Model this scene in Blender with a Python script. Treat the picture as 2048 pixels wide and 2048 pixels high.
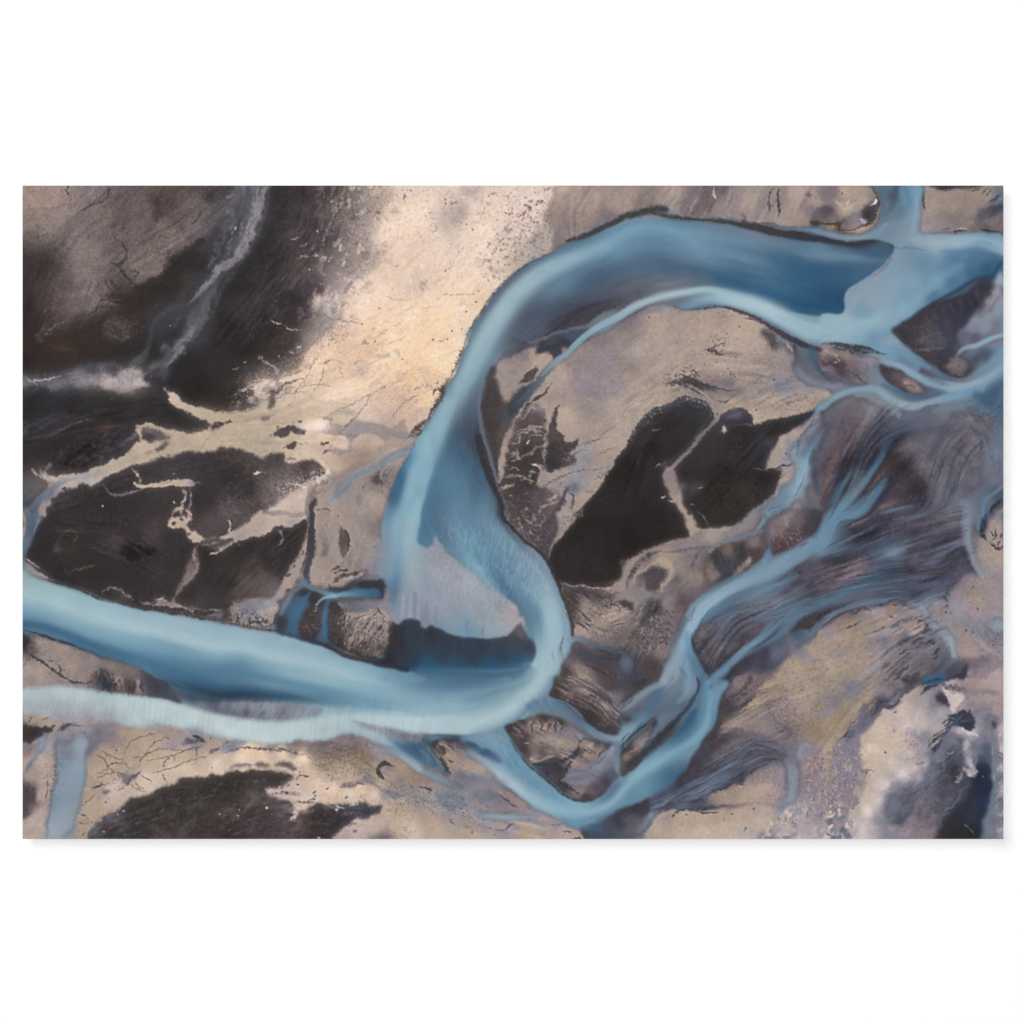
import bpy, math
import numpy as np

# ------------------------------------------------------------------ camera, lights, exposure
for o in list(bpy.data.objects):
    bpy.data.objects.remove(o)
scn = bpy.context.scene
MM = 0.0007768                      # one drawing unit in metres: the sheet is 1.52 x 1.02 m
PX, PZ = (1026 - 1024) * MM, -(1024.5 - 1024) * MM      # centre of the print on the wall
CZ = 1.5                            # height of the view above the floor line
DEEP = 0.030                        # how far the face of the print stands off the wall

cam = bpy.data.objects.new('camera', bpy.data.cameras.new('camera'))
scn.collection.objects.link(cam)
cam.location = (0, -5.0, CZ)
cam.rotation_euler = (math.radians(90), 0,0)
cam.data.sensor_width = 36
cam.data.lens = 36 * (5.0 - DEEP) / (2048 * MM)
cam.data.clip_start = 0.05
cam.data.clip_end = 100
scn.camera = cam

world = bpy.data.worlds.new('World')
scn.world = world
world.use_nodes = True
bg = world.node_tree.nodes['Background']
bg.inputs[0].default_value = (1,1,1,1)
bg.inputs[1].default_value = 0.12


def lamp(name, loc, size, power, target=(0,0, CZ)):
    d = bpy.data.lights.new(name, 'AREA')
    d.shape = 'DISK'; d.size = size; d.energy = power; d.color = (1,1,1)
    o = bpy.data.objects.new(name, d)
    scn.collection.objects.link(o)
    o.location = loc
    v = np.array(target) - np.array(loc)
    import mathutils
    o.rotation_euler = mathutils.Vector(v).to_track_quat('-Z', 'Y').to_euler()
    return o


lamp('softbox_front', (0, -14, CZ), 3.0,1520)
lamp('softbox_key', (-5.4, -12, CZ + 5.6), 10.0,1110)
scn.view_settings.view_transform = 'Standard'
scn.view_settings.look = 'None'
scn.view_settings.exposure = 0
scn.view_settings.gamma = 1
scn.view_settings.use_curve_mapping = False
scn.cycles.max_bounces = 4


def principled(name, col, rough, spec=0.2):
    m = bpy.data.materials.new(name); m.use_nodes = True
    b = m.node_tree.nodes['Principled BSDF']
    b.inputs['Base Color'].default_value = (*col, 1)
    b.inputs['Roughness'].default_value = rough
    b.inputs['Specular IOR Level'].default_value = spec
    return m, b


def boxmesh(name, x0, x1, y0, y1, z0, z1, mat, parent=None):
    me = bpy.data.meshes.new(name)
    v = [(x, y, z) for x in (x0, x1) for y in (y0, y1) for z in (z0, z1)]
    f = [(0,1,3,2), (4,6,7,5), (0,4,5,1), (2,3,7,6), (0,2,6,4), (1,5,7,3)]
    me.from_pydata(v, [], f); me.materials.append(mat)
    o = bpy.data.objects.new(name, me); scn.collection.objects.link(o)
    if parent:
        o.parent = parent
    return o


# ------------------------------------------------------------------ the wall
wm, wb = principled('white_wall_paint', (0.8,0.8,0.8), 0.9,0.0)
nt = wm.node_tree
nz = nt.nodes.new('ShaderNodeTexNoise'); nz.inputs['Scale'].default_value = 220
bp = nt.nodes.new('ShaderNodeBump'); bp.inputs['Strength'].default_value = 0.04; bp.inputs['Distance'].default_value = 0.001
nt.links.new(nz.outputs[0], bp.inputs['Height']); nt.links.new(bp.outputs[0], wb.inputs['Normal'])
wall = boxmesh('wall', -4,4,0,0.12,0,3.4, wm)
wall['kind'] = 'structure'

# ------------------------------------------------------------------ the printed picture
# The print shows an aerial view of a braided glacial river.  It is painted here stroke by
# stroke with numpy (no image file) and stored as the pigment of the printed sheet.
import numpy as np
X0, Y0, PW, PH = 45,371,1962,1307            # the sheet, in its own drawing units
YY, XX = np.mgrid[0:PH, 0:PW].astype(np.float32)
ROWY = (360,690,1020,1350)


def parse(s):
    """'F: x y x y; 21: x y' -> points in drawing units (F = overview, cr = detail field)"""
    out = []
    for part in s.split(';'):
        part = part.strip()
        if not part:
            continue
        k, v = part.split(':')
        n = [float(t) for t in v.split()]
        k = k.strip()
        for i in range(0, len(n), 2):
            if k == 'F':
                x, y = n[i] * 1.06004, n[i + 1] * 1.06004
            else:
                x = 40 + 400 * int(k[0]) + n[i] * 0.207039
                y = ROWY[int(k[1])] + n[i + 1] * 0.207039
            out.append((x - X0, y - Y0))
    return np.array(out, np.float64)


def hx(c):
    return np.array([int(c[i:i + 2], 16) for i in (0,2,4)], np.float32)


def hsh(ix, iy, seed):
    h = (ix.astype(np.int64) * 374761393 + iy.astype(np.int64) * 668265263 + seed * 2147483647) & 0xffffffff
    h = ((h ^ (h >> 13)) * 1274126177) & 0xffffffff
    h = ((h ^ (h >> 16)) * 2246822519) & 0xffffffff
    return ((h ^ (h >> 15)) & 0xffffff).astype(np.float32) / 16777216.0


def vn(x, y, seed):
    ix = np.floor(x); iy = np.floor(y)
    fx = x - ix; fy = y - iy
    fx = fx * fx * (3 - 2 * fx); fy = fy * fy * (3 - 2 * fy)
    ix = ix.astype(np.int64); iy = iy.astype(np.int64)
    a = hsh(ix, iy, seed); b = hsh(ix + 1, iy, seed)
    c = hsh(ix, iy + 1, seed); d = hsh(ix + 1, iy + 1, seed)
    return (a + (b - a) * fx) * (1 - fy) + (c + (d - c) * fx) * fy


def fbm(x, y, seed, octv=4, gain=0.55):
    s = 0; a = 1; t = 0
    for o in range(octv):
        s = s + a * (vn(x * 2 ** o + o * 17.3, y * 2 ** o - o * 9.1, seed + o) - 0.5)
        t += a * a; a *= gain
    return (s / (0.30 * t ** 0.5)).astype(np.float32)       # about unit spread


NX = fbm(XX / 20, YY / 20,11,5,0.62)
NY = fbm(XX / 20, YY / 20,31,5,0.62)
NB = fbm(XX / 5, YY / 5,71,3,0.7)


def blur(m, s):
    if s < 0.4:
        return m
    r = max(1, int(round(s * 1.0)))
    for ax in (0,1):
        for _ in range(3):
            n = 2 * r + 1
            p = np.pad(m, [(r + 1, r) if i == ax else (0,0) for i in range(m.ndim)], mode='edge')
            c = np.cumsum(p, axis=ax, dtype=np.float64)
            m = ((c[n:] - c[:-n]) if ax == 0 else (c[:, n:] - c[:, :-n])) / n
    return m.astype(np.float32)


def spline(p, closed=False, step=2.0):
    p = np.asarray(p, np.float64)
    n = len(p)
    if n < 3:
        L = np.hypot(*(p[-1, :2] - p[0, :2])); k = max(2, int(L / step) + 1)
        t = np.linspace(0,1, k)[:, None]
        return p[0] * (1 - t) + p[-1] * t
    q = np.vstack([p[-1], p, p[0], p[1]]) if closed else np.vstack([2 * p[0] - p[1], p, 2 * p[-1] - p[-2]])
    out = []
    for i in range(n if closed else n - 1):
        a, b, c, d = q[i], q[i + 1], q[i + 2], q[i + 3]
        L = np.hypot(*(c[:2] - b[:2])); k = max(1, int(np.ceil(L / step)))
        t = (np.arange(k) / k)[:, None]
        out.append(0.5 * (2 * b + (c - a) * t + (2 * a - 5 * b + 4 * c - d) * t ** 2 + (3 * b - a - 3 * c + d) * t ** 3))
    if not closed:
        out.append(p[-1:])
    return np.vstack(out)


def fill(poly, x0, y0, w, h):
    m = np.zeros((h, w + 1), np.float32)
    ax, ay = poly[:, 0] - x0, poly[:, 1] - y0
    bx, by = np.roll(ax, -1), np.roll(ay, -1)
    for j in range(h):
        yc = j + 0.01
        k = (ay <= yc) != (by <= yc)
        if not k.any():
            continue
        xs = np.sort(ax[k] + (yc - ay[k]) / (by[k] - ay[k]) * (bx[k] - ax[k]))
        xs = np.clip(np.round(xs).astype(int), 0, w)
        for u, v in zip(xs[0::2], xs[1::2]):
            m[j, u:v] = 1
    return m[:, :w]


def box(p, pad):
    x0 = int(max(0, np.floor(p[:, 0].min() - pad))); x1 = int(min(PW, np.ceil(p[:, 0].max() + pad)))
    y0 = int(max(0, np.floor(p[:, 1].min() - pad))); y1 = int(min(PH, np.ceil(p[:, 1].max() + pad)))
    return x0, y0, x1, y1


def pmask(pts, soft=2, rough=3, sharp=False):
    p = parse(pts) if isinstance(pts, str) else pts
    q = p if sharp else spline(p, True, 3)
    pad = soft * 3 + rough * 3 + 3
    x0, y0, x1, y1 = box(q, pad)
    if x1 - x0 < 2 or y1 - y0 < 2:
        return None
    px0, py0, px1, py1 = [int(v) for v in (q[:, 0].min() - pad, q[:, 1].min() - pad, q[:, 0].max() + pad, q[:, 1].max() + pad)]
    m = fill(q, px0, py0, px1 - px0, py1 - py0)
    gx = XX[y0:y1, x0:x1] + rough * NX[y0:y1, x0:x1] - px0
    gy = YY[y0:y1, x0:x1] + rough * NY[y0:y1, x0:x1] - py0
    m = m[np.clip(gy.astype(int), 0, m.shape[0] - 1), np.clip(gx.astype(int), 0, m.shape[1] - 1)]
    return (x0, y0, x1, y1), blur(m, soft)


def grad(s, b):
    x0, y0, x1, y1 = b
    pts = []
    for part in s.split(';'):
        if not part.strip():
            continue
        k, v = part.split(':'); v = v.split()
        for i in range(0, len(v), 3):
            pts.append((parse('%s: %s %s' % (k, v[i], v[i + 1]))[0], hx(v[i + 2])))
    st = 4
    gx = XX[y0:y1:st, x0:x1:st]; gy = YY[y0:y1:st, x0:x1:st]
    num = 0; den = 0
    for (px, py), c in pts:
        w = 1 / (((gx - px) ** 2 + (gy - py) ** 2) + 60) ** 1.6
        num = num + w[..., None] * c; den = den + w
    g = num / den[..., None]
    yi = (np.arange(y1 - y0) / st); xi = (np.arange(x1 - x0) / st)
    return lerp2(g, yi, xi)


def lerp2(g, yi, xi):
    y0 = np.clip(np.floor(yi).astype(int), 0, g.shape[0] - 1); y1 = np.clip(y0 + 1,0, g.shape[0] - 1)
    x0 = np.clip(np.floor(xi).astype(int), 0, g.shape[1] - 1); x1 = np.clip(x0 + 1,0, g.shape[1] - 1)
    fy = (yi - y0)[:, None, None]; fx = (xi - x0)[None, :, None]
    r = g[y0] * (1 - fy) + g[y1] * fy
    return (r[:, x0] * (1 - fx) + r[:, x1] * fx).astype(np.float32)


def full(r):
    m = np.zeros((PH, PW), np.float32)
    (x0, y0, x1, y1), k = r
    m[y0:y1, x0:x1] = k
    return m


def over(b, m, col, a=1.0, clip=None):
    x0, y0, x1, y1 = b
    k = m * a
    if clip is not None:
        k = k * clip[y0:y1, x0:x1]
    k = np.clip(k, 0,1)[..., None]
    C[y0:y1, x0:x1] = C[y0:y1, x0:x1] * (1 - k) + col * k


def P(pts, col, soft=1.2, rough=2, a=1, clip=None, sharp=False):
    r = pmask(pts, soft, rough, sharp)
    if r is None:
        return None
    b, m = r
    over(b, m, grad(col, b) if ':' in col else hx(col), a, clip)
    return r


def lst(v, n):
    v = np.atleast_1d(np.array(v, np.float64))
    if len(v) == n:
        return v
    return np.interp(np.linspace(0,1, n), np.linspace(0,1, len(v)), v) if len(v) > 1 else np.full(n, v[0])


def S(pts, w, col, soft=0.8, a=1, rough=0, clip=None, soft2=None, flow=False):
    """a brush stroke; w = half width, soft = share of it that fades (soft2: right-hand side)"""
    p = parse(pts) if isinstance(pts, str) else np.asarray(pts)
    n = len(p)
    cols = np.array([hx(c) for c in col.split()]) if isinstance(col, str) else col
    cc = np.stack([lst(cols[:, i], n) for i in range(3)], 1)
    d = np.column_stack([p, lst(w, n), lst(a, n), cc])
    wm = d[:, 2].max()
    q = spline(d, False, max(0.6, min(wm / 5,5)))
    dry = clip is None and not flow and wm < 9
    if dry and n > 1:                                   # thin marks run out at both ends
        u = np.linspace(0,1, len(q)); e = np.minimum(1, np.minimum(u, 1 - u) * 4 + .12) ** .6
        q[:, 2] *= e; q[:, 3] *= .35 + .65 * e
    q[:, 2] = np.maximum(q[:, 2], 0.35)
    if soft2 is None:
        soft2 = soft
    pad = q[:, 2].max() + rough * 3 + 3
    x0, y0, x1, y1 = box(q, pad)
    if x1 - x0 < 2 or y1 - y0 < 2:
        return
    H, W = y1 - y0, x1 - x0
    T = np.full((H, W), 9.0, np.float32); I = np.zeros((H, W), np.int32); SG = np.zeros((H, W), bool)
    gx = XX[y0:y1, x0:x1]; gy = YY[y0:y1, x0:x1]
    if rough:
        gx = gx + rough * NX[y0:y1, x0:x1]; gy = gy + rough * NY[y0:y1, x0:x1]
    tg = np.gradient(q[:, :2], axis=0)
    rp = rough * 2.5 + 1.5
    for i in range(len(q)):
        r = q[i, 2] + rp
        u0 = max(0, int(q[i, 0] - x0 - r)); u1 = min(W, int(q[i, 0] - x0 + r) + 2)
        v0 = max(0, int(q[i, 1] - y0 - r)); v1 = min(H, int(q[i, 1] - y0 + r) + 2)
        if u1 <= u0 or v1 <= v0:
            continue
        dx = gx[v0:v1, u0:u1] - q[i, 0]; dy = gy[v0:v1, u0:u1] - q[i, 1]
        t = np.sqrt(dx * dx + dy * dy) / q[i, 2]
        k = t < T[v0:v1, u0:u1]
        T[v0:v1, u0:u1][k] = t[k]; I[v0:v1, u0:u1][k] = i
        if soft != soft2:
            SG[v0:v1, u0:u1][k] = (tg[i, 0] * dy + tg[i, 1] * -dx > 0)[k]
    sf = np.where(SG, soft2, soft) if soft != soft2 else soft
    wi = q[I, 2]
    sf = np.maximum(sf, np.minimum(1.0,1.0 / wi))
    m = np.clip((1 - T + 0.5 * np.minimum(1,1 / wi)) / sf, 0,1)
    m = m * m * (3 - 2 * m) * q[I, 3]
    if dry:
        m = m * np.clip(.82 + .3 * NB[y0:y1, x0:x1], .25,1)
    colr = blur(q[I, 4:7].astype(np.float32), min(6, wm / 4)) if len(cols) > 1 else cols[0]
    over((x0, y0, x1, y1), m.astype(np.float32), colr, 1, clip)
    if flow:
        ang = np.arctan2(tg[:, 1], tg[:, 0])[I]
        k = (m * 1.0)[..., None] if clip is None else (m * clip[y0:y1, x0:x1])[..., None]
        v = np.stack([np.cos(2 * ang), np.sin(2 * ang)], -1)
        FL[y0:y1, x0:x1] = FL[y0:y1, x0:x1] * (1 - k) + v * k


def flow(pts, w):
    """only tells the brushed texture which way to run"""
    global C
    keep = C
    C = C.copy()
    S(pts, w, '000000', 0.9,1, flow=True)
    C = keep


SEED = [100]


def sd():
    SEED[0] += 7
    return SEED[0]


def D(pts, col, size=3, dens=0.2, a=0.8, ang=0, ar=1, soft=8, edge=0.08, clip=None, octv=2):
    """speckle: thresholded noise inside an area; ar>1 stretches the flecks along ang (deg)"""
    r = pmask(pts, soft, 2)
    if r is None:
        return
    (x0, y0, x1, y1), m = r
    th = np.radians(ang); gx = XX[y0:y1, x0:x1]; gy = YY[y0:y1, x0:x1]
    u = (gx * np.cos(th) + gy * np.sin(th)) / (size * ar); v = (-gx * np.sin(th) + gy * np.cos(th)) / size
    n = fbm(u, v, sd(), octv, 0.5)
    lim = np.quantile(n[::3, ::3], 1 - dens)
    k = np.clip((n - lim) / (edge * 8) + 0.0,0,1)
    over((x0, y0, x1, y1), m * k, hx(col), a, clip)


def T(pts, amp=6, size=6, ang=0, ar=1, soft=12, octv=4, gain=0.6, clip=None):
    """tone variation inside an area"""
    r = pmask(pts, soft, 2)
    if r is None:
        return
    (x0, y0, x1, y1), m = r
    th = np.radians(ang); gx = XX[y0:y1, x0:x1]; gy = YY[y0:y1, x0:x1]
    u = (gx * np.cos(th) + gy * np.sin(th)) / (size * ar); v = (-gx * np.sin(th) + gy * np.cos(th)) / size
    n = fbm(u, v, sd(), octv, gain) * m * amp
    if clip is not None:
        n = n * clip[y0:y1, x0:x1]
    C[y0:y1, x0:x1] += n[..., None]


RNG = np.random.RandomState(5)


def K(pts, col='4a3c38', w=0.9, a=0.75, jit=2.2, br=0):
    """a crack: a thin wandering line, with a few twigs"""
    p = spline(parse(pts) if isinstance(pts, str) else pts, False, 5)
    j = RNG.randn(len(p), 2) * jit * 0.5
    p = p + j
    S(p, [w * 0.8, w * 1.2, w, w * 0.6], col, 0.9,[a, a, a * 0.8, a * 0.5])
    for _ in range(br):
        i = RNG.randint(len(p)); th = RNG.rand() * 6.28; L = 6 + RNG.rand() * 14
        S(np.array([p[i], p[i] + L * 0.5 * np.array([np.cos(th), np.sin(th)]) + RNG.randn(2), p[i] + L * np.array([np.cos(th + .4), np.sin(th + .4)])]),
          [w, w * 0.5], col, 0.9,[a, a * 0.4])


def DOT(pts, col='3a3236', r=2, a=0.85, jit=0.5):
    for x, y in parse(pts):
        rr = r * (0.7 + 0.6 * RNG.rand()); th = RNG.rand() * 6.28
        S(np.array([[x, y], [x + rr * np.cos(th), y + rr * np.sin(th)]]), rr, col, 0.7, a, rough=jit)


def base(rows):
    g = np.array([[hx(c) for c in r.split()] for r in rows])
    gx = (60 + 60 * np.arange(g.shape[1])) * 1.06004 - X0
    gy = (370 + 60 * np.arange(g.shape[0])) * 1.06004 - Y0
    yi = (np.arange(PH) - gy[0]) / (gy[1] - gy[0]); xi = (np.arange(PW) - gx[0]) / (gx[1] - gx[0])
    yi = np.clip(yi, 0, g.shape[0] - 1); xi = np.clip(xi, 0, g.shape[1] - 1)
    return blur(lerp2(g, yi, xi), 14)


def lic(n, steps=14, h=1.6):
    a = 0.5 * np.arctan2(FL[..., 1], FL[..., 0]) + 0
    vx, vy = np.cos(a), np.sin(a)
    acc = n.copy(); tot = 1.0
    for s in (1, -1):
        px, py = XX.copy(), YY.copy(); dx, dy = vx * s, vy * s
        for k in range(steps):
            px += dx * h; py += dy * h
            ix = np.clip(px.astype(int), 0, PW - 1); iy = np.clip(py.astype(int), 0, PH - 1)
            acc += n[iy, ix]
            nx_, ny_ = vx[iy, ix], vy[iy, ix]
            sg = np.sign(nx_ * dx + ny_ * dy); sg[sg == 0] = 1
            dx, dy = nx_ * sg, ny_ * sg
        tot += steps
    acc /= tot
    return (acc / acc.std()).astype(np.float32)


def DRIFT(r, steps=14, h=2.6, a=1.0):
    """draw the colours out along the current, inside one area only"""
    (x0, y0, x1, y1), m = r
    F = blur(FL[y0:y1, x0:x1], 14)
    th = 0.5 * np.arctan2(F[..., 1], F[..., 0]); vx, vy = np.cos(th), np.sin(th)
    H, W = m.shape
    w = np.where(m > .5,1,0).astype(np.float32)
    src = np.concatenate([C[y0:y1, x0:x1] * w[..., None], w[..., None]], -1).reshape(-1,4)
    acc = src.copy()
    bx, by = np.meshgrid(np.arange(W, dtype=np.float32), np.arange(H, dtype=np.float32))
    for s in (1, -1):
        px, py = bx.copy(), by.copy(); dx, dy = vx * s, vy * s
        for k in range(steps):
            px += dx * h; py += dy * h
            ix = np.clip(px.astype(int), 0, W - 1); iy = np.clip(py.astype(int), 0, H - 1)
            acc += src[(iy * W + ix).ravel()]
            nx_, ny_ = vx[iy, ix], vy[iy, ix]
            sg = np.where(nx_ * dx + ny_ * dy < 0, -1,1)
            dx, dy = nx_ * sg, ny_ * sg
    out = (acc[:, :3] / np.maximum(acc[:, 3:], 1)).reshape(H, W, 3)
    k = (np.clip(m * 2 - 1,0,1) * a)[..., None]
    C[y0:y1, x0:x1] = C[y0:y1, x0:x1] * (1 - k) + out * k


def STR(pts, n, cols, L=60, w=1.6, a=.45, rough=1.2):
    """fine strands that follow the brushed direction inside an area"""
    r = pmask(pts, 4,2)
    (x0, y0, x1, y1), m = r
    cols = cols.split(); t = 0; k = 0
    while k < n and t < n * 12:
        t += 1
        x = x0 + RNG.rand() * (x1 - x0 - 1); y = y0 + RNG.rand() * (y1 - y0 - 1)
        if m[int(y) - y0, int(x) - x0] < .6:
            continue
        k += 1
        P_ = [[x, y]]
        for s in (1, -1):
            px, py = x, y; d = None; Q = []
            for _ in range(int(L * (.4 + .8 * RNG.rand()) / 10)):
                f = FL[int(np.clip(py, 0, PH - 1)), int(np.clip(px, 0, PW - 1))]
                if f[0] ** 2 + f[1] ** 2 < .04:
                    break
                th = .5 * np.arctan2(f[1], f[0]); v = np.array([np.cos(th), np.sin(th)])
                if d is None:
                    v = v * s
                elif v @ d < 0:
                    v = -v
                d = v; px += v[0] * 5; py += v[1] * 5; Q.append([px, py])
            P_ = (P_ + Q) if s == 1 else (Q[::-1] + P_)
        if len(P_) > 3:
            ww = w * (.6 + .9 * RNG.rand())
            S(np.array(P_[::2]), [ww * .4, ww, ww * .5], cols[RNG.randint(len(cols))], 1, a * (.6 + .5 * RNG.rand()), rough)

C = base('''96867c 8d8078 756b6e 6a5e5a 5c504e 5c5150 4d4648 5b5a66 322d2d 423a3b 756b66 ae9f90 e0ccbb d8c6b7 b7aaa0 d3c3b8 d2c2b6 9c8e82 93877e 9a8d81 998b80 7c7170 8e8176 a29389 a6978f 8e837f a39686 4a5a7c 6f8ba6 9c8f83 8a8079
83756e 786c69 6d6365 665a59 584e4b 5f5555 3f4049 6a6772 3d3535 4a4244 877d76 d3c3b5 dbc8b9 c2b4aa e0cdbd baab9f 8a7e78 5d5654 6e96b3 6b97b3 6f9ab5 5d89a8 506b8a 3b3a40 55555f 6a7f9f 8d8078 6c86a3 8494a8 8b7f7b 6c6a70
3f3737 5d5356 6a605f 6f6463 6a605d 2c2826 474b56 2d2a28 3d3637 5a5253 8e847c b5a89d dfcbba cabbaf e2ceba a59a90 90b0bf 5a83a0 4c6f92 4d7396 41638a 4a7394 5b8bab 40658c 2f5478 5b86a8 3d5f86 708cae 608bb0 4c7ba4 3a6090
3a3130 665b5a 625755 3f3735 352d2b 4a4448 2b2726 3c3637 3e3637 77706d cbbcb1 dfc9b4 d5c3b4 e4cfba d5be9f 8fb0bc 5781a0 4a5a7c 4a4650 5d5c6b 7a8fa3 a0bfcc 95b9ca 2f5a80 2f5f88 2a4a70 7f98b4 7695b3 6a94b5 3f5f88 564f58
3a302e 453a38 322a28 3d3433 3c4049 4f535e 2a2625 332e2d 2b2625 8a817c cdbeb1 e2c49d e3ccb3 e4cdb3 95b8c6 46597c 3a3639 3f475c 7799b0 7d6f6e a2958c a4978d a6998e 6d6260 8db3ca 8ab0c6 85abc3 4f7496 443e42 474554 8089a0
2f2522 2f2522 31241f 2c2523 262323 3d3c42 2b2625 2b2423 4f4747 dbc8b5 e3c69e cfbba8 e2ccb5 e5cdb2 97bac6 5d6075 5b5550 7d7580 7b7171 968b86 a3978d 8b7f79 a4978c a1948b 4a5468 7a6f6b 4a4346 6f8fa9 3d383c 4a4a5c 6e87a4
4c4f5a 4e4e57 6a6465 a09285 34302f 221f1d 221f1e 9b8c83 b9a794 cdb79c dcc5ac e0c6a3 dcb988 7fa5b8 6a7b92 8a7d78 4b525e a19488 857b85 9f9389 8d8277 554e50 776f6e 928a88 7f8798 6f7184 7e92a8 6a8aa0 625960 7f9cb0 6f95b4
2e2c2f 252221 221f1d 262221 2f2a2b 6e665f b5a794 b8aa9a a9a09a 7f7877 9d9389 b5a088 d9b681 7096b0 47506b 3a3a40 584f4e 9d9083 8f8680 a59a90 302c2c 2f2b2c 545054 a59688 3a3538 556a85 6a6465 6b6d7a 6f6f7d 6d6c76 665f68
2e2a2a 2b2726 302c2b 4a4548 b3a696 afa292 8f8578 a99c8a a99b88 b4a28a 9a8f88 ab9a87 8a91a0 5c86a4 44506c 6b6264 4a4246 6f6664 908781 3a3637 221f1d 2f2c2b 2b2725 2a2728 a59789 5d6070 574f56 4a4750 76757f 635f68 6e6a70
5f5a55 9a9082 4f4a4b 3a3536 a09486 6f6861 2f2a29 453e3f b3a59c a49384 8392a3 6f6763 2f4d6c 6f9cb8 3b5374 7f7470 574e4f 8a8383 2a2625 211e1c 5a5452 403b3c 25211f 25211f 6a7f95 57505a 3d3a48 3f3a3c 58525a 67626a 6b6f85
4d556b 2e2a29 312c2c 332e2e 3b3536 cbbba9 443d3e 8f857c a99b91 8a7f7b a3978c 84797a 55809c 5a80a0 5f83a3 4f4646 655b5d 8f857e 262220 25211f 262220 6e6460 2f2b2a 7c8490 6a6468 54708f 4c464c 5c5862 605c68 7d8597 2f3850
3a3432 3f393a 352f2f 2a2524 363031 3c3535 6a615f 312c2b 3c3839 6a6264 97897f 9a9090 8f9fae 5f84a2 5f8ba8 5f86a6 302b29 282422 2a2624 4a4340 91847d 938781 5a6474 4f6a90 6b6066 6284a3 403a42 4c5570 57525c 6d6a78 9c8f88
9fb0b4 2d2827 2b2725 3a3434 322d2d 9a8f8a 3a3332 5a504e 9c9086 9b9087 433c3b 82879a 888fa2 97959f 6a94ae 6b96b2 7d90a8 2d2827 2f2a29 8c8078 655b5d 7b706c 6e6a74 7594ad 514a55 57505a 57545f 50566b 5a6076 605d70 92857f
6f9dbb 90b2c2 9dbcc8 7fa9c0 3a3437 75696a 554f4d 97897e 43546f 54555f 6d6872 9c9088 8c8d9d 9298a4 a2a1a8 8f9cac 7da8bf 433b3a 8b7f76 3a3637 4d4650 84a9c2 4f5670 65687e 6684a3 554f5a 7a7684 85797a 9aa3b0 91898c 988c88
94857b 3a4a60 3f6f94 6a98b5 a2c0cc a5c3cf 9abccb a1c0cb 7fa5bd 35475f 4a4343 6f6463 2f3c50 2f4258 2f4258 33475f 8fb5c6 6a7286 4a4c5c 443d3d 7d93a7 3d3436 544c50 6a86a6 555c78 a08f7a a0907a 867c80 6a6670 8894a4 8a7f80
a09186 9a8b80 6f666a 80746e 3d5a78 4f7f9f 44708f 5c8cab 85acc0 9cbfcb 7fa8bc 507f9f 35587a 3d6a8b 32587a 3d6888 9cbfca 5c534f 564e52 4a4b55 7d8fa5 5c86a6 54809f 4d4a58 a5987f a39780 a3936f 77706c 6b6465 403f50 7a7074
a5b4ba a8b5b9 a6b7bb a9bcc0 aac4c9 7f8ea0 6b6a7c 7b8090 76788a 7c95a6 6f9ab2 7ba3b6 86acba 7aa5b8 83acbf 9cbecb 5f7a99 55769a 3d3535 6e7789 5a6782 4a7698 5a5052 94887a a3957c a3957a 9c8c6c 7f7780 b4a698 6a6a78 9c8e8a
7a7678 8592a5 736f7a a9998a 9f9386 7a736f 8c7f7c a8c0c7 a3bcc4 857e85 6f6665 6d93ad 46607f 2c2a30 4a6f92 5f8fb0 7d7068 857a7e 5c6c85 416a8a 463f42 4c7e9f 4f4a4d 766b6a 6f646a a08d70 7c7480 bbae9f a8a2a0 5a5b70 7f838f
a39590 8c9aac ab9c86 948577 a89a86 b0a392 6c6468 5a5257 8a7f7b bba48a 95825f 4a4647 9aa0a6 a29280 8fa4b8 5a8fb2 453d40 6f6d7c 8183a0 6f98b2 578ab0 443d42 5f6a82 6c6c78 7a8298 a0908a 8f8580 bdb0a3 9a94a0 55535f 3c4458
ac9c94 8b9db0 b3a493 5f5a60 38332f 332e2d 463d3e 4a4142 b0a3a0 9f9490 86797c a89b95 a09590 9b9088 7f8698 75676a 6a9bbb 77a8c2 6ba3c0 403a44 6a7086 4f4c5c a3927f 9d8c80 8a92a2 8a7f88 b2a498 7f8090 6c6a78 55526a 1f2433
a79890 8fa3b5 454045 37322f 3b3534 38322f 35302e 3e3737 4f4644 352f2d b5a6a0 8f8684 c0b0a2 b3a08e b0a08e a39a9c a99b8e a79a90 4a556a 6c6a75 ab9c8d b3a394 b5a699 a79d98 6d7280 a99c98 beb3ac 85838c 75717a 2f2b30 5c6878'''.split('\n'))
FL = np.zeros((PH, PW, 2), np.float32)

# ---- bare ground: broad areas -------------------------------------------------------------
# brown upland, top left
P('00: 25 54 500 54 470 110 420 150 380 300 560 300 500 380 300 480 130 560 25 640', '00: 100 150 9b897c 300 120 a38e7e 450 200 93847b 100 400 85776f 350 350 8c7e76 60 600 6d6262', 14,10,.85)
P('00: 860 54 1932 54 1932 380 1700 620 1450 820 1300 930 1150 1020 1050 900 1050 700 900 500 870 300', '00: 1000 100 655859 1200 300 6f6461 1350 250 4a403d 1500 120 5d514e 1700 250 6b615d 1850 150 4c4444 1150 600 6f6562 1400 550 7c716c 1250 850 81766f 1650 450 736864 1600 550 6a5f5c 1850 420 5f5860', 10,6,.9)
P('00: 560 330 860 180 880 400 900 560 850 700 830 850 830 1000 800 1080 830 1200 620 1300 450 1340 250 1280 230 1200 330 900 420 700 450 500', '00: 750 300 867a72 650 450 7c7170 700 700 857973 600 900 7d726e 450 1000 625656 550 1180 73686a 300 1230 564b4a 700 1050 796e6b 850 650 6e6463', 12,8,.9)
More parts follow.
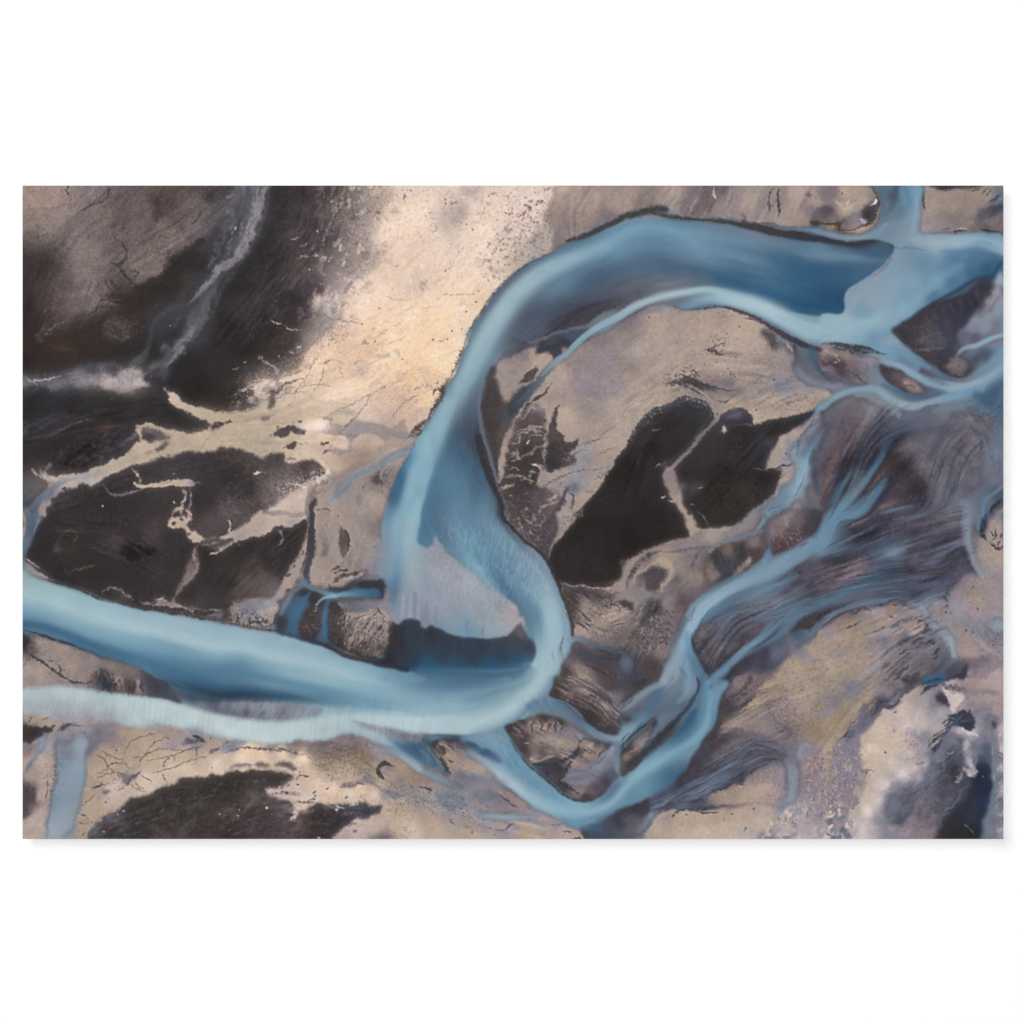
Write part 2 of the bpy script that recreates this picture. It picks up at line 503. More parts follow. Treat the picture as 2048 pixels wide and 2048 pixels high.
P('00: 440 620 300 640 170 760 100 900 60 1040 25 1000 25 1642 700 1642 600 1500 300 1500 240 1300 200 1100 300 900 420 760', '00: 300 680 3a3232 130 850 2e2725 60 1200 282220 250 1050 3b3130 300 1350 443a38 100 1400 2d2624 500 1580 382d2a 250 1200 4a3f3e', 16,10,.85)
P('00: 1932 480 1780 560 1640 690 1560 760 1450 830 1350 930 1250 990 1130 1040 1040 1100 860 1110 1000 1250 900 1350 900 1642 1240 1642 1200 1400 1320 1260 1500 1180 1650 1050 1780 820 1932 640', '00: 1800 600 443a3a 1650 780 2b2725 1500 900 2a2624 1300 1020 2b2624 1200 1150 2f2927 1300 1250 4a3e3a 1500 1000 332b29 1600 950 453a37 1100 1400 352c29 1000 1600 332a28 1250 1200 2f2826', 4,5,.92)
S('00: 1130 1040 1250 985 1350 925 1450 825 1600 700 1750 580', [5,7,9,12,12,8], '2a2523', .9,.8,3, soft2=.3)
S('00: 1350 1330 1500 1220 1700 930 1720 880', [14,16,12,5], '54453f 4a3e3b 3e3432', 1,.6,4)
S('00: 830 1420 950 1380 1050 1440 1000 1500 850 1480', 14,'6a5f5a', 1,.5,5)
S('00: 460 1310 330 1400 220 1500 180 1560', [9,12,12,6], '5f5652 6a625c', 1,.5,6)
D('00: 170 1560 250 1400 460 1290 480 1330 330 1470 260 1560', '7c736c', 3,.3,.7, -45,2.5)
P('01: 25 0 1200 0 1050 90 800 160 500 230 25 300', '01: 100 50 2e2421 400 40 36291f 700 60 352925 1000 60 2b2522 150 240 3f2f2a 400 20 4a3a35 60 150 221d1b', 8,5,.9)
S('01: 300 20 400 45 500 30', [4,8,3], '52433c', .9,.6,3)
# dark plain right of the pale stream
P('10: 500 54 700 54 660 300 600 480 640 900 520 1200 480 1350 700 1450 760 1642; 11: 700 60 560 130 330 130 200 250 330 520 450 520 350 600 150 650 0 650; 01: 1932 640 1700 580 1500 430 1400 330 1500 120 1700 0; 00: 1800 1642 1900 1450; 10: 0 1150 200 850 330 600 430 350', '10: 600 200 2f2a29 520 500 2d2928 400 700 2b2726 450 1000 3b3536 250 1200 423b40 100 1500 2a2625 450 1400 2b2625 600 1600 3c3432 150 1000 262321;11: 100 300 332e2d 100 550 2b2725 300 300 5b5251 250 60 2a2523;01: 1700 400 211e1c 1600 200 242120 1900 550 2d2725', 10,6,.85)
P('10: 620 54 1050 54 1120 200 1150 420 1180 560 1080 680 980 780 900 720 700 640 600 560 620 480 700 430 640 300', '10: 800 150 3b3335 950 120 4a4142 1000 250 5b5153 1050 400 544b4f 800 400 3f383a 850 550 4a4145 700 600 4f4750 1000 600 4a4247 900 700 453e45', 8,8,.75)
P('10: 980 960 1020 1080 930 1130 880 1200 870 1330 800 1400 700 1440 600 1390 520 1330 490 1240 560 1130 700 1030 850 950', '10: 700 1150 2c2727 650 1280 352f30 780 1290 453b3f 850 1080 4a4046 600 1220 322c2c 950 1020 574d50 560 1300 433a3b', 4,6,.85)
S('10: 860 940 780 990 680 1060 560 1160 500 1220 480 1280 520 1350', 3,'2f2928', .9,.7,4)
S('10: 900 920 700 1010 560 1110 470 1210', 4,'6b6160', 1,.4,5)
P('10: 320 1420 500 1390 560 1460 420 1500 330 1520 200 1600 100 1560 180 1480', '2a2624', 8,5,.7)
# bright sand
SND = pmask('10: 1650 54 1932 54; 20: 1300 54 1230 240 1200 380 1300 470 1300 640 1200 700 960 850 830 960 640 1200 480 1440 430 1620; 21: 410 60 320 290 220 440 100 660 0 780; 11: 1932 870 1700 800 1500 740 1300 720 1080 760 900 760 600 640 480 560 520 480 700 400 300 400 560 320 800 200 850 60; 10: 880 1600 1050 1480 1200 1200 1300 1000 1480 860 1580 700 1530 600 1480 540 1580 400 1620 250 1700 150', 3,6)
over(SND[0], SND[1], grad('10: 1750 100 cfbfb3 1850 250 e0ccb9 1650 500 e2cdbb 1750 600 ddc8b7 1500 750 b3a595 1500 950 dcc8b6 1300 1000 d5c5b8 1400 1200 e1ccb8 1250 1300 d8c5b3 1300 1500 d9c3ab 1600 1300 e3cbb3 1600 1500 e3c8a6 1850 1000 cdbcae 1700 1100 dcc7b4 1850 1280 e2c9ad 1600 1050 e3ceb8 1850 1500 e6cfb2;20: 100 200 dfcdbf 300 120 cfc0b5 330 300 beb0a6 470 100 bfb2a8 250 430 bfb2a8 550 300 dccaba 700 250 dccaba 100 480 dccabd 50 700 dac6b9 600 500 e2cfc0 150 850 d8c5b7 500 700 dfcec0 550 900 dfcdbd 400 1050 e3d0bf 750 900 c3b5a5 700 950 d9c6b0 850 650 cbbcae 1000 500 d5c4b6 1150 600 a69a90 950 750 b5a79b 1250 550 ad9f94 1000 200 cfbfb5 1100 100 d5c5ba 1150 350 cfbfb2 400 1200 e5d1bb 100 1250 e3cbb0 200 1400 e6cfb5 350 1550 e6cfb2 560 1150 ddc5a3 100 1550 e4cdb2;21: 50 50 e6cfb5 250 200 e5cba8 150 300 e4c294 50 500 e5c69a 250 60 e6cfb3;11: 950 60 e3ccb2 900 250 dcc5a9 1000 100 e5ceae 1250 60 e3bf8f 1400 50 e1b983 1150 200 dcc3a6 1350 250 c9b9a6 1250 400 ddcab7 950 400 cfbca2 700 350 d6c2ad 500 400 d9c7b8 1050 500 dcc8b4 1400 400 dfc7a5 1600 450 dfb676 1750 550 dbb06c 1850 300 e3c793 1700 150 e2cdb5 1850 100 e4cdb0 1500 600 d5bd95 1800 750 d3ae74 1650 750 c4a985 1300 620 c3b4a0 900 600 bfae95 700 560 bdae99 1100 650 a99c90', SND[0]), .9)

# ---- left half: pale stream, dark flats and veins ------------------------------------------
S('10: 300 30 280 250 180 480 40 680; 00: 1850 950 1770 1100 1680 1300 1580 1480 1450 1642; 01: 1350 200 1250 260', [34,33,30,27,26,26,26,26,18,10], '5a5863 50525e 434953 3b424d 424a5a 4a5060 4c5261 545a6c 4f5464 4a4a56', .8,.95,4, flow=True)
S('10: 200 54 170 200 60 420; 00: 1900 600', [16,18,14,6], '6c6a78 4c5664 3c444e', 1,.7,3)
S('10: 400 54 380 180 330 400 220 640 60 830; 00: 1900 880', [18,14,14,15,13,9], '8a8a9a 8f8893 948992 8f858d 8a808a 7f7681', .7,.9,4, flow=True)
S('10: 470 54 455 250 380 480 250 720 100 930 0 1090; 00: 1850 1300 1700 1450 1600 1600', [7,7,7,8,8,7,8,6], '5f6472 565c6a 4f5564 555b6a 5f6576 6a7080', 1,.55,1)
S('00: 1932 860 1850 950 1750 1050 1690 1130 1620 1210', [9,8,7,6,5], '9c8a8b 94848a 7f7684 6a6678', 1,.85,3)
S('00: 1880 1000 1800 1200 1740 1350 1600 1480 1500 1600; 01: 1560 60 1480 150 1350 210 1230 270', [10,16,14,14,12,12,10,6,4], '4b5060 666a7a 747886 7a7d8c 7f808e 8a8894 7e7a86 8f878e', .9,.8,4)
S('10: 130 470 60 560; 00: 1900 750', [5,9,5], '2f333a', 1,.6,2)
S('00: 1640 1200 1450 1255 1330 1330 1270 1440 1240 1560 1230 1642; 01: 1230 40 1190 110 1100 170', [5,9,9,8,7,6,7,9,12], '4a4e5a 464a55 444954 3f4450 454a56 4b505c 5a5e6a', .9,.8,2, flow=True)
S('00: 1560 1300 1500 1400 1440 1410', [4,6,3], '565c6a', 1,.7,2)
P('00: 1560 1320 1450 1480 1330 1642 1460 1642 1560 1500 1640 1380; 01: 1250 0 1430 0 1380 130 1280 210 1250 120', '282525', 6,3,.8)
P('01: 25 320 200 300 400 250 700 190 1000 180 1250 160 1420 210 1380 320 1250 370 1130 420 950 460 800 430 700 400 500 440 350 420 180 430 25 450', '01: 60 350 6a6674 150 400 5a606e 400 300 5a5b68 500 400 545866 700 250 4a4d58 900 250 454650 1050 200 4c505e 700 340 8a7f88 850 340 c3b0a4 1000 300 b5a198 1150 380 b3a39c 1250 300 3a383e 1400 250 4f4f5c 300 360 6c6772 550 350 8a7f86', 4,5,.95)
P('01: 750 370 850 330 950 290 1030 220 1120 200 1160 280 1180 330 1240 370 1150 420 1050 440 950 450 850 430 800 400', '01: 800 370 cbb8aa 1000 260 bfaaa2 1100 300 b39f9a 1150 370 c3b3ac 1000 420 b5a6a6', 3,3,.85)
D('01: 900 300 1030 200 1180 170 1240 250 1150 330 1050 370 900 380', '3a343a', 1.6,.25,.85)
D('00: 1932 900 1780 1100 1600 1400 1450 1642; 01: 1300 100 1500 100 1620 0; 00: 1800 1400 1932 1100', '2e3442', 1.7,.22,.6)
D('10: 200 100 460 54 330 450 60 850 0 700 250 400', '3e434e', 2,.22,.5)
D('01: 25 340 700 220 900 260 700 420 300 430', '3c3c46', 1.8,.25,.6)
P('01: 1180 300 1250 290 1330 290 1400 340 1440 420 1500 470 1400 450 1350 400 1260 370 1200 345', '342f34', 3,2,.85)
S('01: 60 325 120 350 200 345 300 320 400 290', [1.5,3,2.5,2,1], 'd6c3b2 d9c8ba c3b3aa a79ca2', .8,.95,1.5)
S('01: 120 350 170 400', [2.5,1.2], 'cdb9ab', .8,.9,1)
DOT('01: 55 305 235 290 880 523', 'cdbfb8', 1.8)
P('01: 25 470 250 430 350 470 700 460 900 470 1200 470 1350 460 1430 560 1560 660 1500 760 1200 740 950 700 700 760 450 800 25 900', '01: 100 600 231f1d 500 600 221e1c 1000 600 211e1c 1300 550 242120 150 700 2c2a2d 400 740 35333a 600 700 2d2c30 1400 650 2c2829 1100 700 2c2829 1350 480 3a3a42', 10,5,.8)
P('01: 1420 440 1500 540 1560 620 1700 690 1850 750 1830 790 1700 820 1600 840 1450 790 1300 740 1100 740 1300 620', '01: 1500 650 2b2727 1400 700 322d2f 1600 750 2c2829 1750 760 2c2829', 5,3,.85)
S('01: 25 850 200 760 400 690 650 680 850 600', [20,16,12,9,6], '5c5860 4f4c54 3b3a42 38373d 302e33', 1,.7,5)
S('01: 25 920 300 870 480 780 620 720 720 680', [5,8,6,4,2], '5a5459 5e585e 5d5860 6a6670 4a4850', 1,.7,2)
S('01: 270 440 320 520 340 600', [5,6,5], '35323a', 1,.5,2)
P('01: 25 960 500 850 800 720 1100 740 1130 800 1000 880 900 950 1100 960 1000 1030 800 1140 600 1210 420 1250 300 1240 280 1100 120 1100 25 1200', '01: 100 1000 2d2929 300 950 2c2828 600 850 302b2a 850 780 4c3c3a 700 1000 25221f 500 1130 221f1d 380 1050 33292a 850 1060 3a373c 950 900 312f33 950 780 3a3234 200 1150 363133', 6,4,.85)
T('01: 300 1100 420 960 700 850 850 780 1000 850 900 1100 500 1230', 11,6, -30,1.6,8)
D('01: 380 1000 560 960 780 850 850 900 600 1050 450 1080', '5c5355', 2,.12,.7, -40,2)
S('01: 950 960 1080 890 1150 810', [4,9,7], '4c4c5c 625f6c 8a8088', 1,.8,3)
# the long beige channel
BE = '01: 100 1560 6e7687 200 1450 8f8b8c 300 1350 a39a90 450 1300 b0a494 700 1260 a8a097 600 1280 a3a0a0 250 1420 6a7890 120 1600 4a5a7a 60 1620 a3938c 220 1600 a39288 900 1170 b3a694 1050 1080 b0a493 1200 1000 b8aa97 1400 960 b3a693 1600 930 b5a894 1800 900 b8ab96 1900 820 b3a692 1900 700 b5a792 1600 600 b9aa98 1480 520 bdb0a0 1250 780 b5a695 1500 860 b9ab97;11: 100 700 b8aa93 200 900 b0a48e 400 700 b9ab95 400 950 aca08d 700 950 b8a98f 900 1050 c0b199 700 700 b9aa94 900 850 cbbdae 950 780 d9c8b8 1000 1150 d3c4b2 900 650 c3b399 1100 850 b8a890'
P('01: 0 1642 60 1600 130 1530 200 1440 270 1350 280 1320 200 1270 150 1250 190 1240 200 1200 225 1230 300 1260 420 1260 600 1220 800 1150 1000 1050 1120 950 1160 930 1150 860 1120 820 1180 800 1180 860 1190 915 1350 910 1450 890 1380 850 1300 810 1180 800 1130 780 1250 755 1350 780 1500 830 1650 850 1780 820 1840 780 1850 745 1700 690 1620 640 1540 610 1440 560 1430 490 1410 440 1390 400 1440 450 1530 480 1600 550 1750 610 1932 650; 11: 150 655 350 615 450 540 560 480 700 500 1300 600 1300 900 1100 1100 1030 1250 900 1110 660 1130 590 1040 500 1040 400 1065 200 1000 0 990; 01: 1800 1020 1600 1030 1450 1050 1300 1090 1200 1130 1050 1170 950 1230 850 1270 750 1330 650 1350 500 1370 420 1400 330 1480 260 1570 220 1642', BE, 1.2,2,.97)
S('01: 100 1642 180 1500 300 1390 450 1310 620 1260', [10,10,9,7,3], '42506e 5c6b86 7a8496 8f9399 a8a39c', 1,.85,1)
S('01: 120 1190 130 1230 170 1255', [3,3.5,3], 'b0a5a8 a59ba2', .7,.9,1)
S('01: 290 1130 280 1170 240 1220', [3,5,3], '7f7f8c 63697c', .9,.9,1)
S('01: 225 1220 260 1270 330 1290 380 1270', [4,6,7,4], 'bdb0a3', .8,.9,1.5)
P('01: 1860 760 1880 745 1900 770 1932 755 1932 790 1880 800 1850 820', '2c2829', 1.5,1,.9)
S('01: 1930 760 1880 745; 11: 0 760 40 760 70 750 100 745 130 755', [2,2,4,2,3,3,2], '3c3634', .7,.8,1.5)
S('11: 1000 1250 800 1330 600 1400 400 1540 300 1642', [4,4,5,7,8], 'b5a698', 1,.3,4)
P('01: 1180 800 1300 800 1400 850 1460 890 1350 908 1200 912 1185 860', '01: 1250 880 3a3639 1400 880 6c6260 1250 820 8a7f78', 3,2,.9)
P('01: 1310 990 1350 960 1390 930 1440 935 1400 965 1360 1010 1320 1020', '4b4a50', 2,2,.85)
P('01: 1200 1030 1260 1020 1280 1050 1220 1060', '6f6866', 2,3,.6)
S('01: 1220 940 1300 925', 1,'5a504c', .8,.6,1); S('01: 1410 1045 1460 1040', 1.2,'4a4240', .8,.8,2)
S('01: 395 1395 450 1380', [2,3], '4a4448', .9,.9,1.5)
K('01: 1740 1010 1780 950 1850 870 1932 820', '8a7a68', .7,.6,1)
# dark flat under the channel
P('01: 240 1642 280 1570 350 1480 430 1400 520 1370 750 1350 900 1260 1080 1190 1210 1140 1320 1095 1460 1060 1600 1040 1932 1010; 11: 0 1000 200 1010 400 1075 500 1050 590 1050 650 1130 900 1110 990 1180 1020 1260 850 1330 700 1400 550 1500 400 1642; 12: 380 10 200 130 0 240; 02: 1932 280 1750 300 1700 340 1500 800 1300 960 1000 900 780 850 600 770 300 690 150 540 40 460 100 200', '01: 400 1450 3f3c40 600 1500 2e2a2a 800 1550 302b2a 1000 1250 343033 1100 1500 332e2f 1300 1200 3b373a 1500 1150 403b3e 1700 1100 413b3e 1800 1300 3a3536 1750 1500 322e2e;11: 100 1050 413a3c 300 1100 4a4244 550 1100 463d3f 100 1250 2c2828 250 1400 332e2e 500 1250 544a4c 800 1150 463d3f 700 1200 5c5153 950 1230 5f5555 300 1550 4f4647 500 1350 6c625f 650 1320 6a605e 100 1600 5c5154 500 1450 6a605f; 02: 300 100 2f2a29 600 150 332e2e 1000 150 332e2e 800 400 332e2d 1100 380 221e1d 450 350 3a3434 400 600 2a2625 700 600 2e2928 1100 600 2f2a2a 1300 200 4c4345 1500 250 343031 1600 420 302c2b 1300 700 363133 900 330 4f4547 200 300 2d2827 1600 200 37322f 1850 150 544b4c 150 450 2d2928', 2.5,3,.93)
T('11: 0 1000 900 1110 1000 1250 500 1500 300 1642 0 1642; 01: 1932 1050 1100 1200 600 1400 300 1642', 6,5, -20,1.3,10)
D('11: 100 1250 700 1130 1000 1180 950 1280 600 1400 300 1642 0 1642', '8a7d78', 1.8,.13,.45)
D('11: 850 1250 1020 1180 1060 1300 900 1350 640 1450 560 1450 550 1380 700 1330', 'cdbfb2', 2.2,.4,.7)
D('11: 540 1370 600 1340 640 1400 640 1430 560 1410', 'd9cbc0', 2.5,.5,.9)
S('11: 650 1330 720 1350 800 1340 900 1330', [3,6,5,6], 'c9bbb0', 1,.7,4)
S('11: 315 1240 360 1228 410 1222', [1.5,2.6,1], 'd8ccc6', .7,.95,.8)
D('11: 430 1250 520 1240 620 1220 600 1270 450 1285', 'b0a4a6', 1.5,.25,.8)
S('01: 1470 1243 1500 1240', 1,'b5aaaa', .8,.8)
DOT('01: 795 1550', 'd0c5c0', 1.3); DOT('11: 455 1360 500 1265', 'b5a9a8', 1.2)
S('01: 1490 1500 1480 1530', [1.5,1], 'cfc3ba', .8,.9,2)
# veins
VC = 'b8a999'
S('01: 1085 1190 1120 1230 1150 1290 1165 1340', [3,3.5,3,3.5], VC, .6,.95,1.2)
S('01: 1110 1340 1160 1360 1230 1365 1330 1345 1450 1330 1550 1330 1620 1330 1680 1340', [2,4,4.5,5,7,10,10,3], 'a39790 b5a89b b8aa98 bbac98 bbac98 bbac98 b5a69a 7f8694', .5,.95,1.5)
S('01: 1650 1320 1720 1330 1760 1330', [6,5,3], '6f7484', 1,.6,2)
S('01: 1580 1390 1585 1450 1570 1520 1560 1600 1560 1642', [6,4,4,4,6], 'a39892 b5a79a b0a296 b0a296 b8aa9b', .6,.95,2)
S('01: 1630 1390 1650 1450 1640 1540 1625 1642', [4,2.5,2,1.8], '8a8084 9a8f90 847a80 7f757a', .8,.9,2)
S('01: 1200 1390 1100 1420 1000 1445 930 1445 860 1420 830 1370 780 1350', [2,3,3.5,3,3,3,2], '8f8488 938890 7f7a86 6c6874 5e5c6c', .9,.85,1.5)
P('01: 1500 1560 1480 1642 1620 1642 1600 1600 1540 1560; 02: 1460 0 1630 0 1625 90 1600 150 1660 200 1730 240 1790 290 1720 310 1640 290 1600 220 1560 180 1500 170 1450 140 1445 90 1480 50', 'bdae9b', 1.2,3,.95)
DOT('02: 1500 30 1495 120 1565 90 1640 230 1600 60', '3d3537', 3.2)
DOT('01: 1500 1610', '4a4142', 3)
S('02: 1620 0 1635 60 1640 110', [2,1.5,3], '8f8488', 1,.8,2)
D('02: 1620 100 1700 180 1760 260 1800 280 1700 250 1600 180', '8a8285', 2,.45,.8)
S('02: 1730 330 1690 370 1690 440 1712 510 1690 590 1620 680 1550 760 1500 820 1460 870', [3,4,4.5,4.5,4.5,5,5,5,5], '5a5055 8a7d78 8f827d 8a7e7c 857874 7f736f 7a6e6a 6f6462', .6,.95,1.8)
S('02: 1700 400 1700 500 1680 600', 1.6,'4a4347', 1,.5,1)
S('02: 1730 320 1790 290 1870 270 1932 265; 12: 60 250 200 140', [3,4,5,5,5,3], '4a4546 6a6062 7a7070 8a7f7c 8f857e', .9,.8,2)
S('02: 1932 300 1850 320 1780 340 1720 370', [4,3,2,1], '8f857f 7f7573', 1,.8,2)
# light wedge between the dark lens and the dark flat
P('12: 380 15 560 0 820 0; 11: 830 1400 700 1440 500 1560 420 1642; 12: 830 50 820 80 700 150 640 155 520 160 500 200 400 240 270 262 180 295 150 310 60 365 0 400; 02: 1932 380; 12: 0 330 130 290 0 250 100 210 250 130', '11: 600 1600 c0b2a3 800 1500 b8a99b;12: 200 200 a89b90 400 120 aea093 600 80 b3a596 780 60 b3a69c 700 130 9f9490 100 300 b5a99f 450 220 b5a698', 1.2,2,.95)
P('12: 520 165 600 150 650 160 700 150 820 85 850 150 800 300 740 440 690 520 640 620 560 740 480 820 300 845 100 870 0 900; 02: 1880 960 1700 950 1520 900 1500 850 1600 740 1710 590 1740 500 1720 420 1740 340 1932 400; 12: 0 400 60 370 160 310 270 275 400 250 500 205', '12: 600 300 302b2a 700 200 35302f 300 350 312c2b 450 450 332e2d 300 550 4c4342 200 450 353030 400 680 62575a 300 700 5f5555 200 800 574e4c 600 550 332e2e 500 750 6a605f 80 700 332e2d 100 500 3a3432 560 420 332e2e;02: 1800 450 2d2928 1850 700 332e2e 1800 850 3a3435 1650 800 332e2e 1750 900 4a4243', 1.2,1.5,.96)
S('12: 540 170 580 220 600 280 560 355', [2,3,2.5,1.2], '6a646a 7f7a86 8a8490', .9,.85,1.5)
S('12: 50 95 80 100 90 150 75 190 100 210', [1,2,2.5,4,2], 'b0a49c cbbdb2 cfc1b5', .8,.9,2)
S('02: 1830 430 1880 405 1932 390; 12: 0 395', [2,3,2,2], 'b0a49c c3b5a8', .7,.9,3)
S('12: 175 290 200 350', [3,1], '6f686a', 1,.6,2)
P('12: 0 300 130 290 100 320 0 350', '5c5354', 2,2,.8)
# sandy bank of the lens
P('12: 840 260 850 330 830 420 800 500 770 580 730 680 680 760 620 830 600 860 540 880 560 930 540 1000 510 1080 460 1120 350 1110 250 1090 100 1080 40 1060 20 1000 30 930 0 900; 02: 1932 940 1900 985 1750 980 1650 985 1560 950 1450 930 1300 930 1140 870 1280 900 1350 860 1450 870 1500 870 1540 920 1650 960 1800 975 1900 940; 12: 20 880 120 885 200 890 280 865 400 865 500 845 560 770 620 680 690 570 720 500 760 430 800 330', '12: 830 300 a89b90 750 550 9c9087 650 720 a39689 560 800 a0938a 550 850 8a858c 400 900 7f828f 250 930 7f7f8a 100 900 8f857f 150 980 a89b8f 300 1000 847d84 420 980 a3978d 500 950 ab9e93 60 1000 4a4346 40 930 2f2c2f;02: 1300 890 8a7d78 1450 900 857974 1650 960 a69a90 1800 980 8f8580 1900 960 8a7f7c 1200 890 9a8f8c', 1.2,2,.95)
D('12: 60 1000 130 1000 250 1010 330 1000 440 1060 540 1000 520 1110 300 1110 40 1080', '26242a', 3.5,.5,.9)
S('12: 0 930 60 895 120 910', [8,9,5], '332e31', 1,.8,4)
S('12: 30 1020 60 1080 180 1100 340 1125 460 1125 520 1080 555 1000', [2,2.5,2,2,3,2,1.5], '6a5a4f', .8,.8,1)
S('12: 140 960 220 985 260 1000 330 960 420 945 530 900', [4,5,4,3,4,3], '6f7888 7f8798', 1,.7,1.5)
S('12: 650 640 690 640', 3,'4a4143', .8,.85,3); S('12: 710 560 725 540', 2,'4a4143', .8,.8,2)
S('12: 615 820 650 780 690 745', [2,3,2], '5a5050', .8,.9,1)
S('12: 830 20 855 60 860 110', [5,4,3], '332e30', .8,.85,1.5)
S('12: 780 440 800 410 805 380', [1.5,2.5,1], '4f4546', .8,.8,1)
# details of the dark flat
P('02: 830 310 870 330 900 370 960 400 1000 350 1050 340 1150 335 1230 370 1320 375 1270 430 1200 460 1100 475 1000 460 940 400 860 350', '1f1b1a', 2,3,.9)
S('02: 640 360 700 380 760 400 850 420 950 460 1050 490 1180 490 1280 450', [3,4,5,6,4,3,3,2], '564c4e 4c4345 3f393a', .8,.7,4)
S('02: 700 330 820 320 900 290 1050 300 1200 340 1300 260 1400 220', [6,8,6,8,5,4,3], '564a4d 4c4245', 1,.6,5)
P('02: 330 390 380 270 440 190 520 190 560 230 510 330 470 420 400 420', '02: 350 390 5c5051 420 300 39332f 480 380 3b3432', 2.5,3,.85)
S('02: 345 370 370 290 430 215 490 200 545 220 540 280 500 350 450 420', 1.6,'5a5150', .9,.7,1.5)
S('02: 480 205 500 245 520 220', 2.5,'26211f', .9,.8,1); S('02: 360 270 450 250 490 300 440 420', 2,'26221f', 1,.5,1)
S('02: 470 590 540 575 640 555 740 530', [4,3.5,3,2], '5f5350', 1,.8,2)
S('02: 410 560 450 600 490 640', [3,3,2], '5a504e', .8,.6,1); S('02: 330 620 380 570 450 640 400 670', [5,7,5,3], '221e1d', 1,.7,2)
S('02: 470 150 600 180 650 230 720 240 800 200', 2,'463f40', 1,.6,2)
for i_ in range(26):
    a_ = 1.1 + i_ * 0.05
    S('02: %d %d %d %d' % (620 + i_ * 26,160 + (i_ * 37) % 60,620 + i_ * 26 + 150 * np.cos(a_) * (1 if i_ > 12 else -1), 10 + (i_ * 53) % 40), [1.5,2.5], '453d3f' if i_ % 2 else '272322', 1,.45,3)
for i_ in range(18):
    S('02: %d %d %d %d %d %d' % (1250 + i_ * 12,480 - i_ * 14,1310 + i_ * 16,470 - i_ * 8,1420 + i_ * 12,430 - i_ * 12 + (i_ * 31) % 40), [1.5,3,1], '423b3d' if i_ % 2 else '292524', 1,.5,3)
P('02: 880 590 1000 560 1200 560 1300 600 1250 750 1100 760 980 700', '37333350'[:6], 10,6,.6)
P('02: 780 800 830 765 900 755 980 790 1050 840 1090 890 900 880 820 850', '02: 850 820 302b27 950 860 3c3636 1000 840 544c4e', 3,2,.9)
S('02: 790 790 830 765 900 755 960 775 1030 820 1090 870', [3,3,4,4,4,3], '8f8790 79727a 8a8089 7f757a', .9,.85,2)
D('02: 1140 850 1250 880 1350 850 1450 860 1480 940 1300 940 1180 900', 'cbbfb8', 2.5,.25,.8)
D('02: 1500 900 1650 940 1720 970 1650 985 1540 950', 'd6c9bf', 2,.4,.8)
S('02: 1600 950 1660 975 1730 970', [2.5,3,1.5], 'e0d5cd', .9,.9,1.5)
S('02: 1290 880 1350 865 1400 855', [2,2,1], 'c5b8ae', .9,.8,2)
S('02: 1400 740 1540 780 1650 700 1600 900 1750 900', [3,5,5,8,6], '3f393a', 1,.4,5)

# ---- middle: the spit below the bright sand -------------------------------------------------
P('11: 900 900 960 800 1050 780 1200 790 1400 720 1600 800 1780 830 1932 870 1900 940 1880 1060 1700 1350 1640 1642; 12: 1600 200 1560 450 1480 560 1400 560 1300 640 1180 740 1050 730 850 670 880 500 930 300 900 100 890 0; 11: 880 1600 900 1450 1000 1350 1150 1250 1060 1180 960 1100', '11: 1000 850 d9c3a5 1150 950 cdb596 1500 950 c4a67c 1350 900 c9ab7e 1700 950 a99b8f 1850 930 a3968e 1100 1150 bda68d 1000 1050 c3ac8e 1250 1120 aa9784 1400 1080 9a8c82 1550 1020 94908e 1200 1400 8b8a90 1000 1560 a0958a 1300 1500 a3978b 1500 1500 a0948a 1600 1350 8f8580 1550 1300 6f6664;12: 1000 100 9f9388 1000 500 a0948a 1250 250 a3978b 1400 300 988c84 1520 200 7f7474 1350 550 8f8680 1550 350 80888c' + ' 950 620 a89b8f 1100 650 a3978a', 2,3,.95)
P('11: 940 850 1000 800 1060 750 1200 770 1300 710 1420 735 1560 760 1650 810 1780 830 1880 870 1860 910 1700 900 1600 930 1560 900 1480 860 1380 860 1290 900 1270 960 1300 1000 1240 1040 1160 1065 1090 1040 1120 970 1180 1000 1230 1000 1250 930 1200 890 1100 860 1000 860', '11: 1100 820 9d958e 1400 800 908d90 1300 870 8f8c90 1200 1020 96938f 1700 850 8f8885 1500 780 958f8c', 1,2,.9)
P('11: 1040 890 1100 870 1190 880 1240 960 1230 1000 1150 990 1090 960 1040 950', 'cdb698', 1,3,.85)
P('11: 800 780 950 730 1050 760 1050 800 980 850 860 820', 'e2d5c8', 7,3,.9)
P('11: 850 830 960 830 950 880 880 880', 'b3aaa2', 5,3,.7)
S('11: 960 690 1020 700 1060 720', [3,7,3], '8f8a88', 1,.85,3)
S('11: 1000 690 1100 650 1200 640 1300 680', [3,7,12,8], '9a948e', 1,.6,3)
P('11: 1680 800 1720 750 1770 700 1790 740 1780 800 1820 840 1750 840', '8f8a88', 1.5,4,.8)
P('11: 520 880 530 830 560 800 600 790 640 765 700 765 750 790 830 820 810 860 740 850 690 830 640 880 560 880', '11: 600 830 4a4446 700 800 3f3a3c 780 830 6a5f5a 550 870 5a5050', 1.2,1.5,.95)
DOT('11: 557 797 590 890 705 752 478 880', '5c5250', 2); S('11: 750 738 790 735', [2,2.5], '5a5050', .8,.85,.8)
P('11: 630 975 690 950 740 930 735 965 700 1010 650 990', '332e31', 1,1.2,.95)
S('11: 600 995 630 980', 1.5,'6a6060', .9,.8,1); S('11: 765 945 800 965', [1,1.5], '6f655f', .8,.8,1); S('11: 820 950 850 955', 1.2,'8a8078', 1,.7,1)
P('11: 400 700 430 675 490 680 500 700 440 730 410 725', '7f7875', 1,2,.9)
S('11: 500 685 540 680', 2,'968d86', 1,.6,1)
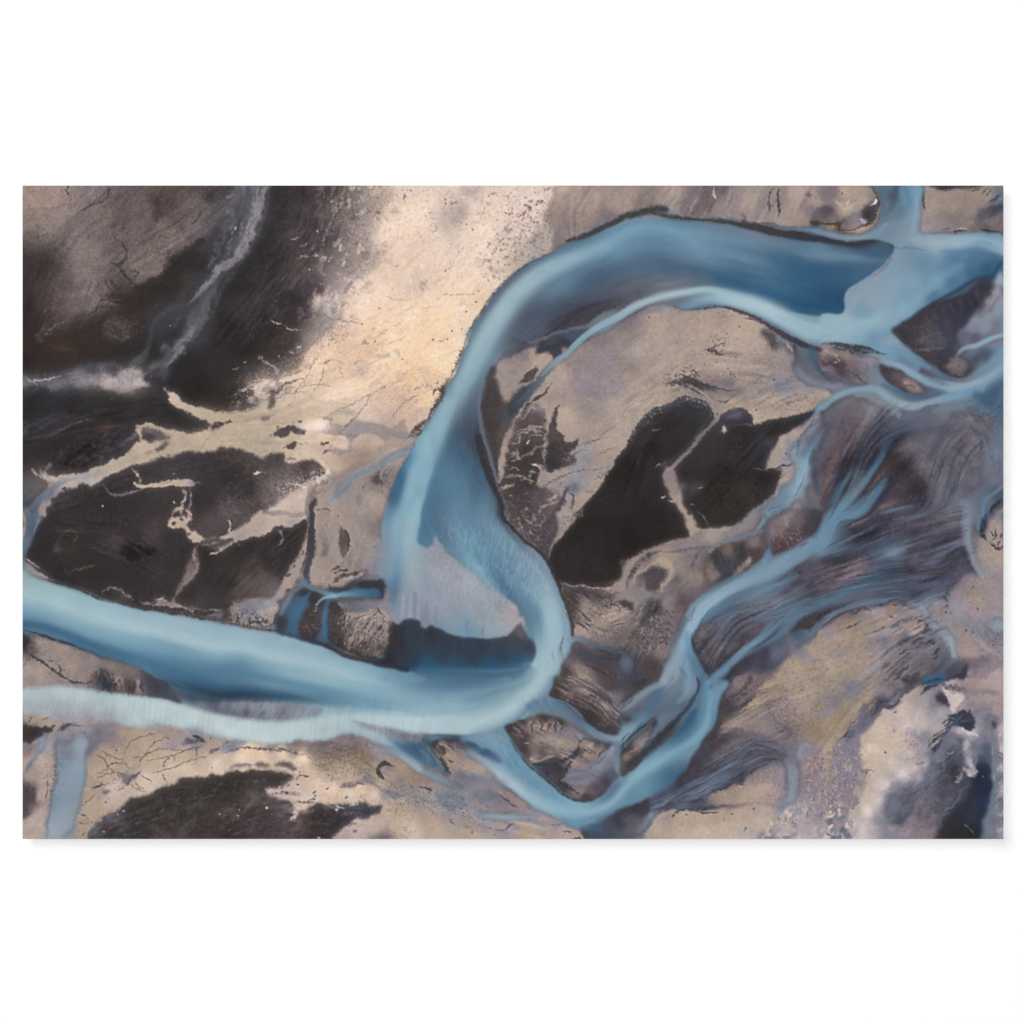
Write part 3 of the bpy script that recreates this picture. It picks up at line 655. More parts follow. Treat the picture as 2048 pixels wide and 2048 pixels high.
S('11: 640 1110 680 1085 730 1095', [2,4,2], '7a706a', .8,.8,1.5)
S('11: 970 970 1030 945 1050 955', [3,3,2], '554a44', .9,.9,2.5); S('11: 980 1045 1040 1020 1090 1035', [2,4,2], '55483e', .9,.85,2.5)
S('11: 1080 960 1060 1000 1090 1040', [6,4,3], '9a8260', 1,.5,2)
# the tan / slate creek that leaves the spit
S('11: 1880 930 1700 985 1500 1070 1350 1160 1200 1250 1050 1330 930 1400 865 1480 855 1600; 12: 860 60', [5,10,13,15,15,13,11,10,9,9], 'a0948c 9d9085 9f9084 9c8c80 938478 8a7b74 7f7270 786c6c 6a6064 5f565a', .9,.85,1, flow=True)
S('11: 1900 990 1700 1060 1500 1180 1300 1260 1180 1370 1100 1470 1020 1530', [8,13,13,12,11,8,4], '7d97ab 8599a8 8a99a5 8797a4 8193a2 8a949c 958f8c', .95,.85,1, flow=True)
S('11: 900 1500 880 1580 880 1642; 12: 880 100 885 250 870 400 845 520 830 620 840 690', [4,6,8,9,9,9,8,8,9], '4a4448 403b40 3a363b 3f3a3f 454047 4a464f 4f5066 54607a', .6,.95,1, flow=True)
S('11: 870 1460 840 1560 850 1642; 12: 850 120 850 200 830 300', [4,4,4,4,3,2], '8f8585 7a7072 6f6668', .9,.8,1)
S('12: 860 150 850 300 820 450 780 600', 1.6,'2f2b2e', 1,.6,1)
P('11: 890 1500 910 1470 935 1500 920 1550 890 1580', '2a2626', 2,1,.85)
S('11: 915 1590 980 1590 1040 1590 1055 1620', [1.5,2,3,1.5], '3f383a', .7,.9,1)
P('12: 940 0 1055 0 1050 150 1045 290 1050 380 1000 440 970 430 960 300 930 150', '12: 1000 60 93877e 1010 200 8a7f7c 1020 380 7a6f70 950 150 9b8f86', 1.5,3,.8)
D('12: 940 0 1070 0 1050 450 960 430', '6f6566', 2,.25,.6)
P('12: 1150 130 1190 170 1230 230 1243 300 1230 380 1195 460 1160 400 1140 320 1155 230', '12: 1170 200 5f5552 1190 300 564d4a 1180 420 6a605c', 1,1.5,.95)
S('12: 1190 165 1225 220 1243 290 1235 370 1200 455', [1,1.6,2,1.6,1], '2b2628', .7,.8)
S('12: 1050 590 1090 570 1140 545 1160 570 1220 580 1140 600 1070 600', [2,4,4,3,2,2,2], '3f3836', .8,.9,2)
S('12: 1170 560 1190 500 1240 440 1270 400', [3,2,2,1], '7a6e68', 1,.6,1)
S('12: 1090 690 1160 650 1220 630 1300 610 1380 585', [6,7,5,5,3], '564c48 4a413f 453d3c', .7,.95,2)
S('12: 1230 660 1300 640 1390 595', [3,5,4], 'a89a90', .8,.9,1.5)
DOT('12: 1135 55 1255 340 1050 715 1300 520', '2b2628', 1.4)
K('12: 1060 190 1120 130 1180 95', '8a7d75', .7,.6,1); K('12: 1460 360 1530 340', '5a4f50', .6,.6,1)
S('11: 1380 1380 1390 1350', [2,2.5], '6f6462', .8,.8,1); K('11: 1370 1410 1385 1380', '6f6462')
P('11: 1320 1480 1350 1440 1370 1500 1350 1580 1320 1560', '847a76', 2,3,.7)
P('11: 1450 1300 1500 1260 1560 1230 1540 1290 1580 1330 1500 1340', '11: 1500 1290 4a4444 1550 1320 55504f', 2,3,.85)
S('11: 1600 1180 1580 1280 1640 1400', [10,14,10], '7f7a7c 6f6b70 77737a', 1,.6,3)
D('11: 1400 1270 1620 1200 1680 1400 1560 1450 1450 1340', '5a5356', 2.2,.22,.75,80,2)
S('11: 1640 1130 1560 1250 1570 1330', [1,1.5,1], 'a89f9a', 1,.7,1)
# small dark creeks behind the spit
P('12: 1040 735 1100 720 1180 740 1280 700 1400 670 1500 665 1580 690 1605 750 1590 830 1550 860 1300 850 1150 830', '12: 1200 760 2f2a2b 1400 720 2f2a2b 1560 740 2d2a2d 1300 800 3f6080 1500 820 3a5470 1200 820 5f84a0 1400 850 42607f', 2.5,2,.95)
P('12: 850 750 950 790 1020 830 1000 900 960 980 940 1100 1000 1300 900 1280 760 1230 620 1200 540 1190 530 1080 570 990 640 940 700 800 780 740', '12: 850 790 36302f 950 850 352f2e 800 900 4c6482 720 1000 3f5f86 700 1150 415f83 880 1000 3f3836 850 1200 393334 600 1100 3a3b48 1000 1200 3f5c80', 3,2,.95)
S('12: 740 690 800 690 860 740 960 780 1060 810 1100 820', [5,8,6,6,7,7], '54708f 5d7c9a 5f7f9c 64869f 6f93ac 7fa5bb', .8,.9,1, flow=True)
S('12: 780 740 700 790 660 870 620 930 590 1000', [9,9,9,9,7], '5f7087 6a7a92 727f93 747c8d 6a7082', 1,.85,1, flow=True)
S('12: 860 800 790 880 740 980 700 1080 680 1180', [6,11,14,14,12], '46607f 3f5f86 41648c 3f6089 3a5478', .9,.85,1, flow=True)
S('12: 1500 800 1350 800 1200 810 1100 830 1020 840 960 870 925 910', [16,12,8,6,5,4,3], '3f5f80 4a7294 6698b2 7fb0c4 7daabc 86a5b5 94a0ab', .8,.95,1, flow=True)
S('12: 1090 860 1040 900 1020 1000 1000 1100 1010 1220 1030 1290', [5,8,9,10,9,7], '4a6f90 3f6389 426a92 436b94 3d5f85 354f70', .9,.9,1, flow=True)
S('12: 940 920 920 980', [3,5], '8a7f7a', 1,.8,2)
P('12: 790 1080 850 1040 940 1020 960 1130 930 1200 800 1210', '4c423f', 3,4,.8)
D('12: 780 1060 960 1000 960 1200 800 1220', '7d7068', 2.2,.25,.7, -30,2)
P('12: 1080 880 1150 900 1190 940 1300 980 1430 970 1520 955 1600 950 1640 1030 1620 1100 1640 1200 1630 1330 1500 1400 1300 1370 1150 1320 1060 1270 1060 1100', '12: 1120 920 37302f 1100 1100 4a4141 1300 1000 a09489 1450 1000 ab9f92 1560 1020 a99c90 1250 1100 7a7070 1450 1150 8f8580 1550 1200 8f8580 1300 1250 7a6f6b 1120 1250 3f3838 1550 1350 6a605d 1400 1350 5a504e', 2,3,.95)
D('12: 1080 900 1200 980 1300 1060 1200 1200 1250 1350 1080 1290', '2f2a2b', 3.2,.4,.8, -60,1.6)
D('12: 1250 1080 1450 1050 1620 1060 1620 1340 1450 1380 1250 1340', '453d40', 2.6,.36,.8, -65,3)
D('12: 1150 1050 1250 1000 1620 1020 1640 1330 1300 1390 1150 1250', 'b5a799', 2.4,.22,.75, -65,3)
S('12: 1160 900 1300 940 1430 930 1560 900', [5,10,12,10], '7f8292 747a8e 7a7f90 8a8c98', 1,.8,2)
K('12: 1230 1080 1350 1030 1450 990 1510 960', '4a4244', .8,.8,1); S('12: 1510 945 1550 985 1600 1030', [2.5,1.6,1], '3f3739', .7,.9,1)
S('12: 1060 1270 1200 1340 1350 1390 1500 1430 1650 1450', [4,7,8,7,5], '2a2527 302a2b 3a3233', 1,.9,2)
P('12: 1650 1060 1690 1100 1740 1100 1800 1055 1900 1060 1932 1100; 22: 0 1110 0 1500; 12: 1800 1520 1650 1460 1600 1380 1640 1250 1640 1130', '12: 1660 1130 3a3435 1690 1200 3f3a3d 1850 1100 33404f 1800 1250 33404f 1750 1400 333742 1900 1450 34465c', 3,3,.95)
# ---- top right sand -------------------------------------------------------------------------
P('20: 1330 54 1932 54; 30: 0 54 1932 54; 40: 0 54 480 54 560 120 590 230 560 380 480 470 380 520 250 525 130 500 0 480; 30: 1932 450 1750 470 1550 440 1350 420 1200 400 1000 370 800 360 600 350 500 300 400 250 300 250 150 290 0 340; 20: 1932 360 1700 440 1600 500 1450 550 1400 620 1280 680 1290 580 1300 480 1230 420 1210 340 1240 240 1290 150', '20: 1350 100 ab9d90 1300 300 93877d 1450 200 968a7f 1550 100 9a8c7e 1500 350 8f8279 1700 200 9d9087 1800 350 7d7272 1400 500 8a7e7a 1350 600 7f7372 1850 150 9a8e85;30: 60 200 a09387 100 100 a19488 250 150 8f8279 200 230 7f7370 480 100 a39589 500 200 988c84 700 250 75696d 800 200 6f6367 970 100 7c7070 1000 280 948985 1150 150 958986 1250 220 a09489 1400 100 948a86 1400 300 8f8581 1530 200 8a7f7c 1700 150 ab9c91 1700 350 9f9389 1850 300 857b80 1600 400 9d9187 1900 200 a89a8d 1800 420 9a8b80;40: 100 100 817770 60 180 8a8084 250 100 b0a08f 230 300 b0a18d 400 200 a3978a 80 320 635a5c 350 350 8f8b92 500 330 4a464c 350 430 6f6b70 200 450 4f443e 400 500 a08a74 100 480 9a8873 540 250 7a7068', 1.6,2,.97)
for x_ in (330,430,540,640,720,1060,1130,1200,1290,1370,1740,1780):
    S('30: %d %d %d %d %d %d' % (x_ + 60,70, x_ + 10,180, x_ - 60,300 + (x_ * 7) % 50), [4,7,3], ['b0a296', '75696c', '8a7e7c'][x_ // 10 % 3], 1,.45,3)
for x_ in range(1350,1932,60):
    S('20: %d %d %d %d %d %d' % (x_ + 70,110, x_ + 60,230, x_ + 30,400 - (x_ - 1350) // 5), [3,8,4], ['ab9e90', '84786f', 'a09284'][x_ // 60 % 3], 1,.3,3)
S('20: 1310 480 1240 400 1220 320 1260 230 1300 150', 1.6,'b3a08a', 1,.6,1)
S('30: 550 240 620 180 700 110 760 70', [2,2,1.5,1], '7a6a60', 1,.7,2); S('30: 500 100 420 200', [8,3], 'ab9e91', 1,.6,2)
S('30: 900 60 905 130 930 190', [2,2.5,1.5], 'cdbfac', .7,.95,1); S('30: 1050 60 1045 180 1000 250', [6,5,2], 'a89b90', 1,.8,2)
P('30: 920 60 1030 60 1020 120 980 150 940 130', '6f666a', 2,2,.85)
S('30: 910 200 870 260 850 330', [2,3,1], '5a4f52', 1,.7,2); S('30: 1060 230 1030 290 1080 340 1110 350', 1.5,'a99b94', 1,.6,2)
S('30: 1530 70 1525 200 1535 320 1525 370', [3,2.5,4,2], '3f3639', .7,.9,1.5); S('30: 1460 80 1440 180 1430 260 1445 330', [2,1.5,4,1.5], '4c4245', .8,.85,2)
P('30: 1800 140 1830 120 1845 145 1820 170', '6a6069', 1,2,.9); DOT('30: 1860 235 1885 170 1900 270 1855 140', '5a5056', 1.5)
P('30: 1870 300 1932 250; 40: 60 230 110 250 150 330 165 400 130 430 60 425 0 400; 30: 1932 400 1840 420', '30: 1900 300 6a626a; 40: 60 300 595258 60 400 6f6568 130 380 7f7570', 2,2,.9)
P('30: 1830 400 1860 380 1932 400 1932 430 1850 430', '38342f', 2,2,.9)
S('40: 0 420 80 430 160 425 190 400', [2,3,3,2], '3f3530', .7,.9,1); S('40: 210 400 185 440 175 480', [2,2.5,2], '2f2828', .8,.9,.5)
P('40: 0 60 170 60 160 130 110 180 0 170; 30: 1932 60', '40: 60 120 7a7078', 4,3,.7)
P('40: 210 470 200 440 250 380 290 330 400 290 440 250 540 230 550 300 520 370 450 420 350 460 270 490', '40: 250 430 77727a 350 350 7f7a82 450 330 2f2d30 520 300 4a4850 350 420 827c86 300 460 8a7a6c', 1.6,1.2,.95)
S('40: 380 380 430 400 400 420', [3,5,2], 'c3b8c0', 1,.9,1); S('40: 540 150 550 190 520 230 480 260', [1,2,3,1.5], 'd3cbc8', .8,.9,.8)
S('40: 490 70 530 120 555 180 560 230 550 280', [4,3,2.5,3,2], '6a5f58 4a4440 2b2727', .7,.95,.6)
S('40: 200 480 300 485 400 450 480 410 530 360', [1.5,1.5,1.5,1.5,1], '33291f', .6,.9,.5)
S('40: 190 495 300 498 420 470 520 420 560 330 580 230', [2,3,4,3,3,2], 'a89078', .9,.85,1)
S('40: 130 250 200 330 190 400', [3,4,2], '9a8a78', 1,.7,2); S('40: 170 200 250 260 330 250', [6,10,8], 'baa892', 1,.6,3)
S('40: 270 200 260 240', 3,'c3b5a8', 1,.8,1)
DOT('40: 210 130 130 200 175 110', '5c5050', 1.2)
# far corner sand
P('40: 985 54 1932 54 1773 54 1773 530 1600 500 1540 470 1470 500 1380 500 1280 510 1200 500 1050 520 950 510 960 350 975 200', '40: 1020 200 9a8a80 1100 250 a3938a 1200 150 95887c 1300 250 9d9084 1150 350 8f8178 1350 350 8c7d78 1450 300 938678 1500 150 958878 1620 120 9a8d80 1600 200 8f8478 1700 100 6f6f7a 1700 220 64708a 1550 350 6a6a76 1650 330 5c5c68 1700 400 847a7c 1450 420 8a7c76 1300 450 837882 1100 440 8c8486 1000 480 8f8a8c 1600 440 7a6f72', 2,2,.95)
P('40: 1060 54 1550 54 1480 75 1380 80 1280 85 1180 100 1120 85', '2f2d36', 2.5,1.5,.95)
S('40: 985 60 985 150 1000 230 1005 300', [4,3,3.5,2], '3a3236 4c4248 6a5f62', .7,.9,1)
for a_, b_, c_, d_ in ((1560,130,1640,60), (1570,110,1610,70), (1600,150,1660,90), (1640,200,1740,150), (1660,230,1760,120), (1450,110,1540,90), (1700,240,1765,200), (1620,220,1700,180)):
    S('40: %d %d %d %d' % (a_, b_, c_, d_), [1.5,4,1.5], '4a4c60', .8,.85,2)
S('40: 1770 110 1720 210 1640 250', [6,7,4], '647da8', 1,.8,2)
P('40: 1773 250 1700 240 1600 260 1530 310 1490 380 1460 440 1420 470 1490 470 1540 440 1600 380 1680 340 1773 300', '40: 1700 280 4c4a58 1550 340 5c5862 1480 430 6f676a', 3,2,.85)
S('40: 1420 480 1340 470 1310 465', [3,3,1.5], 'b09c88', .8,.9,1); S('40: 1280 500 1340 490 1400 495', 2,'38302e', .8,.9,1); S('40: 1180 490 1260 465', [3,2], '55525f', 1,.7,1.5)
S('40: 1490 430 1440 400 1400 460', [1,2,1], 'a3988e', 1,.6,1)
P('40: 1550 440 1650 390 1773 350 1773 520 1650 500 1560 480', '40: 1650 420 7f7474 1700 470 6f6462 1600 470 5a4f4f', 3,4,.8)
D('40: 1560 440 1700 370 1773 350 1773 480 1650 480', 'a39892', 2,.25,.6); S('40: 1530 470 1620 495 1773 525', [2,4,4], '2d2426', .8,.9,1)
# ---- island inside the upper bend ---------------------------------------------------------
P('21: 740 200 900 100 1050 20; 20: 1150 1600 1500 1580 1932 1400; 30: 200 1300 500 1250 800 1240 1100 1270 1300 1360 1420 1450 1500 1642; 31: 1650 0 1680 100 1680 250 1800 380 1932 420; 41: 0 420 130 480 60 560 0 600; 31: 1932 600 1700 680 1500 700 1300 760 1100 800 700 950 500 1050 300 1300 100 1600; 22: 1500 100 1240 470 1100 370 900 200 800 0; 21: 780 1400 740 1000 780 700', '20: 1700 1500 7f7576; 30: 100 1500 8f847f 60 1400 7a7075 400 1350 a39588 400 1550 a5978b 800 1300 a59688 900 1500 a9998c 1200 1400 ac9a8b 1350 1500 a99b8e;31: 200 50 a3978d 80 200 94897f 200 400 a69a8d 500 200 a99b8e 900 150 a89a8c 300 550 aea08f 1000 300 a2948a 900 400 847878 1200 250 a3978c 1400 300 9a9088 1300 450 a09389 1550 400 858892 1500 550 a89a8c 1100 550 ab9c8c 1100 450 847f80 1400 650 ab9d8d 1800 550 ab9c8c 1700 150 88828a 1500 100 9a8d84 1300 700 b3a593;21: 1500 200 857b78 1350 300 a3968b 1600 400 8f858a 1750 200 8a8082 1850 400 94898a 1900 600 a89b8f 1400 500 a0948a 1250 550 a0948a 1600 650 9b9086 1700 850 a09489 1500 800 a89b8b 1400 700 b0a18f 1550 950 9a9088 1600 1100 8f8d92 1750 1100 a09389 1800 950 ab9d8c 1550 1300 8c8a93 1700 1300 a3968a 1450 1200 988d84 1600 1450 9f9287 1000 100 857a7c 1100 110 aa9a88 900 250 968a82 850 450 94877e 1000 250 9b8f85 1150 150 b0a090', 2,2,.97)

# ---- dark lagoons on the island -------------------------------------------------------------
LAG = P('21: 1932 1040 1860 1150 1750 1340 1600 1520 1480 1642; 22: 1520 80 1400 210 1290 350 1240 480 1260 560 1300 680 1400 705 1650 690 1932 650; 32: 0 480 60 470 150 430 350 340 500 290 670 240 640 130 800 180 870 185 1050 150 1200 70 1320 0; 31: 1180 1642 1250 1600 1360 1520 1480 1420 1520 1320 1550 1210 1395 1205 1430 1100 1480 1000 1540 890 1600 840 1700 790 1800 720 1890 650 1750 660 1600 690 1400 730 1300 775 1270 700 1220 630 1130 600 1050 620 980 690 930 740 890 760 910 690 870 610 800 540 700 510 600 495 500 545 420 590 300 625 200 715 120 840 60 960 0 1035',
  '31: 600 560 3a3a40 700 620 33333a 400 650 2f2e31 300 750 332f30 200 850 2f2c2d 500 750 2c2929 300 1000 1f1c1b 100 1200 1f1c1b 100 1500 24201f 800 650 38373d 700 800 2c292a 550 950 262323 1130 640 5f5f6a 1060 640 4a4a54 1230 700 302f35 1000 800 3a373b 1100 850 2f2b2a 900 950 3a3637 800 1100 35302f 1000 1050 363130 1200 1000 272321 1400 950 37353b 1350 1100 35323a 1500 850 25211f 1700 700 302e33 1500 760 2a282b 1200 850 26221f 600 1150 332f30 700 1250 302c2d 1000 1200 25211f 900 1350 25211e 1200 1400 322c27 1000 1500 2c2724 1400 1280 221f1e 1480 1350 302d2f 900 1600 2d2826 350 1350 2c292b; 22: 1700 300 26221f 1500 500 2a2623 1850 400 231f1d 1700 550 2c2825 1500 200 221f1e; 32: 300 100 221e1c 100 300 1f1b19 900 80 302b29', 1.4,1.6,.97)
LM = full(LAG)
S('31: 0 1080 60 970 130 830 220 720 330 640 500 590 600 530 720 530 820 570 880 660', [6,6,5,6,7,7,7,6,5,5], '34343d 42424d 4f515f 565869 4c4e5b', 1,.8,2, clip=LM)
D('31: 280 640 450 520 560 450 700 440 830 510 900 640 840 620 700 560 560 540 420 620 300 700 180 780 100 900 40 1000 60 860 160 700', 'b5a99f', 2.4,.35,.8)
D('31: 300 640 450 560 560 490 700 480 830 560 860 620 700 540 520 560 420 600 300 680 180 760', '3a3a44', 2.4,.35,.8)
P('31: 1010 690 1040 630 1130 600 1220 630 1270 700 1150 700 1080 680', '31: 1100 640 656672 1200 660 4a4a54 1040 650 55565f', 4,3,.8, clip=LM)
S('31: 1050 790 1130 770 1200 760 1250 775 1285 790', 1.5,'3f3e42 5a5a60 7a7a80', .9,.8,.5)
P('31: 1310 940 1450 900 1540 880 1480 1010 1420 1120 1390 1190 1320 1180 1280 1100 1300 1000', '31: 1450 950 464650' + ' 1350 1000 33313a 1380 1130 302d33', 4,2,.85, clip=LM)
for a_ in range(11):
    S('31: %d %d %d %d %d %d' % (1000 + 30 * a_, 860 + (a_ * 17) % 60,1060 + 18 * a_, 960 + 10 * a_, 1010 + 24 * a_, 1060 + 12 * a_), [1.5,4,1], '3d3633' if a_ % 2 else '221e1c', 1,.35,4)
D('31: 780 1350 1000 1300 1300 1350 1400 1450 1200 1600 900 1642 760 1500', '4a4038', 1.8,.3,.4); T('31: 780 1350 1300 1300 1450 1450 1200 1642 760 1642', 5,9)
D('31: 550 860 1100 800 1200 1100 800 1200 560 1180', '49423f', 2,.15,.5, -25,3)
# the pale beam between the lobes and its foot
S('31: 900 650 820 760 740 870 660 990 560 1070 450 1120 370 1150 330 1190', [7,8,7,6,6,7,6,3], '44444f 4f505c 4a4a56 454550 4a4852 55535c', 1,.85,1.5)
S('31: 940 700 860 790 780 880 700 980 600 1080 510 1160 450 1230 450 1320', [4,6,7,6.5,6,7,10,12], '8f857f 6c6767 75706f 7a7575 857c79 8a7d7a 8f827e', .9,.95,1.2)
P('31: 380 1150 440 1180 430 1300 460 1420 500 1500 620 1480 700 1430 800 1380 790 1320 700 1300 600 1330 540 1280 530 1200 420 1140', '31: 480 1250 85787a 560 1350 7a7075 700 1340 4a464c 650 1420 4a4549 500 1450 8f8580', 4,3,.85)
P('31: 430 1200 500 1180 530 1260 570 1380 600 1500 650 1600 660 1642; 32: 690 20 720 90 750 160 800 180 840 170 1100 150 1400 250 900 300 700 260 650 170 600 60 570 0; 31: 560 1600 520 1530 480 1450 440 1320', '31: 480 1250 8f8081 530 1400 978a84 560 1500 a3978c 600 1600 a3978c; 32: 650 100 a8998a 760 220 a3968a', 1.6,2,.95)
S('31: 330 1190 370 1150 385 1130', [1,1.5,1], '8a8588', .9,.8,.5)
P('31: 980 800 1000 770 1020 820 1005 850 985 840', 'b5abab', 1,1,.9); DOT('31: 965 840 970 900', '8f8585', 1.3)
S('31: 300 820 340 828 390 812', [1,1.4,1], '7f7c80', .9,.8,1); S('31: 385 1475 410 1478 435 1462', [1,1.8,1], 'c9c0bd', .9,.9,.8)
S('31: 750 1385 790 1370', [1.5,1], '9a969a', .9,.8,.5); S('31: 680 1525 720 1540', [1,2], '8a8890', .9,.7,1.5); S('31: 740 1590 790 1642; 32: 850 150', [2,2.5,1], '77757e', 1,.7,2)
S('31: 460 1490 520 1520', [1.5,2], 'c5b9b0', .9,.8,1.5); S('32: 640 0 700 60 740 130', [2,3,2], '4f4f5c', 1,.6,2)
# fans of debris
P('31: 470 370 560 340 620 330 720 340 800 380 900 400 1000 430 1150 430 1180 470 1000 480 850 460 740 440 680 400 600 390', '31: 600 370 4a4549 720 370 38343a 850 420 4c484c 1000 460 7f7877 1100 460 837c7a', 2,4,.85)
D('31: 460 300 560 270 680 220 740 270 760 340 600 400 480 420', '423a3f', 2.6,.45,.9,20,2)
S('31: 540 280 640 310 740 360 830 400 900 410 1000 435 1100 440 1150 440', [3,4,4,4,2,1.6,1.4,1], '38333a', .9,.9,2)
S('31: 480 370 580 390 700 430 800 500', [2,3,3,2], '4a4247', .9,.8,2); S('31: 640 380 760 440 900 560', [2,3,2], 'b0a292', 1,.6,1)
P('31: 880 340 950 300 1060 310 1110 350 1080 400 1000 410 920 380', '6f6568', 4,3,.7); D('31: 820 350 900 270 1100 250 1160 300 1100 400 1120 340 1000 300 900 330', '4f464a', 2.4,.25,.85)
DOT('31: 1010 150 1065 280 1110 300 1140 290 1090 225 1040 235 820 180 860 100 820 40 850 30 1115 120 935 155 455 268 990 10 960 20', '3f373b', 1.4)
S('31: 840 30 900 60 960 80 1010 95', [2,4,4,1.5], '332d33', .8,.9,2.5); S('31: 930 60 1050 75 1200 85', [4,8,5], '7f7270', 1,.7,1); S('30: 820 1640 900 1620 1000 1580 1015 1550', [2,2,1.5,1.5], '413a3e', .8,.7,2)
D('30: 770 1580 900 1600 1050 1550 1040 1490 1000 1500 860 1550; 31: 1000 60 850 120 800 20', '443c40', 2,.2,.85)
S('31: 930 540 1000 545 1060 532', [2,2.5,1.5], '5a585f', .8,.85,1); DOT('31: 1310 625 1480 335', '3a3438', 2)
S('31: 920 700 940 660 955 700', [2,1.6,1], '5a4f4c', .9,.8,1)
K('31: 0 740 50 630 130 560 230 525 330 510 400 490', '857970', .9,.8,1); K('21: 1500 980 1600 940 1700 915 1800 890 1932 900', '7a6f69'); K('21: 1700 910 1800 830 1932 750', '7a6f69')
K('31: 230 260 350 390', '8a7e75', .7,.5)
for q_ in ((1100,430,1300,350,1500,180), (1200,500,1320,340,1420,230), (950,600,1150,450,1280,380), (1150,600,1300,480,1450,400), (1350,650,1500,560,1700,480), (1400,700,1600,560,1800,500), (1300,600,1500,450,1600,400), (1500,620,1700,540,1900,470), (1000,560,1080,500,1180,380)):
    K('31: %d %d %d %d %d %d' % q_, '7a6c64', .8,.6,1.5,1)
D('31: 1300 200 1500 100 1700 300 1500 420 1350 380', '6f707a', 2,.2,.5); P('31: 1380 380 1450 320 1600 300 1650 380 1500 400', '80848f', 8,5,.5)
D('31: 1300 600 1500 520 1932 430 1932 600 1500 680 1330 700', '6a5f5c', 1.8,.15,.6, -30,2)
# strip of bank and the membrane of dry pools
P('21: 690 190 730 230 745 400 770 520 830 540 870 520 940 430 1000 410 1090 400 1040 500 970 600 920 700 880 800 840 900 770 1100 760 1300 780 1450 830 1642 720 1642 650 1250 600 1000 560 700 620 450 660 280', '21: 700 300 48423f 700 500 45403b 800 600 4a4445 700 800 45403b 950 480 434a52 1000 500 454f5c 880 620 444c53 860 750 4a4e55 800 850 544e4c 700 1000 4a4542 720 1200 3d3938 800 560 4a403e 600 950 4a4a55', 3,3,.93)
S('21: 1280 200 1180 290 1100 400 1020 500 930 580 860 650', [9,11,12,12,12,9], '73869a 5d6c7f 4e5c70 475261 434a52', .9,.85,2, flow=True)
S('21: 570 480 560 600 580 750 610 900 650 1030 700 1180 740 1300 770 1450', [7,9,10,10,10,8,5,3], '6f7d8f 75788a 777a8a 717484 6c6c7a 66636f', .9,.8,1, flow=True)
S('21: 530 800 560 950 620 1150 700 1350 770 1550; 22: 820 80 900 210', [4,8,10,9,7,4,3], '3b3a45 343235 2e2b2b 2c2827', 1,.85,1)
P('21: 960 380 1000 270 1060 230 1110 215 1140 250 1100 310 1120 330 1060 350 1000 370', '564c4a', 1,2,.95)
S('21: 950 400 990 290 1050 225 1090 190 1150 200 1130 260 1100 320 1120 340 1040 370 970 390', 1.5,'b5a596', .9,.8,2)
D('21: 1060 190 1120 150 1180 190 1130 230', 'c0b0a0', 2,.35,.7)
S('21: 1280 370 1200 450 1130 500 1060 550 1000 620 960 660', [1.5,3,5,5,4,3], '2f2b2e', .7,.95,2)
S('21: 1290 350 1180 420 1080 520 1000 590 930 700 880 800', [3,2,1.5,1.5,2,3], 'a3948a', .9,.9,1.2)
POOL = P('21: 1130 550 1180 600 1205 720 1200 800 1235 870 1240 1000 1190 1140 1150 1250 1140 1370 1260 1390 1330 1440 1310 1560 1250 1642; 22: 1330 60 1310 250 1240 470 1090 340 900 200 850 100 820 0; 21: 790 1500 770 1350 800 1250 840 1100 850 1000 900 850 920 740 960 660 1050 600', '21: 1130 600 7f7676 1100 700 5a5050 1000 750 554b4b 950 900 5a5253 1100 900 574c4c 1050 1000 3d3839 1150 1050 4a4142 950 1200 443f40 1080 1270 322f31 900 1400 443d3e 1000 1500 4c4547 1150 1500 5d5357 1250 1500 6a5f62 880 1550 4f4849; 22: 1000 60 4c4446 1200 100 5c5154 1250 200 504a50 950 180 5a4f52 1150 250 4c4449 1230 350 4a454a', 1.6,4,.95)
PM = full(POOL)
D('21: 780 1450 1350 1400 1300 1642; 22: 1300 200 1200 400 900 200 800 0', '8a7d7b', 2.6,.2,.5,20,1.6, clip=PM)
D('22: 850 60 1100 20 1180 200 1100 300 950 220', 'a3948d', 2.4,.22,.65, clip=PM)
S('21: 880 820 830 950 790 1050 780 1200 770 1320', [7,9,10,9,6], '93867f a09287 ab9b8f a5968d 8f827d', .9,.9,3)
for s_, w_ in (('930 740 1000 700 1040 640 1100 620 1180 650', 2.5), ('900 850 1000 800 1100 790 1180 770 1200 720', 3), ('920 900 1000 840 1100 810 1200 850', 4), ('1060 880 1050 920 1030 960', 1.8), ('1040 880 1100 850 1160 870 1200 890', 3), ('960 1070 1050 1050 1120 1000 1220 960', 5), ('860 1080 930 1050 950 1100 880 1130', 3), ('880 960 940 940 980 880', 4), ('800 1290 900 1270 1000 1290 1050 1320 1130 1350', 6), ('1060 1300 1070 1240 1140 1200', 2.5), ('1060 1130 1130 1150 1180 1200 1250 1240', 4), ('1240 830 1230 900 1210 1000 1190 1130', 6), ('1130 1360 1250 1280 1400 1240 1480 1200', 5), ('780 1390 840 1370 900 1330', 4), ('1000 1440 1040 1420', 1.5), ('1000 1590 1050 1580', 1.5), ('1130 1642 1160 1580 1250 1530 1330 1500', 4), ('1200 1500 1280 1480 1330 1420', 4), ('830 1200 900 1190 980 1210', 1.5), ('850 1450 900 1440', 1.5), ('1220 1250 1180 1300 1130 1330', 4), ('1280 1400 1300 1460 1260 1500', 3), ('940 1000 920 1040 860 1040', 3)):
    S('21: ' + s_, [w_ * .7, w_, w_ * .8], '93857f a5978c 9a8c84', .9,.85,3)
S('21: 1030 960 1050 920', 1.6,'e0d5c8', .8,.95,.5); S('21: 1060 1130 1110 1150 1150 1190', [1.5,2,3], 'dccfc0', .8,.9,2)
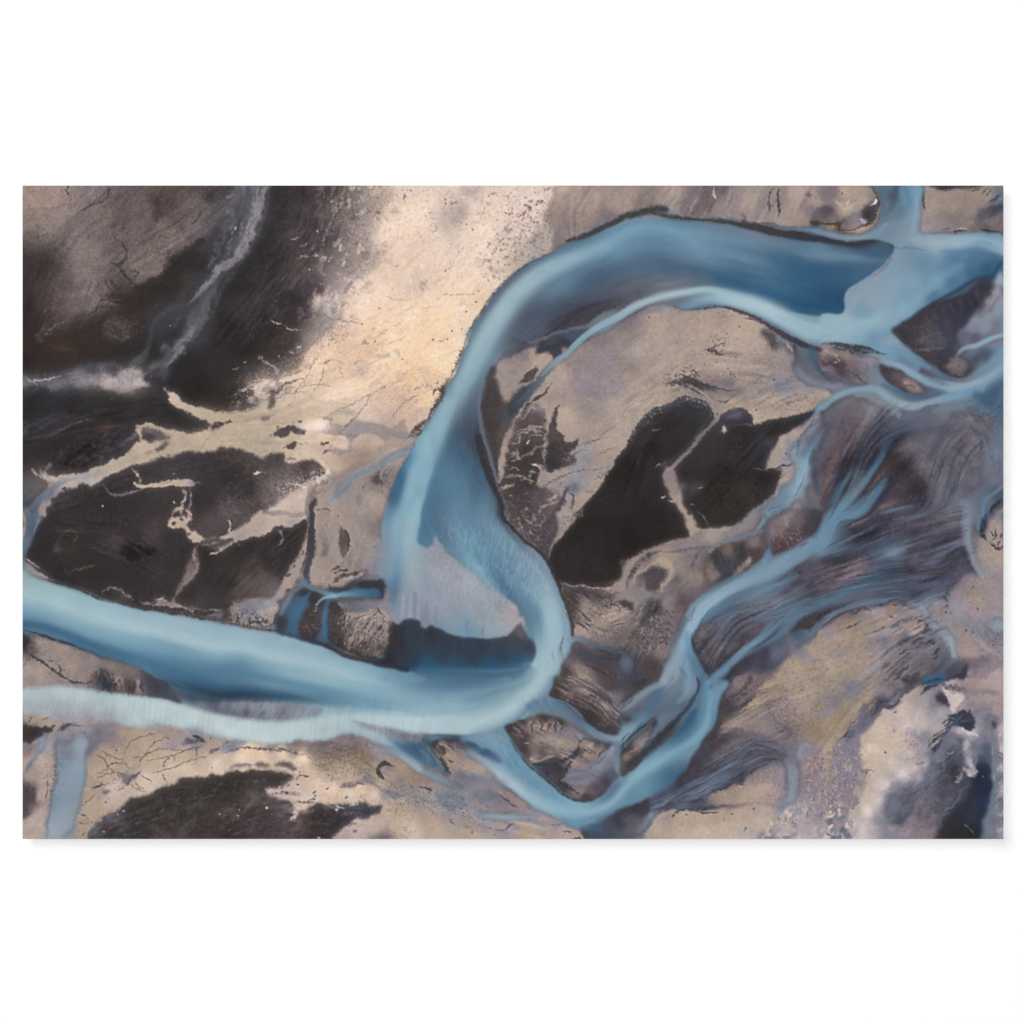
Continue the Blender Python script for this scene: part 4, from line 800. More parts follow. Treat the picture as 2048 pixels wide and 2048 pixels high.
for s_, w_ in (('960 60 1030 90 1080 140 1180 130 1230 60', 2.5), ('1100 20 1110 80 1090 120', 3), ('950 70 960 150 1000 180', 1.5), ('1040 220 1070 210 1110 240', 2), ('870 100 950 80', 1.2), ('1210 100 1180 40', 2)):
    S('22: ' + s_, [w_ * .7, w_, w_ * .7], '8f8280', .9,.8,2.5)
S('21: 1420 1390 1380 1450 1330 1560 1280 1642; 22: 1290 50 1200 200 1180 300', [6,7,9,10,10,10,7], '4a474f 45434a 474449 524c50 554e52', .9,.8,3)
P('21: 1400 1380 1440 1340 1500 1330 1560 1360 1500 1440 1420 1400', '5f6377', 4,2,.7); S('21: 1470 1320 1500 1200 1560 1060 1600 950', [14,22,26,20], '7c8090 8a8c97 8f9299 938f92', 1,.55,2)
P('21: 1340 600 1345 660 1325 800 1375 860 1370 915 1420 930 1515 920 1500 975 1430 1050 1490 1080 1480 1150 1350 1200 1250 1215 1195 1150 1220 1070 1240 950 1235 870 1265 740 1290 650', '21: 1310 700 4c4245 1300 850 54494b 1280 1000 3d3839 1330 1100 383436 1450 980 3a3536 1300 1160 2f2b2c 1450 1120 544f52', 1,3,.95)
D('21: 1370 1000 1450 1010 1520 1050 1500 1160 1400 1180 1380 1080', '8f8580', 2,.35,.7)
D('21: 1250 880 1400 900 1380 1040 1260 1040', '75696a', 2,.2,.6)
DOT('21: 1320 1035 1220 580 1350 560', '8f8a8c', 1.2); DOT('21: 1195 610 1200 730 1345 590', '4a4042', 2)
S('21: 1430 1410 1470 1470 1450 1560 1480 1580', [3,4,5,3], '4c474d', .9,.8,3); D('21: 1350 1300 1450 1320 1400 1500 1330 1450', '5a5055', 2.2,.25,.8); P('21: 1400 1600 1480 1540 1560 1560 1480 1620 1450 1642', 'a5978b', 3,4,.6)
for q_ in ((1150,1380,1400,1250,1600,1200), (1230,1350,1450,1230,1700,1200), (1450,1100,1540,1020,1640,1010), (1620,1210,1750,1190,1850,1150), (1650,1310,1780,1250,1830,1160), (1530,970,1700,920,1800,900), (1700,1060,1850,1000,1932,960), (1580,1410,1650,1415,1700,1400)):
    K('21: %d %d %d %d %d %d' % q_, '5f5653', .9,.75,1.5)
D('21: 1570 480 1700 300 1750 400 1640 560 1560 560', '6f6c80', 1.8,.3,.6); D('21: 1700 200 1932 150 1850 450 1700 450', '7a7884', 1.6,.2,.45)
D('22: 1320 200 1350 80 1450 0 1560 0 1450 130 1340 280; 21: 1500 1642', 'b5a697', 2.6,.45,.8); S('22: 1240 470 1280 340 1330 250 1450 120 1560 10', [1.5,2.5,4,5,5], '8f8582 9a8c80 a39587', .9,.7,3)
D('22: 1310 180 1400 60 1540 0 1500 60 1400 160', '3a3436', 2,.3,.8)
# ---- ground south of the lagoon, centre right ----------------------------------------------
P('22: 1300 690 1500 710 1700 750 1850 740 1932 660; 32: 0 640 60 520 150 440 350 350 650 250 750 200 1000 190 1300 30 1600 0 1500 300 1420 380 1250 560 1100 640 850 780 700 900 600 1000 540 1150 480 1350 420 1500 380 1642; 33: 250 150 0 300; 23: 1932 600 1800 590 1600 480 1400 290 1240 200; 22: 1360 1500 1420 1400 1480 1260 1450 1150 1400 950 1350 800', '22: 1500 730 5c5254 1700 730 6a6062 1900 700 9f9186 1500 800 4c4445 1700 820 5f5456 1450 900 463f40 1450 1000 4f4645 1600 950 a3958a 1800 900 7a6f6b 1850 1000 a6998d 1750 1100 948678 1550 1180 9c8e86 1600 1220 a3968c 1500 1300 5a5054 1650 1250 7a6f70 1800 1200 7f7470 1500 1450 665a5b 1600 1550 6a5f5f 1700 1450 4f4a52 1850 1450 423f47 1900 1250 6f6566; 32: 60 700 93877f 130 550 9a8c80 300 620 6b6064 450 500 a3967f 550 550 8f857a 650 350 8f8380 900 250 9a8e86 1050 230 8a8285 1200 120 8a8587 500 650 6f6768 700 500 7f7573 750 650 8a7d74 600 850 6f6264 200 800 858082 50 950 9c8f85 120 870 8f837d 180 950 8a7f7a 330 950 454042' + ' 450 900 8f8280 300 1050 6a6062 400 1100 6f6566 150 1100 8a7d76 100 1200 6a6060 300 1250 6a6263 200 1350 5a5150 400 1350 7f7370 100 1450 4a4444 300 1500 4a4242 1050 400 433e40 950 500 3c383a 1150 450 454044' + ' 1050 600 4a4850 850 620 5f5553 1300 300 5a5052; 23: 1600 30 857a76 1500 150 6a5c5a 1700 150 4c4446 1400 100 463f40 1800 300 4c4544 1600 300 4a4244 1750 450 4f4642 1900 500 463f3f 1550 50 6f6462; 33: 100 100 4a4545 50 200 454041', 1.6,2,.96)

# ---- bottom left and bottom centre ------------------------------------------------------------
P('02: 25 1150 150 1180 300 1235 450 1285 650 1355 800 1415 1000 1465 1200 1535 1300 1600 1380 1642; 03: 1450 100 1550 270 1400 240 1200 205 1000 175 800 160 600 115 400 95 200 105 25 130', '02: 50 1250 33302f 120 1200 7a6f68 200 1280 a3958a 400 1300 9c8d83 100 1330 5c534f 300 1450 9c8f88 500 1500 a09186 700 1450 8d827f 900 1500 857a76 1100 1520 7a706d 60 1550 a5978c 200 1550 a5978b 400 1600 938984 700 1560 93867e 1250 1580 5c5054 600 1620 9a8c84;03: 100 50 938782' + ' 400 60 8f8582 600 60 85797a 800 60 4a4850 750 20 5a5456 950 60 a0907f 900 100 4a464a 1050 90 4c4442 1150 100 8a7a70 1250 80 50505c 1350 150 4c4a58 1300 30 4a4a58', 1.6,2,.97)
D('02: 120 1380 300 1420 380 1550 300 1540 180 1480', '4f484e', 2.2,.3,.8,60,2); D('02: 60 1180 300 1300 200 1400 60 1320', '6f645f', 2,.2,.6,30,2)
P('02: 25 1180 60 1190 70 1280 50 1340 25 1350', '26242a', 3,3,.9)
S('02: 25 1350 100 1385 180 1440 250 1500 320 1530 360 1570 430 1625; 03: 400 0 480 50 560 70 650 85 700 60', [3,3,4,3.5,3,3,2.5,2,1.5,2,1.5,1.5], '2b2a31 33323a 3a3438', .8,.95,1.5)
S('02: 370 1480 395 1530 385 1570 340 1560', [1,2.5,3,2], '55504f', .8,.8,1); S('02: 30 1510 60 1450 110 1430', 1.2,'4f4a50', .8,.8,1)
S('02: 640 1642 700 1590 750 1550 800 1540; 03: 660 60 720 10', 1.5,'5a4f4c', .8,.8,2)
D('02: 700 1600 800 1540 900 1600 1000 1642; 03: 1000 150 700 150 720 0', '34333f', 4,.45,.85,80,2)
for q_ in ((730,110,760,50,800,0), (800,150,830,60,820,0), (840,150,870,80,900,20), (920,140,930,80,920,60), (1080,160,1100,110,1120,60), (1040,160,1060,130,1060,100), (1180,170,1180,90,1160,30), (1300,190,1330,120,1290,80)):
    S('03: %d %d %d %d %d %d' % q_, [3,6,3], '2f3a50' if q_[0] < 950 else '34303a', .9,.85,3)
S('03: 900 90 920 40 960 0', [2,3,2], 'ab998a', .9,.8,2); S('03: 1160 150 1150 80 1170 20', [2,3,2], '9a8a80', .9,.8,2)
DOT('02: 430 1545 430 1590 470 1580 510 1590 290 1415; 03: 310 100', '3a3236', 1.4)
P('03: 1180 0 1400 0 1932 100 1932 260 1800 290 1600 260 1450 230 1250 180', '03: 1250 100 4d4c5a 1400 100 3e4458 1600 60 3a4b66 1700 180 353c50 1900 200 2c3c54 1500 200 4a4e60 1550 30 40587a 1850 60 3d6384', 5,4,.85)
# ground below the milky arm, left
P('03: 25 330 300 400 600 440 900 430 1000 470 1200 485 1400 470 1600 515 1800 565 1932 600; 13: 0 600 200 620 450 645 650 640 750 600 850 620 1000 620 1150 580 1280 560 1400 600 1600 680 1750 780 1932 900; 23: 0 860 150 1000 300 1080 450 1150 650 1250 900 1300 1100 1290 1350 1380 1400 1440 1540 1490 1600 1583 1600 1700; 03: 25 1700', '03: 100 420 ab9c8c 250 430 a99a8b 400 400 9a8f8c 100 560 3a3533 60 520 6a5f5a 50 700 7f7474 200 650 9aa0ab 50 850 a59a80 100 950 a0938a 200 850 b5a294 250 1000 b3a296 60 1100 51494a 100 1200 554c4e 60 1300 5c5252 200 1150 b5a69a 120 1400 b5a598 50 1500 ab9c94 200 1350 b0a098 450 650 7a7880 600 450 9a8f8d 750 600 7a7377 850 500 8f8486 1000 550 9f9183 900 600 8a7e7c 1100 650 a89a84 800 750 a39480 1300 600 a8998a 1500 560 9a8d86 1200 700 b3a38a 900 850 b5a48a 1300 850 b3a590 1100 950 a89a8c 800 950 b3a08a 750 1080 a09084 700 1200 b0a08e 900 1100 c0b0a5 1200 1000 c5b8a8 1400 950 c3b6a6 1600 900 c5b7a3 1800 800 c0b09a 1600 780 b3a48e 1700 650 85808a 1850 700 a5988a 650 1300 b3a590 600 1500 ab9c8a 600 1100 a8977f 1900 850 d3c3b3;13: 100 600 8f8480 100 680 8f90a0 250 740 dfc9a8 350 730 d6be9f 400 780 d9c3a5 50 760 d3c0a8 200 800 dccab5 600 750 d9c3a8 800 800 dcc5a3 500 680 8a7f78 700 700 7a6f6a 700 650 857b7c 1000 680 6f6665 900 720 7c7270 1100 750 75686a 1250 600 857880 1300 700 786c6a 1500 700 8f8788 1600 750 8f9298 1000 850 8f8060 1150 900 a38f60 1300 870 a09068 1200 1000 bda36e 1050 980 c3a67a 1350 780 968562 900 950 c8b5a0 950 1050 d6c2ae 1100 1080 dcc4a0 1400 850 8a7f66 1500 1000 938672 1650 850 9a8c7c 1400 950 857d80 1500 1080 cfb593 1350 1080 d9c2a5 1250 1130 cfc3b8 1600 1150 8f8f96 1700 1050 93897a 1800 900 a3937f 1900 1000 9a8876 1500 1150 d0c0ac 1750 1250 b5a38c 1850 1150 8f8a8a 1600 1300 c0ad93 700 900 cfc0b0 700 1100 c5b8ae 600 1150 b8aaa4 900 1150 c5b6ac 1700 1450 c0af99 1500 1450 bdafa3 1300 1500 b5a8a0 1850 1500 c3b3a3 1200 1570 aca09c 1600 1560 8a7f80; 23: 50 1000 97807c 60 1150 93908f 200 1200 8a8f98 100 1400 b3a089 200 1350 a09590 300 1250 7f8798 400 1400 a0948c 500 1550 ab9b86 200 1550 b0a08a 700 1500 a0978f 650 1420 8f8a92 850 1530 9a929c 1000 1500 ab9b84 1080 1540 b5a17f 1200 1530 a3948d 1400 1520 ab9d92 1500 1560 a89a90 1100 1430 958e94 1300 1430 8f878c 900 1200 7a6a68 700 1130 6a5f62 950 1250 8a7873 1100 1320 8d8894', 1.6,2,.97)
D('03: 650 800 900 700 1500 550 1932 620 1932 900 1400 1000 900 1100 650 1200', 'c8b79f', 2,.12,.4)
P('03: 25 490 120 500 200 500 270 495 310 505 290 540 230 560 180 590 130 640 100 660 70 640 25 640', '03: 100 560 3d3735 200 520 2f2b2b 60 600 3a3432 280 510 33302f', 1.2,2,.95)
S('03: 300 500 340 490', [4,2], '3a3438', .9,.9,2); S('03: 360 550 420 510 470 480 540 440', [5,8,7,4], '3f3f45', .8,.85,3); S('03: 60 760 200 640', 3,'5a5560', 1,.3,2)
S('03: 470 470 600 480', 2,'5c5660', 1,.7,2); P('03: 430 560 480 540 510 550 450 590', 'b3a390', 1,2,.9)
P('03: 60 1090 160 1070 150 1150 100 1250 25 1380 25 1090', '03: 80 1150 4d4548', 3,3,.95)
S('03: 240 570 210 680 150 780 90 870 40 960', [9,9,8,8,5], '8490a5 8e9cb0 8f98a8 7c8699 8a8a90', .95,.85,1, flow=True)
P('03: 350 600 500 520 700 500 740 520 680 640 640 800 640 950 620 1100 590 1250 560 1350 540 1583 530 1680 240 1680 250 1583 260 1400 290 1250 320 1100 330 950 340 820 330 700', '03: 450 600 85848e 600 560 939aa5 700 530 9a9ca3 600 700 8fa3b5 450 750 7a8090 550 900 8c9fb5 400 850 7a90ab 400 1000 8899ae 500 1150 8593a8 400 1300 8c9bb0 450 1450 93a0ad 500 1550 8f9098 300 1500 90a5b8 330 1250 7c90a8 560 1000 7f97b3 600 1050 7a92b0', 4,2,.97)
S('03: 360 600 350 750 350 900 330 1050 310 1200 280 1400 270 1550', 3,'5f7090', 1,.5,3)
P('03: 640 580 740 500 850 450 1000 460 950 520 850 600 720 720 660 800 640 740 680 640', '03: 750 600 777480' + ' 700 700 6c6c7c 900 500 8c8488', 4,2,.85)
D('03: 300 900 340 860 340 1050 320 1200 290 1230 300 1050', '3f4150', 3,.5,.8); D('03: 330 800 400 800 360 960 310 960', '3f4150', 3,.3,.7)
DOT('03: 430 1055 625 555 575 490 885 570', '4f5468', 1.4); K('03: 265 960 270 1080 240 1240', '6a5550', .9,.8,1.5,2); K('03: 270 1100 250 1200', '5a4a4a', 1.2,.7,1)
D('03: 40 800 250 760 250 1100 120 1300 60 1550 30 1560', '7a6462', 2,.14,.5); D('03: 80 1400 200 1400 180 1500 60 1500', '6f6a7c', 3,.2,.6, -40,2)
for q_ in ('770 730 850 760 930 795 1000 825 1060 825', '1000 825 870 860 830 910 740 950 660 975', '1000 830 1040 880 1080 920', '1000 830 1010 740 1060 650 1150 600 1300 560 1450 530', '1060 825 1100 790 1180 790 1250 740 1400 710 1600 720 1800 650 1860 630', '1130 900 1170 820 1200 770 1280 660 1400 600 1480 580', '1240 940 1400 910 1520 870 1640 820 1760 790 1860 750 1932 720', '1370 900 1410 820 1460 780 1490 700', '1370 930 1400 1000 1420 1050', '1180 970 1250 1010 1280 1050', '1110 1000 1140 1070 1210 1100', '1040 1040 1150 1110 1240 1130', '930 1110 1000 1080 1020 1040', '580 1260 640 1230 700 1180 720 1130', '560 1330 620 1350 680 1400', '550 1420 680 1430', '680 1090 780 1060 830 1050 900 1010', '740 1000 880 930 1000 940', '860 700 880 690', '80 470 110 410 130 370', '190 440 280 400 350 380', '740 760 840 820', '1200 830 1350 800 1500 770 1640 710 1800 690', '1710 680 1700 800', '930 940 950 980', '780 780 870 900 960 900', '600 1560 630 1480', '880 860 960 850 1020 860'):
    K('03: ' + q_, '5f504c', 1.0,.8,2,1)
S('03: 1020 1050 1080 990 1130 950 1180 910', [2,3.5,3,1], '3f3c48', .8,.9,1.5); P('03: 950 970 1060 940 1130 930 1080 1000 1010 1050 970 1010', '5f5e6c', 2,4,.75)
D('03: 720 980 900 940 1150 900 1100 1050 800 1080', '6a6470', 2.4,.2,.7); S('03: 700 1090 760 1070 800 1050', [1.5,3,2], '4a4250', .8,.85,1.5); P('03: 800 1130 860 1110 880 1130 820 1160', '55586c', 1.5,3,.8); P('03: 750 1190 800 1160 780 1200', '6a6e84', 2,2,.6)
S('03: 1560 670 1620 640 1700 630 1780 630', [3,7,4,2], '4f4a58', .8,.85,2.5); S('03: 1650 580 1720 600 1780 635', [2,3.5,2], '37333c', .8,.9,1); P('03: 1370 690 1480 640 1600 640 1560 690 1450 710', '8f8790', 3,3,.7)
S('03: 1820 745 1870 715 1932 700', [2,4,3], '534c52', .8,.8,2); DOT('03: 865 1190 825 1220 1835 610 1855 885 930 720', '403638', 1.4)
# the dark flats at the bottom
P('03: 630 1680 640 1583 660 1500 760 1400 800 1350 900 1320 1000 1230 1080 1190 1200 1150 1250 1140 1400 1080 1550 1010 1690 990 1730 960 1850 970 1932 960; 13: 0 960 120 930 300 920 480 910 620 930 700 980 690 1010 600 1070 500 1090 430 1110 460 1170 550 1200 680 1220 700 1300 690 1400 760 1330 870 1270 1000 1230 1140 1230 1250 1240 1400 1240 1540 1260 1545 1300 1440 1360 1300 1400 1180 1480 1080 1583 1050 1680', '03: 700 1450 5c5a62 680 1560 544f57 900 1340 53515a 1200 1170 3a3431 1100 1300 3d3838 850 1500 3a3536 1200 1500 332f2e 1500 1200 332f2e 1500 1400 3c3735 1350 1560 4a4142 1800 1100 342f2e 1900 1400 38322f 1650 1550 453f3f 1900 1000 38322f;13: 200 1000 352f2d 500 970 342e2c 400 1050 3c3636 100 1180 332e2d 300 1200 554a4a 450 1200 5f5556 600 1250 5a5053 650 1350 544a4d 100 1300 463f40 400 1350 3c3637 100 1500 352f2f 500 1500 463d3e 800 1300 6a5d5c 750 1450 5c504f 650 1550 51474a 850 1400 3d3635 950 1350 2e2928 1050 1260 554d52 1200 1290 4a464c 1150 1350 28252a 1350 1290 44444f 1450 1290 2f2d35 1000 1480 322d2b 900 1560 342f30 1500 1280 4a4a55', 1.6,3,.96)
DF = '03: 680 1583 800 1380 1200 1180 1900 990; 13: 300 950 650 950 400 1100 700 1250 1100 1240 1450 1290 1100 1500 900 1583'
T(DF, 8,9, -25,1.8,8); D(DF, '6a5f5f', 2.2,.16,.5, -25,2.5)
S('13: 480 1090 560 1090 640 1020 740 990', [3,4,3,2], 'd9cdc2', 1,.3,4)
S('13: 0 960 50 930 150 895 240 880 330 870 450 890 560 905 640 940 720 970', [4,5,4,3,3,3,3,4,3], '8a8285 97908f a59c9c 9a9498 a8a0a2', 1,.8,4)
S('13: 280 880 340 900 480 920', 1.6,'b5adb0', .8,.7,1)
P('13: 540 850 600 835 680 850 730 880 720 905 650 900 580 870', '5f5654', 1.5,3,.9); P('13: 330 850 400 825 500 845 515 862 440 870 350 865', '5c5354', 1.5,3,.8); P('13: 60 920 180 870 260 865 280 890 150 905', '5a565c', 2,4,.7)
D('13: 650 900 780 900 760 980 640 970', '5a5256', 2.4,.3,.8); S('13: 720 985 780 975 860 980', [3,3,1], '5a4f50', .8,.8,2)
for x_, y_ in ((500,1155), (545,1140), (600,1125), (640,1135), (655,1070), (745,1055), (740,1005), (905,1135), (925,1160), (590,1085), (860,1200), (885,1195), (915,1195), (820,1225), (500,1080), (1030,1085), (1215,1180), (1310,1500), (650,1140)):
    S('13: %d %d %d %d' % (x_ - 12, y_ + 6, x_ + 12, y_ - 6), 1.8,'4f4548', .8,.85,1.2)
S('13: 435 1300 450 1280 460 1265', [1.5,2,1.5], 'e0d8d5', .8,.95,1); S('13: 690 1290 720 1350 680 1400', [3,6,2], 'cdc0ba', 1,.9,4); DOT('13: 185 1295 180 1355', 'b3a8aa', 2); DOT('03: 805 1505 990 1315 945 1350 1925 1335', 'd5cdc8', 2)
S('13: 1120 1230 1150 1270 1200 1290', [2,2,1.5], 'b5adb2', .8,.9,1.5); DOT('13: 1135 1295', 'f0e8e2', 3); D('13: 1100 1230 1300 1260 1480 1280 1400 1340 1250 1300', 'a8a2ad', 2.2,.3,.8)
D('13: 1340 1270 1540 1260 1500 1310 1360 1330', '2b2a33', 2.2,.4,.8); S('13: 940 1575 975 1572', 2,'d9d0c8', .8,.9,1)
P('13: 1400 1583 1450 1555 1560 1540 1660 1575 1680 1600 1400 1620', '6f656c', 4,3,.8); P('13: 1285 1500 1310 1485 1320 1510 1300 1520', '5f5559', 1,1.5,.8)
P('13: 1180 1080 1230 1040 1320 1010 1370 960 1440 970 1500 1040 1580 1080 1680 1130 1740 1180 1650 1170 1560 1110 1450 1060 1380 1040 1300 1070 1230 1085', '77757f', 1.5,4,.85)
S('13: 1180 1085 1230 1060 1300 1060 1360 1045 1430 1080', [2,5,4,4,3], '6d6b76', .8,.9,2.5)
D('13: 940 830 1300 780 1440 900 1300 1060 1100 1050 950 950', 'd1aa55', 3,.28,.65); D('13: 900 760 1300 700 1500 900 1300 1000 1000 1000', '5f5a60', 2.2,.3,.65); P('13: 1100 940 1200 900 1300 950 1280 1030 1180 1050', 'c8a869', 6,5,.5)
S('13: 1190 1050 1240 1010 1280 1030', [3,5,2], 'd9b66e', 1,.8,3)
D('13: 900 700 1400 620 1560 760 1400 800 1000 790', '55505a', 2.4,.22,.5, -20,2)
S('13: 0 740 80 730 160 700 260 685 370 700 500 720 640 725 740 750 830 780 890 810', [1,1.5,2,1.5,2,2,2,2.5,2,2], '5a4f50', .8,.8,2.5)
P('13: 0 700 60 660 150 630 240 610 230 660 150 700 60 730', '8f909f', 2,2,.85); S('13: 40 660 90 630', [1.5,2], '4a4045', .8,.8,2)
D('13: 200 690 420 690 800 760 880 830 860 900 700 800 250 800', 'e3c18c', 4,.2,.5)
S('13: 1690 885 1640 860 1600 850 1550 870 1525 920 1540 960 1580 990 1610 1000', [2,4,5,6,6,5,3.5,1.5], '2b2b32 302f36', .5,.95,.6)
S('13: 1570 960 1560 910 1590 880', [2,3,2], '8a828a', 1,.6,1); P('13: 1575 900 1610 870 1660 890 1630 930 1590 940', '847b80', 2,2,.8); S('13: 1600 1010 1680 1050', 2,'8a8478', 1,.5,1)
D('13: 1450 1050 1750 1020 1932 1050 1932 1300 1800 1320 1650 1200', '6a6c7c', 3,.35,.6); D('13: 1100 1100 1250 1150 1450 1150 1400 1230 1200 1220', '6f6570', 2.4,.22,.7,80,2)
D('13: 1650 1260 1730 1280 1720 1340 1660 1340', '55525f', 3,.4,.85); D('13: 1650 1480 1800 1450 1800 1560 1700 1580', '6f6570', 2.4,.25,.7)
D('13: 1400 1350 1932 1150 1932 1583 1100 1583', '8a7a70', 1.7,.1,.4)
K('13: 1250 1430 1350 1445 1480 1440', '8f8480', .8,.6,1.5); K('13: 1480 1440 1500 1370 1490 1300', '9a8f88', .8,.5,1.5)
# bottom centre sand details
D('23: 0 1050 200 1100 500 1150 700 1300 600 1400 300 1380 100 1300 0 1320', '4c5068', 2.2,.22,.7); D('23: 0 1150 400 1250 450 1380 200 1340 0 1330', 'b5a898', 2,.2,.5)
S('23: 0 1070 50 1080 100 1095 130 1120', [2.5,2,3.5,2], '3a3238', .8,.9,2); S('23: 720 1135 760 1155 830 1195 880 1230 940 1280', [1.5,2.5,3,2.5,2], '4a3c40', .8,.85,2)
P('23: 690 1120 800 1090 950 1170 1060 1260 1000 1300 900 1230 780 1160', '927f78', 2,2,.85)
S('23: 280 1380 300 1420 340 1450', [2,1.5,1], '5a4f52', .8,.8,2); DOT('23: 230 1415 450 1460 475 1470 505 1510 580 1460 730 1530 680 1480', '5a5056', 1.6)
S('23: 750 1500 790 1485 830 1460 900 1440', [2,2,4,2], '4c4a60', .8,.85,2.5); S('23: 830 1500 900 1480 1000 1500', [4,7,3], '9a94a3', 1,.6,3); S('23: 1360 1515 1420 1505 1470 1510', [1.5,2.5,1.5], '454352', .8,.85,1.5)
S('23: 1450 1565 1500 1570 1550 1575', [3,3,3], '33303a', .8,.9,2.5); S('23: 1250 1450 1380 1440', [2,3], '6f6470', 1,.6,1)
S('23: 500 1340 700 1360 900 1370 1100 1370', [8,12,12,8], '8f95a3 8ba3b5 8fa9bb 8f9cac', 1,.85,1, flow=True)
S('23: 200 1180 400 1230 600 1320', [10,14,12], '80889a 848c9e', 1,.5,3)

# ---- the river: upper bend --------------------------------------------------------------------
OUT = '40: 720 640 660 600 560 582 450 585 300 610 150 585 0 545; 30: 1932 600 1750 590 1600 560 1450 530 1300 490 1200 475 1100 450 950 428 850 412 700 400 600 392 480 380 350 372 150 390 0 430; 20: 1932 435 1820 480 1700 520 1580 565 1450 615 1360 650 1280 690 1180 735 1100 775 1020 820 950 870 850 955 750 1065 700 1130 660 1190 610 1250 570 1315 530 1380 500 1440 450 1600; 21: 440 20 400 110 330 290 240 430 180 560 110 690 40 800 0 850; 11: 1932 880 '
RIV = P(OUT + '; 11: 1880 960 1830 1050 1740 1190 1700 1300 1650 1450 1640 1642; 12: 1620 100 1560 500 1600 700 1700 800 1760 600 1760 300 1850 300 1932 340; 22: 0 330 60 365 110 340 135 250 160 290 200 350 300 450 400 530 520 610 600 700 750 790 850 860 940 940 950 1020 990 1060 1020 1200 1100 1280 1110 1400 1050 1560 990 1642; 23: 900 300 1000 400; 22: 1310 1642 1360 1500 1420 1400 1450 1280 1460 1180 1440 1060 1400 930 1350 800 1300 680 1250 560 1180 450 1100 370 1000 310 900 220 830 110 740 0; 21: 830 1642 740 1420 680 1230 620 1000 570 800 550 600 580 450 640 280 700 160 790 20; 20: 900 1500 1050 1560 1200 1500 1400 1430 1600 1380 1932 1150; 30: 100 1300 350 1180 620 1250 900 1212 1100 1235 1300 1300 1500 1400 1700 1500 1850 1570; 40: 0 1550 0 1300 180 1295 232 1240 230 1130 270 1040 380 980 500 900 600 820 690 710',
 '20: 1800 700 5f90b0 1500 900 5781a0 1300 1050 6389a3 1600 1000 43597c 1800 900 44547a 1500 1250 454760' + ' 1250 1280 465074 1400 1350 3f3d42 1700 1250 4c4852 1900 1050 565870 1650 1380 4a474c 1150 1420 494f6c 1000 1580 5f6078 1300 1550 3f4556 1850 1450 5c6f86 1850 650 6293b2; 30: 100 1000 5b5d72 100 1200 5f5c69 300 1100 6d6b78 100 850 4f6587 300 750 44678c 400 850 4b5f83 600 900 545f80 600 1000 6b7186 100 650 6192b0 350 620 5788a9 300 450 6494b2 700 650 6a98b4 900 750 5f8dae 1000 850 4a7597 900 920 3f5a80 1100 950 37597c 1200 700 5580a3 1400 800 4a769a 1600 750 33597e 1800 850 2a4c70 1700 950 2a4d72 1500 950 3f6b8f 1300 1000 33587b 1900 1100 2d5073 1700 1100 33597d 1500 570 6b7a97 1300 530 6f7f9b 1800 670 6080a3 1000 500 6b7f9e 800 450 5f85a6 1900 740 5a82a4 500 1050 7a8192 1100 1060 4a7296 1400 1130 4c7ba0;40: 100 700 5d86a8 300 730 54799c 500 690 41638a 650 640 333c58 500 610 3f4560 550 800 3f5f86 300 900 3a5c83 100 850 2f4f75 100 1100 27456a 200 1200 254468 100 1250 2d5578 300 630 3c3a4c; 21: 500 600 55607a 480 800 434a68 450 950 3c4868 520 1000 383c4f 400 1100 4c6d90 300 1250 5288aa 550 1350 3f5575 450 1450 5384a5 650 1550 5f85a5 100 1500 42789b 30 1620 3a6a90 700 1620 4f7090 350 1000 41587c 650 60 5f7d98; 22: 60 60 3f6b8e 100 200 4a7a9c 180 120 55658a 350 200 6a9ab6 600 100 5f88a8 850 300 6f93ad 700 500 5b89a8 800 700 4c7a99 880 850 4a7595 400 450 6a9ab5 1000 450 7494b0 1150 600 8097b5 1000 750 7aa3b9 1200 900 90b4c4 1090 950 5c8aa5 1250 1100 93bac9 1110 1100 5586a2 1350 1200 86aec4 1250 1300 95b8c6 1150 1500 98bccb 960 990 46698c 560 400 64a0bb 700 200 6c90ac 250 350 5d8aa9 600 600 73a3bb; 12: 1900 100 4a86a8 1880 300 4a789a; 11: 1900 1200 3f7fa3 1750 1250 33628a 1680 1500 3a4668 1880 1500 5a9ab8', 1.3,.5,1)
RM = full(RIV)
# bright thread along the outer bank
S('30: 1350 620 900 560 500 490 200 470 0 520; 20: 1850 600 1650 690 1450 770 1250 860 1080 980 930 1120 800 1290 690 1450 610 1600; 21: 560 120 450 330 330 540 190 740 60 930; 11: 1932 1040 1920 1200', [16,20,20,18,20,22,24,27,30,33,35,36,37,38,38,37,34,31,26,20,14], '5c86a4 6a9ab6 6f9fba 719fba 7aa8c0 83aec1 8cb5c4 93b8c4 97bac6 98bbc8 95bac8 8fb6c6 86afc1 82adc2 7caac0 74a5be 6ea0ba', .97,.95,0, RM, flow=True)
S('20: 1500 700 1250 800 1050 920 900 1050 770 1210 660 1380 560 1560; 21: 500 100 380 340 230 560', [8,10,13,15,16,17,18,18,16,12], '86b0c3 96bac6 a0bfc8 9fbfc9 9cbfc9 98bcc8 8ab2c4', 1,.7,0, RM)
S('21: 700 60 650 220 590 400 560 520', [8,10,9,5], '6585a0 5f7d98 6a849c', 1,.7,0, RM)
S('21: 330 560 250 700 200 900 100 1150 30 1350 0 1500', [18,22,20,18,14,10], '88b0c2 84adc0 7dabc3 79abc2 78adc4', 1,.75,0, RM)
S('21: 500 600 470 800 440 950 400 1150 350 1400 330 1642; 22: 250 100', [14,16,14,8,8,12,10], '566480 414a6c 3f4768 46628a 5a90b0 64a0ba', 1,.5,0, RM)
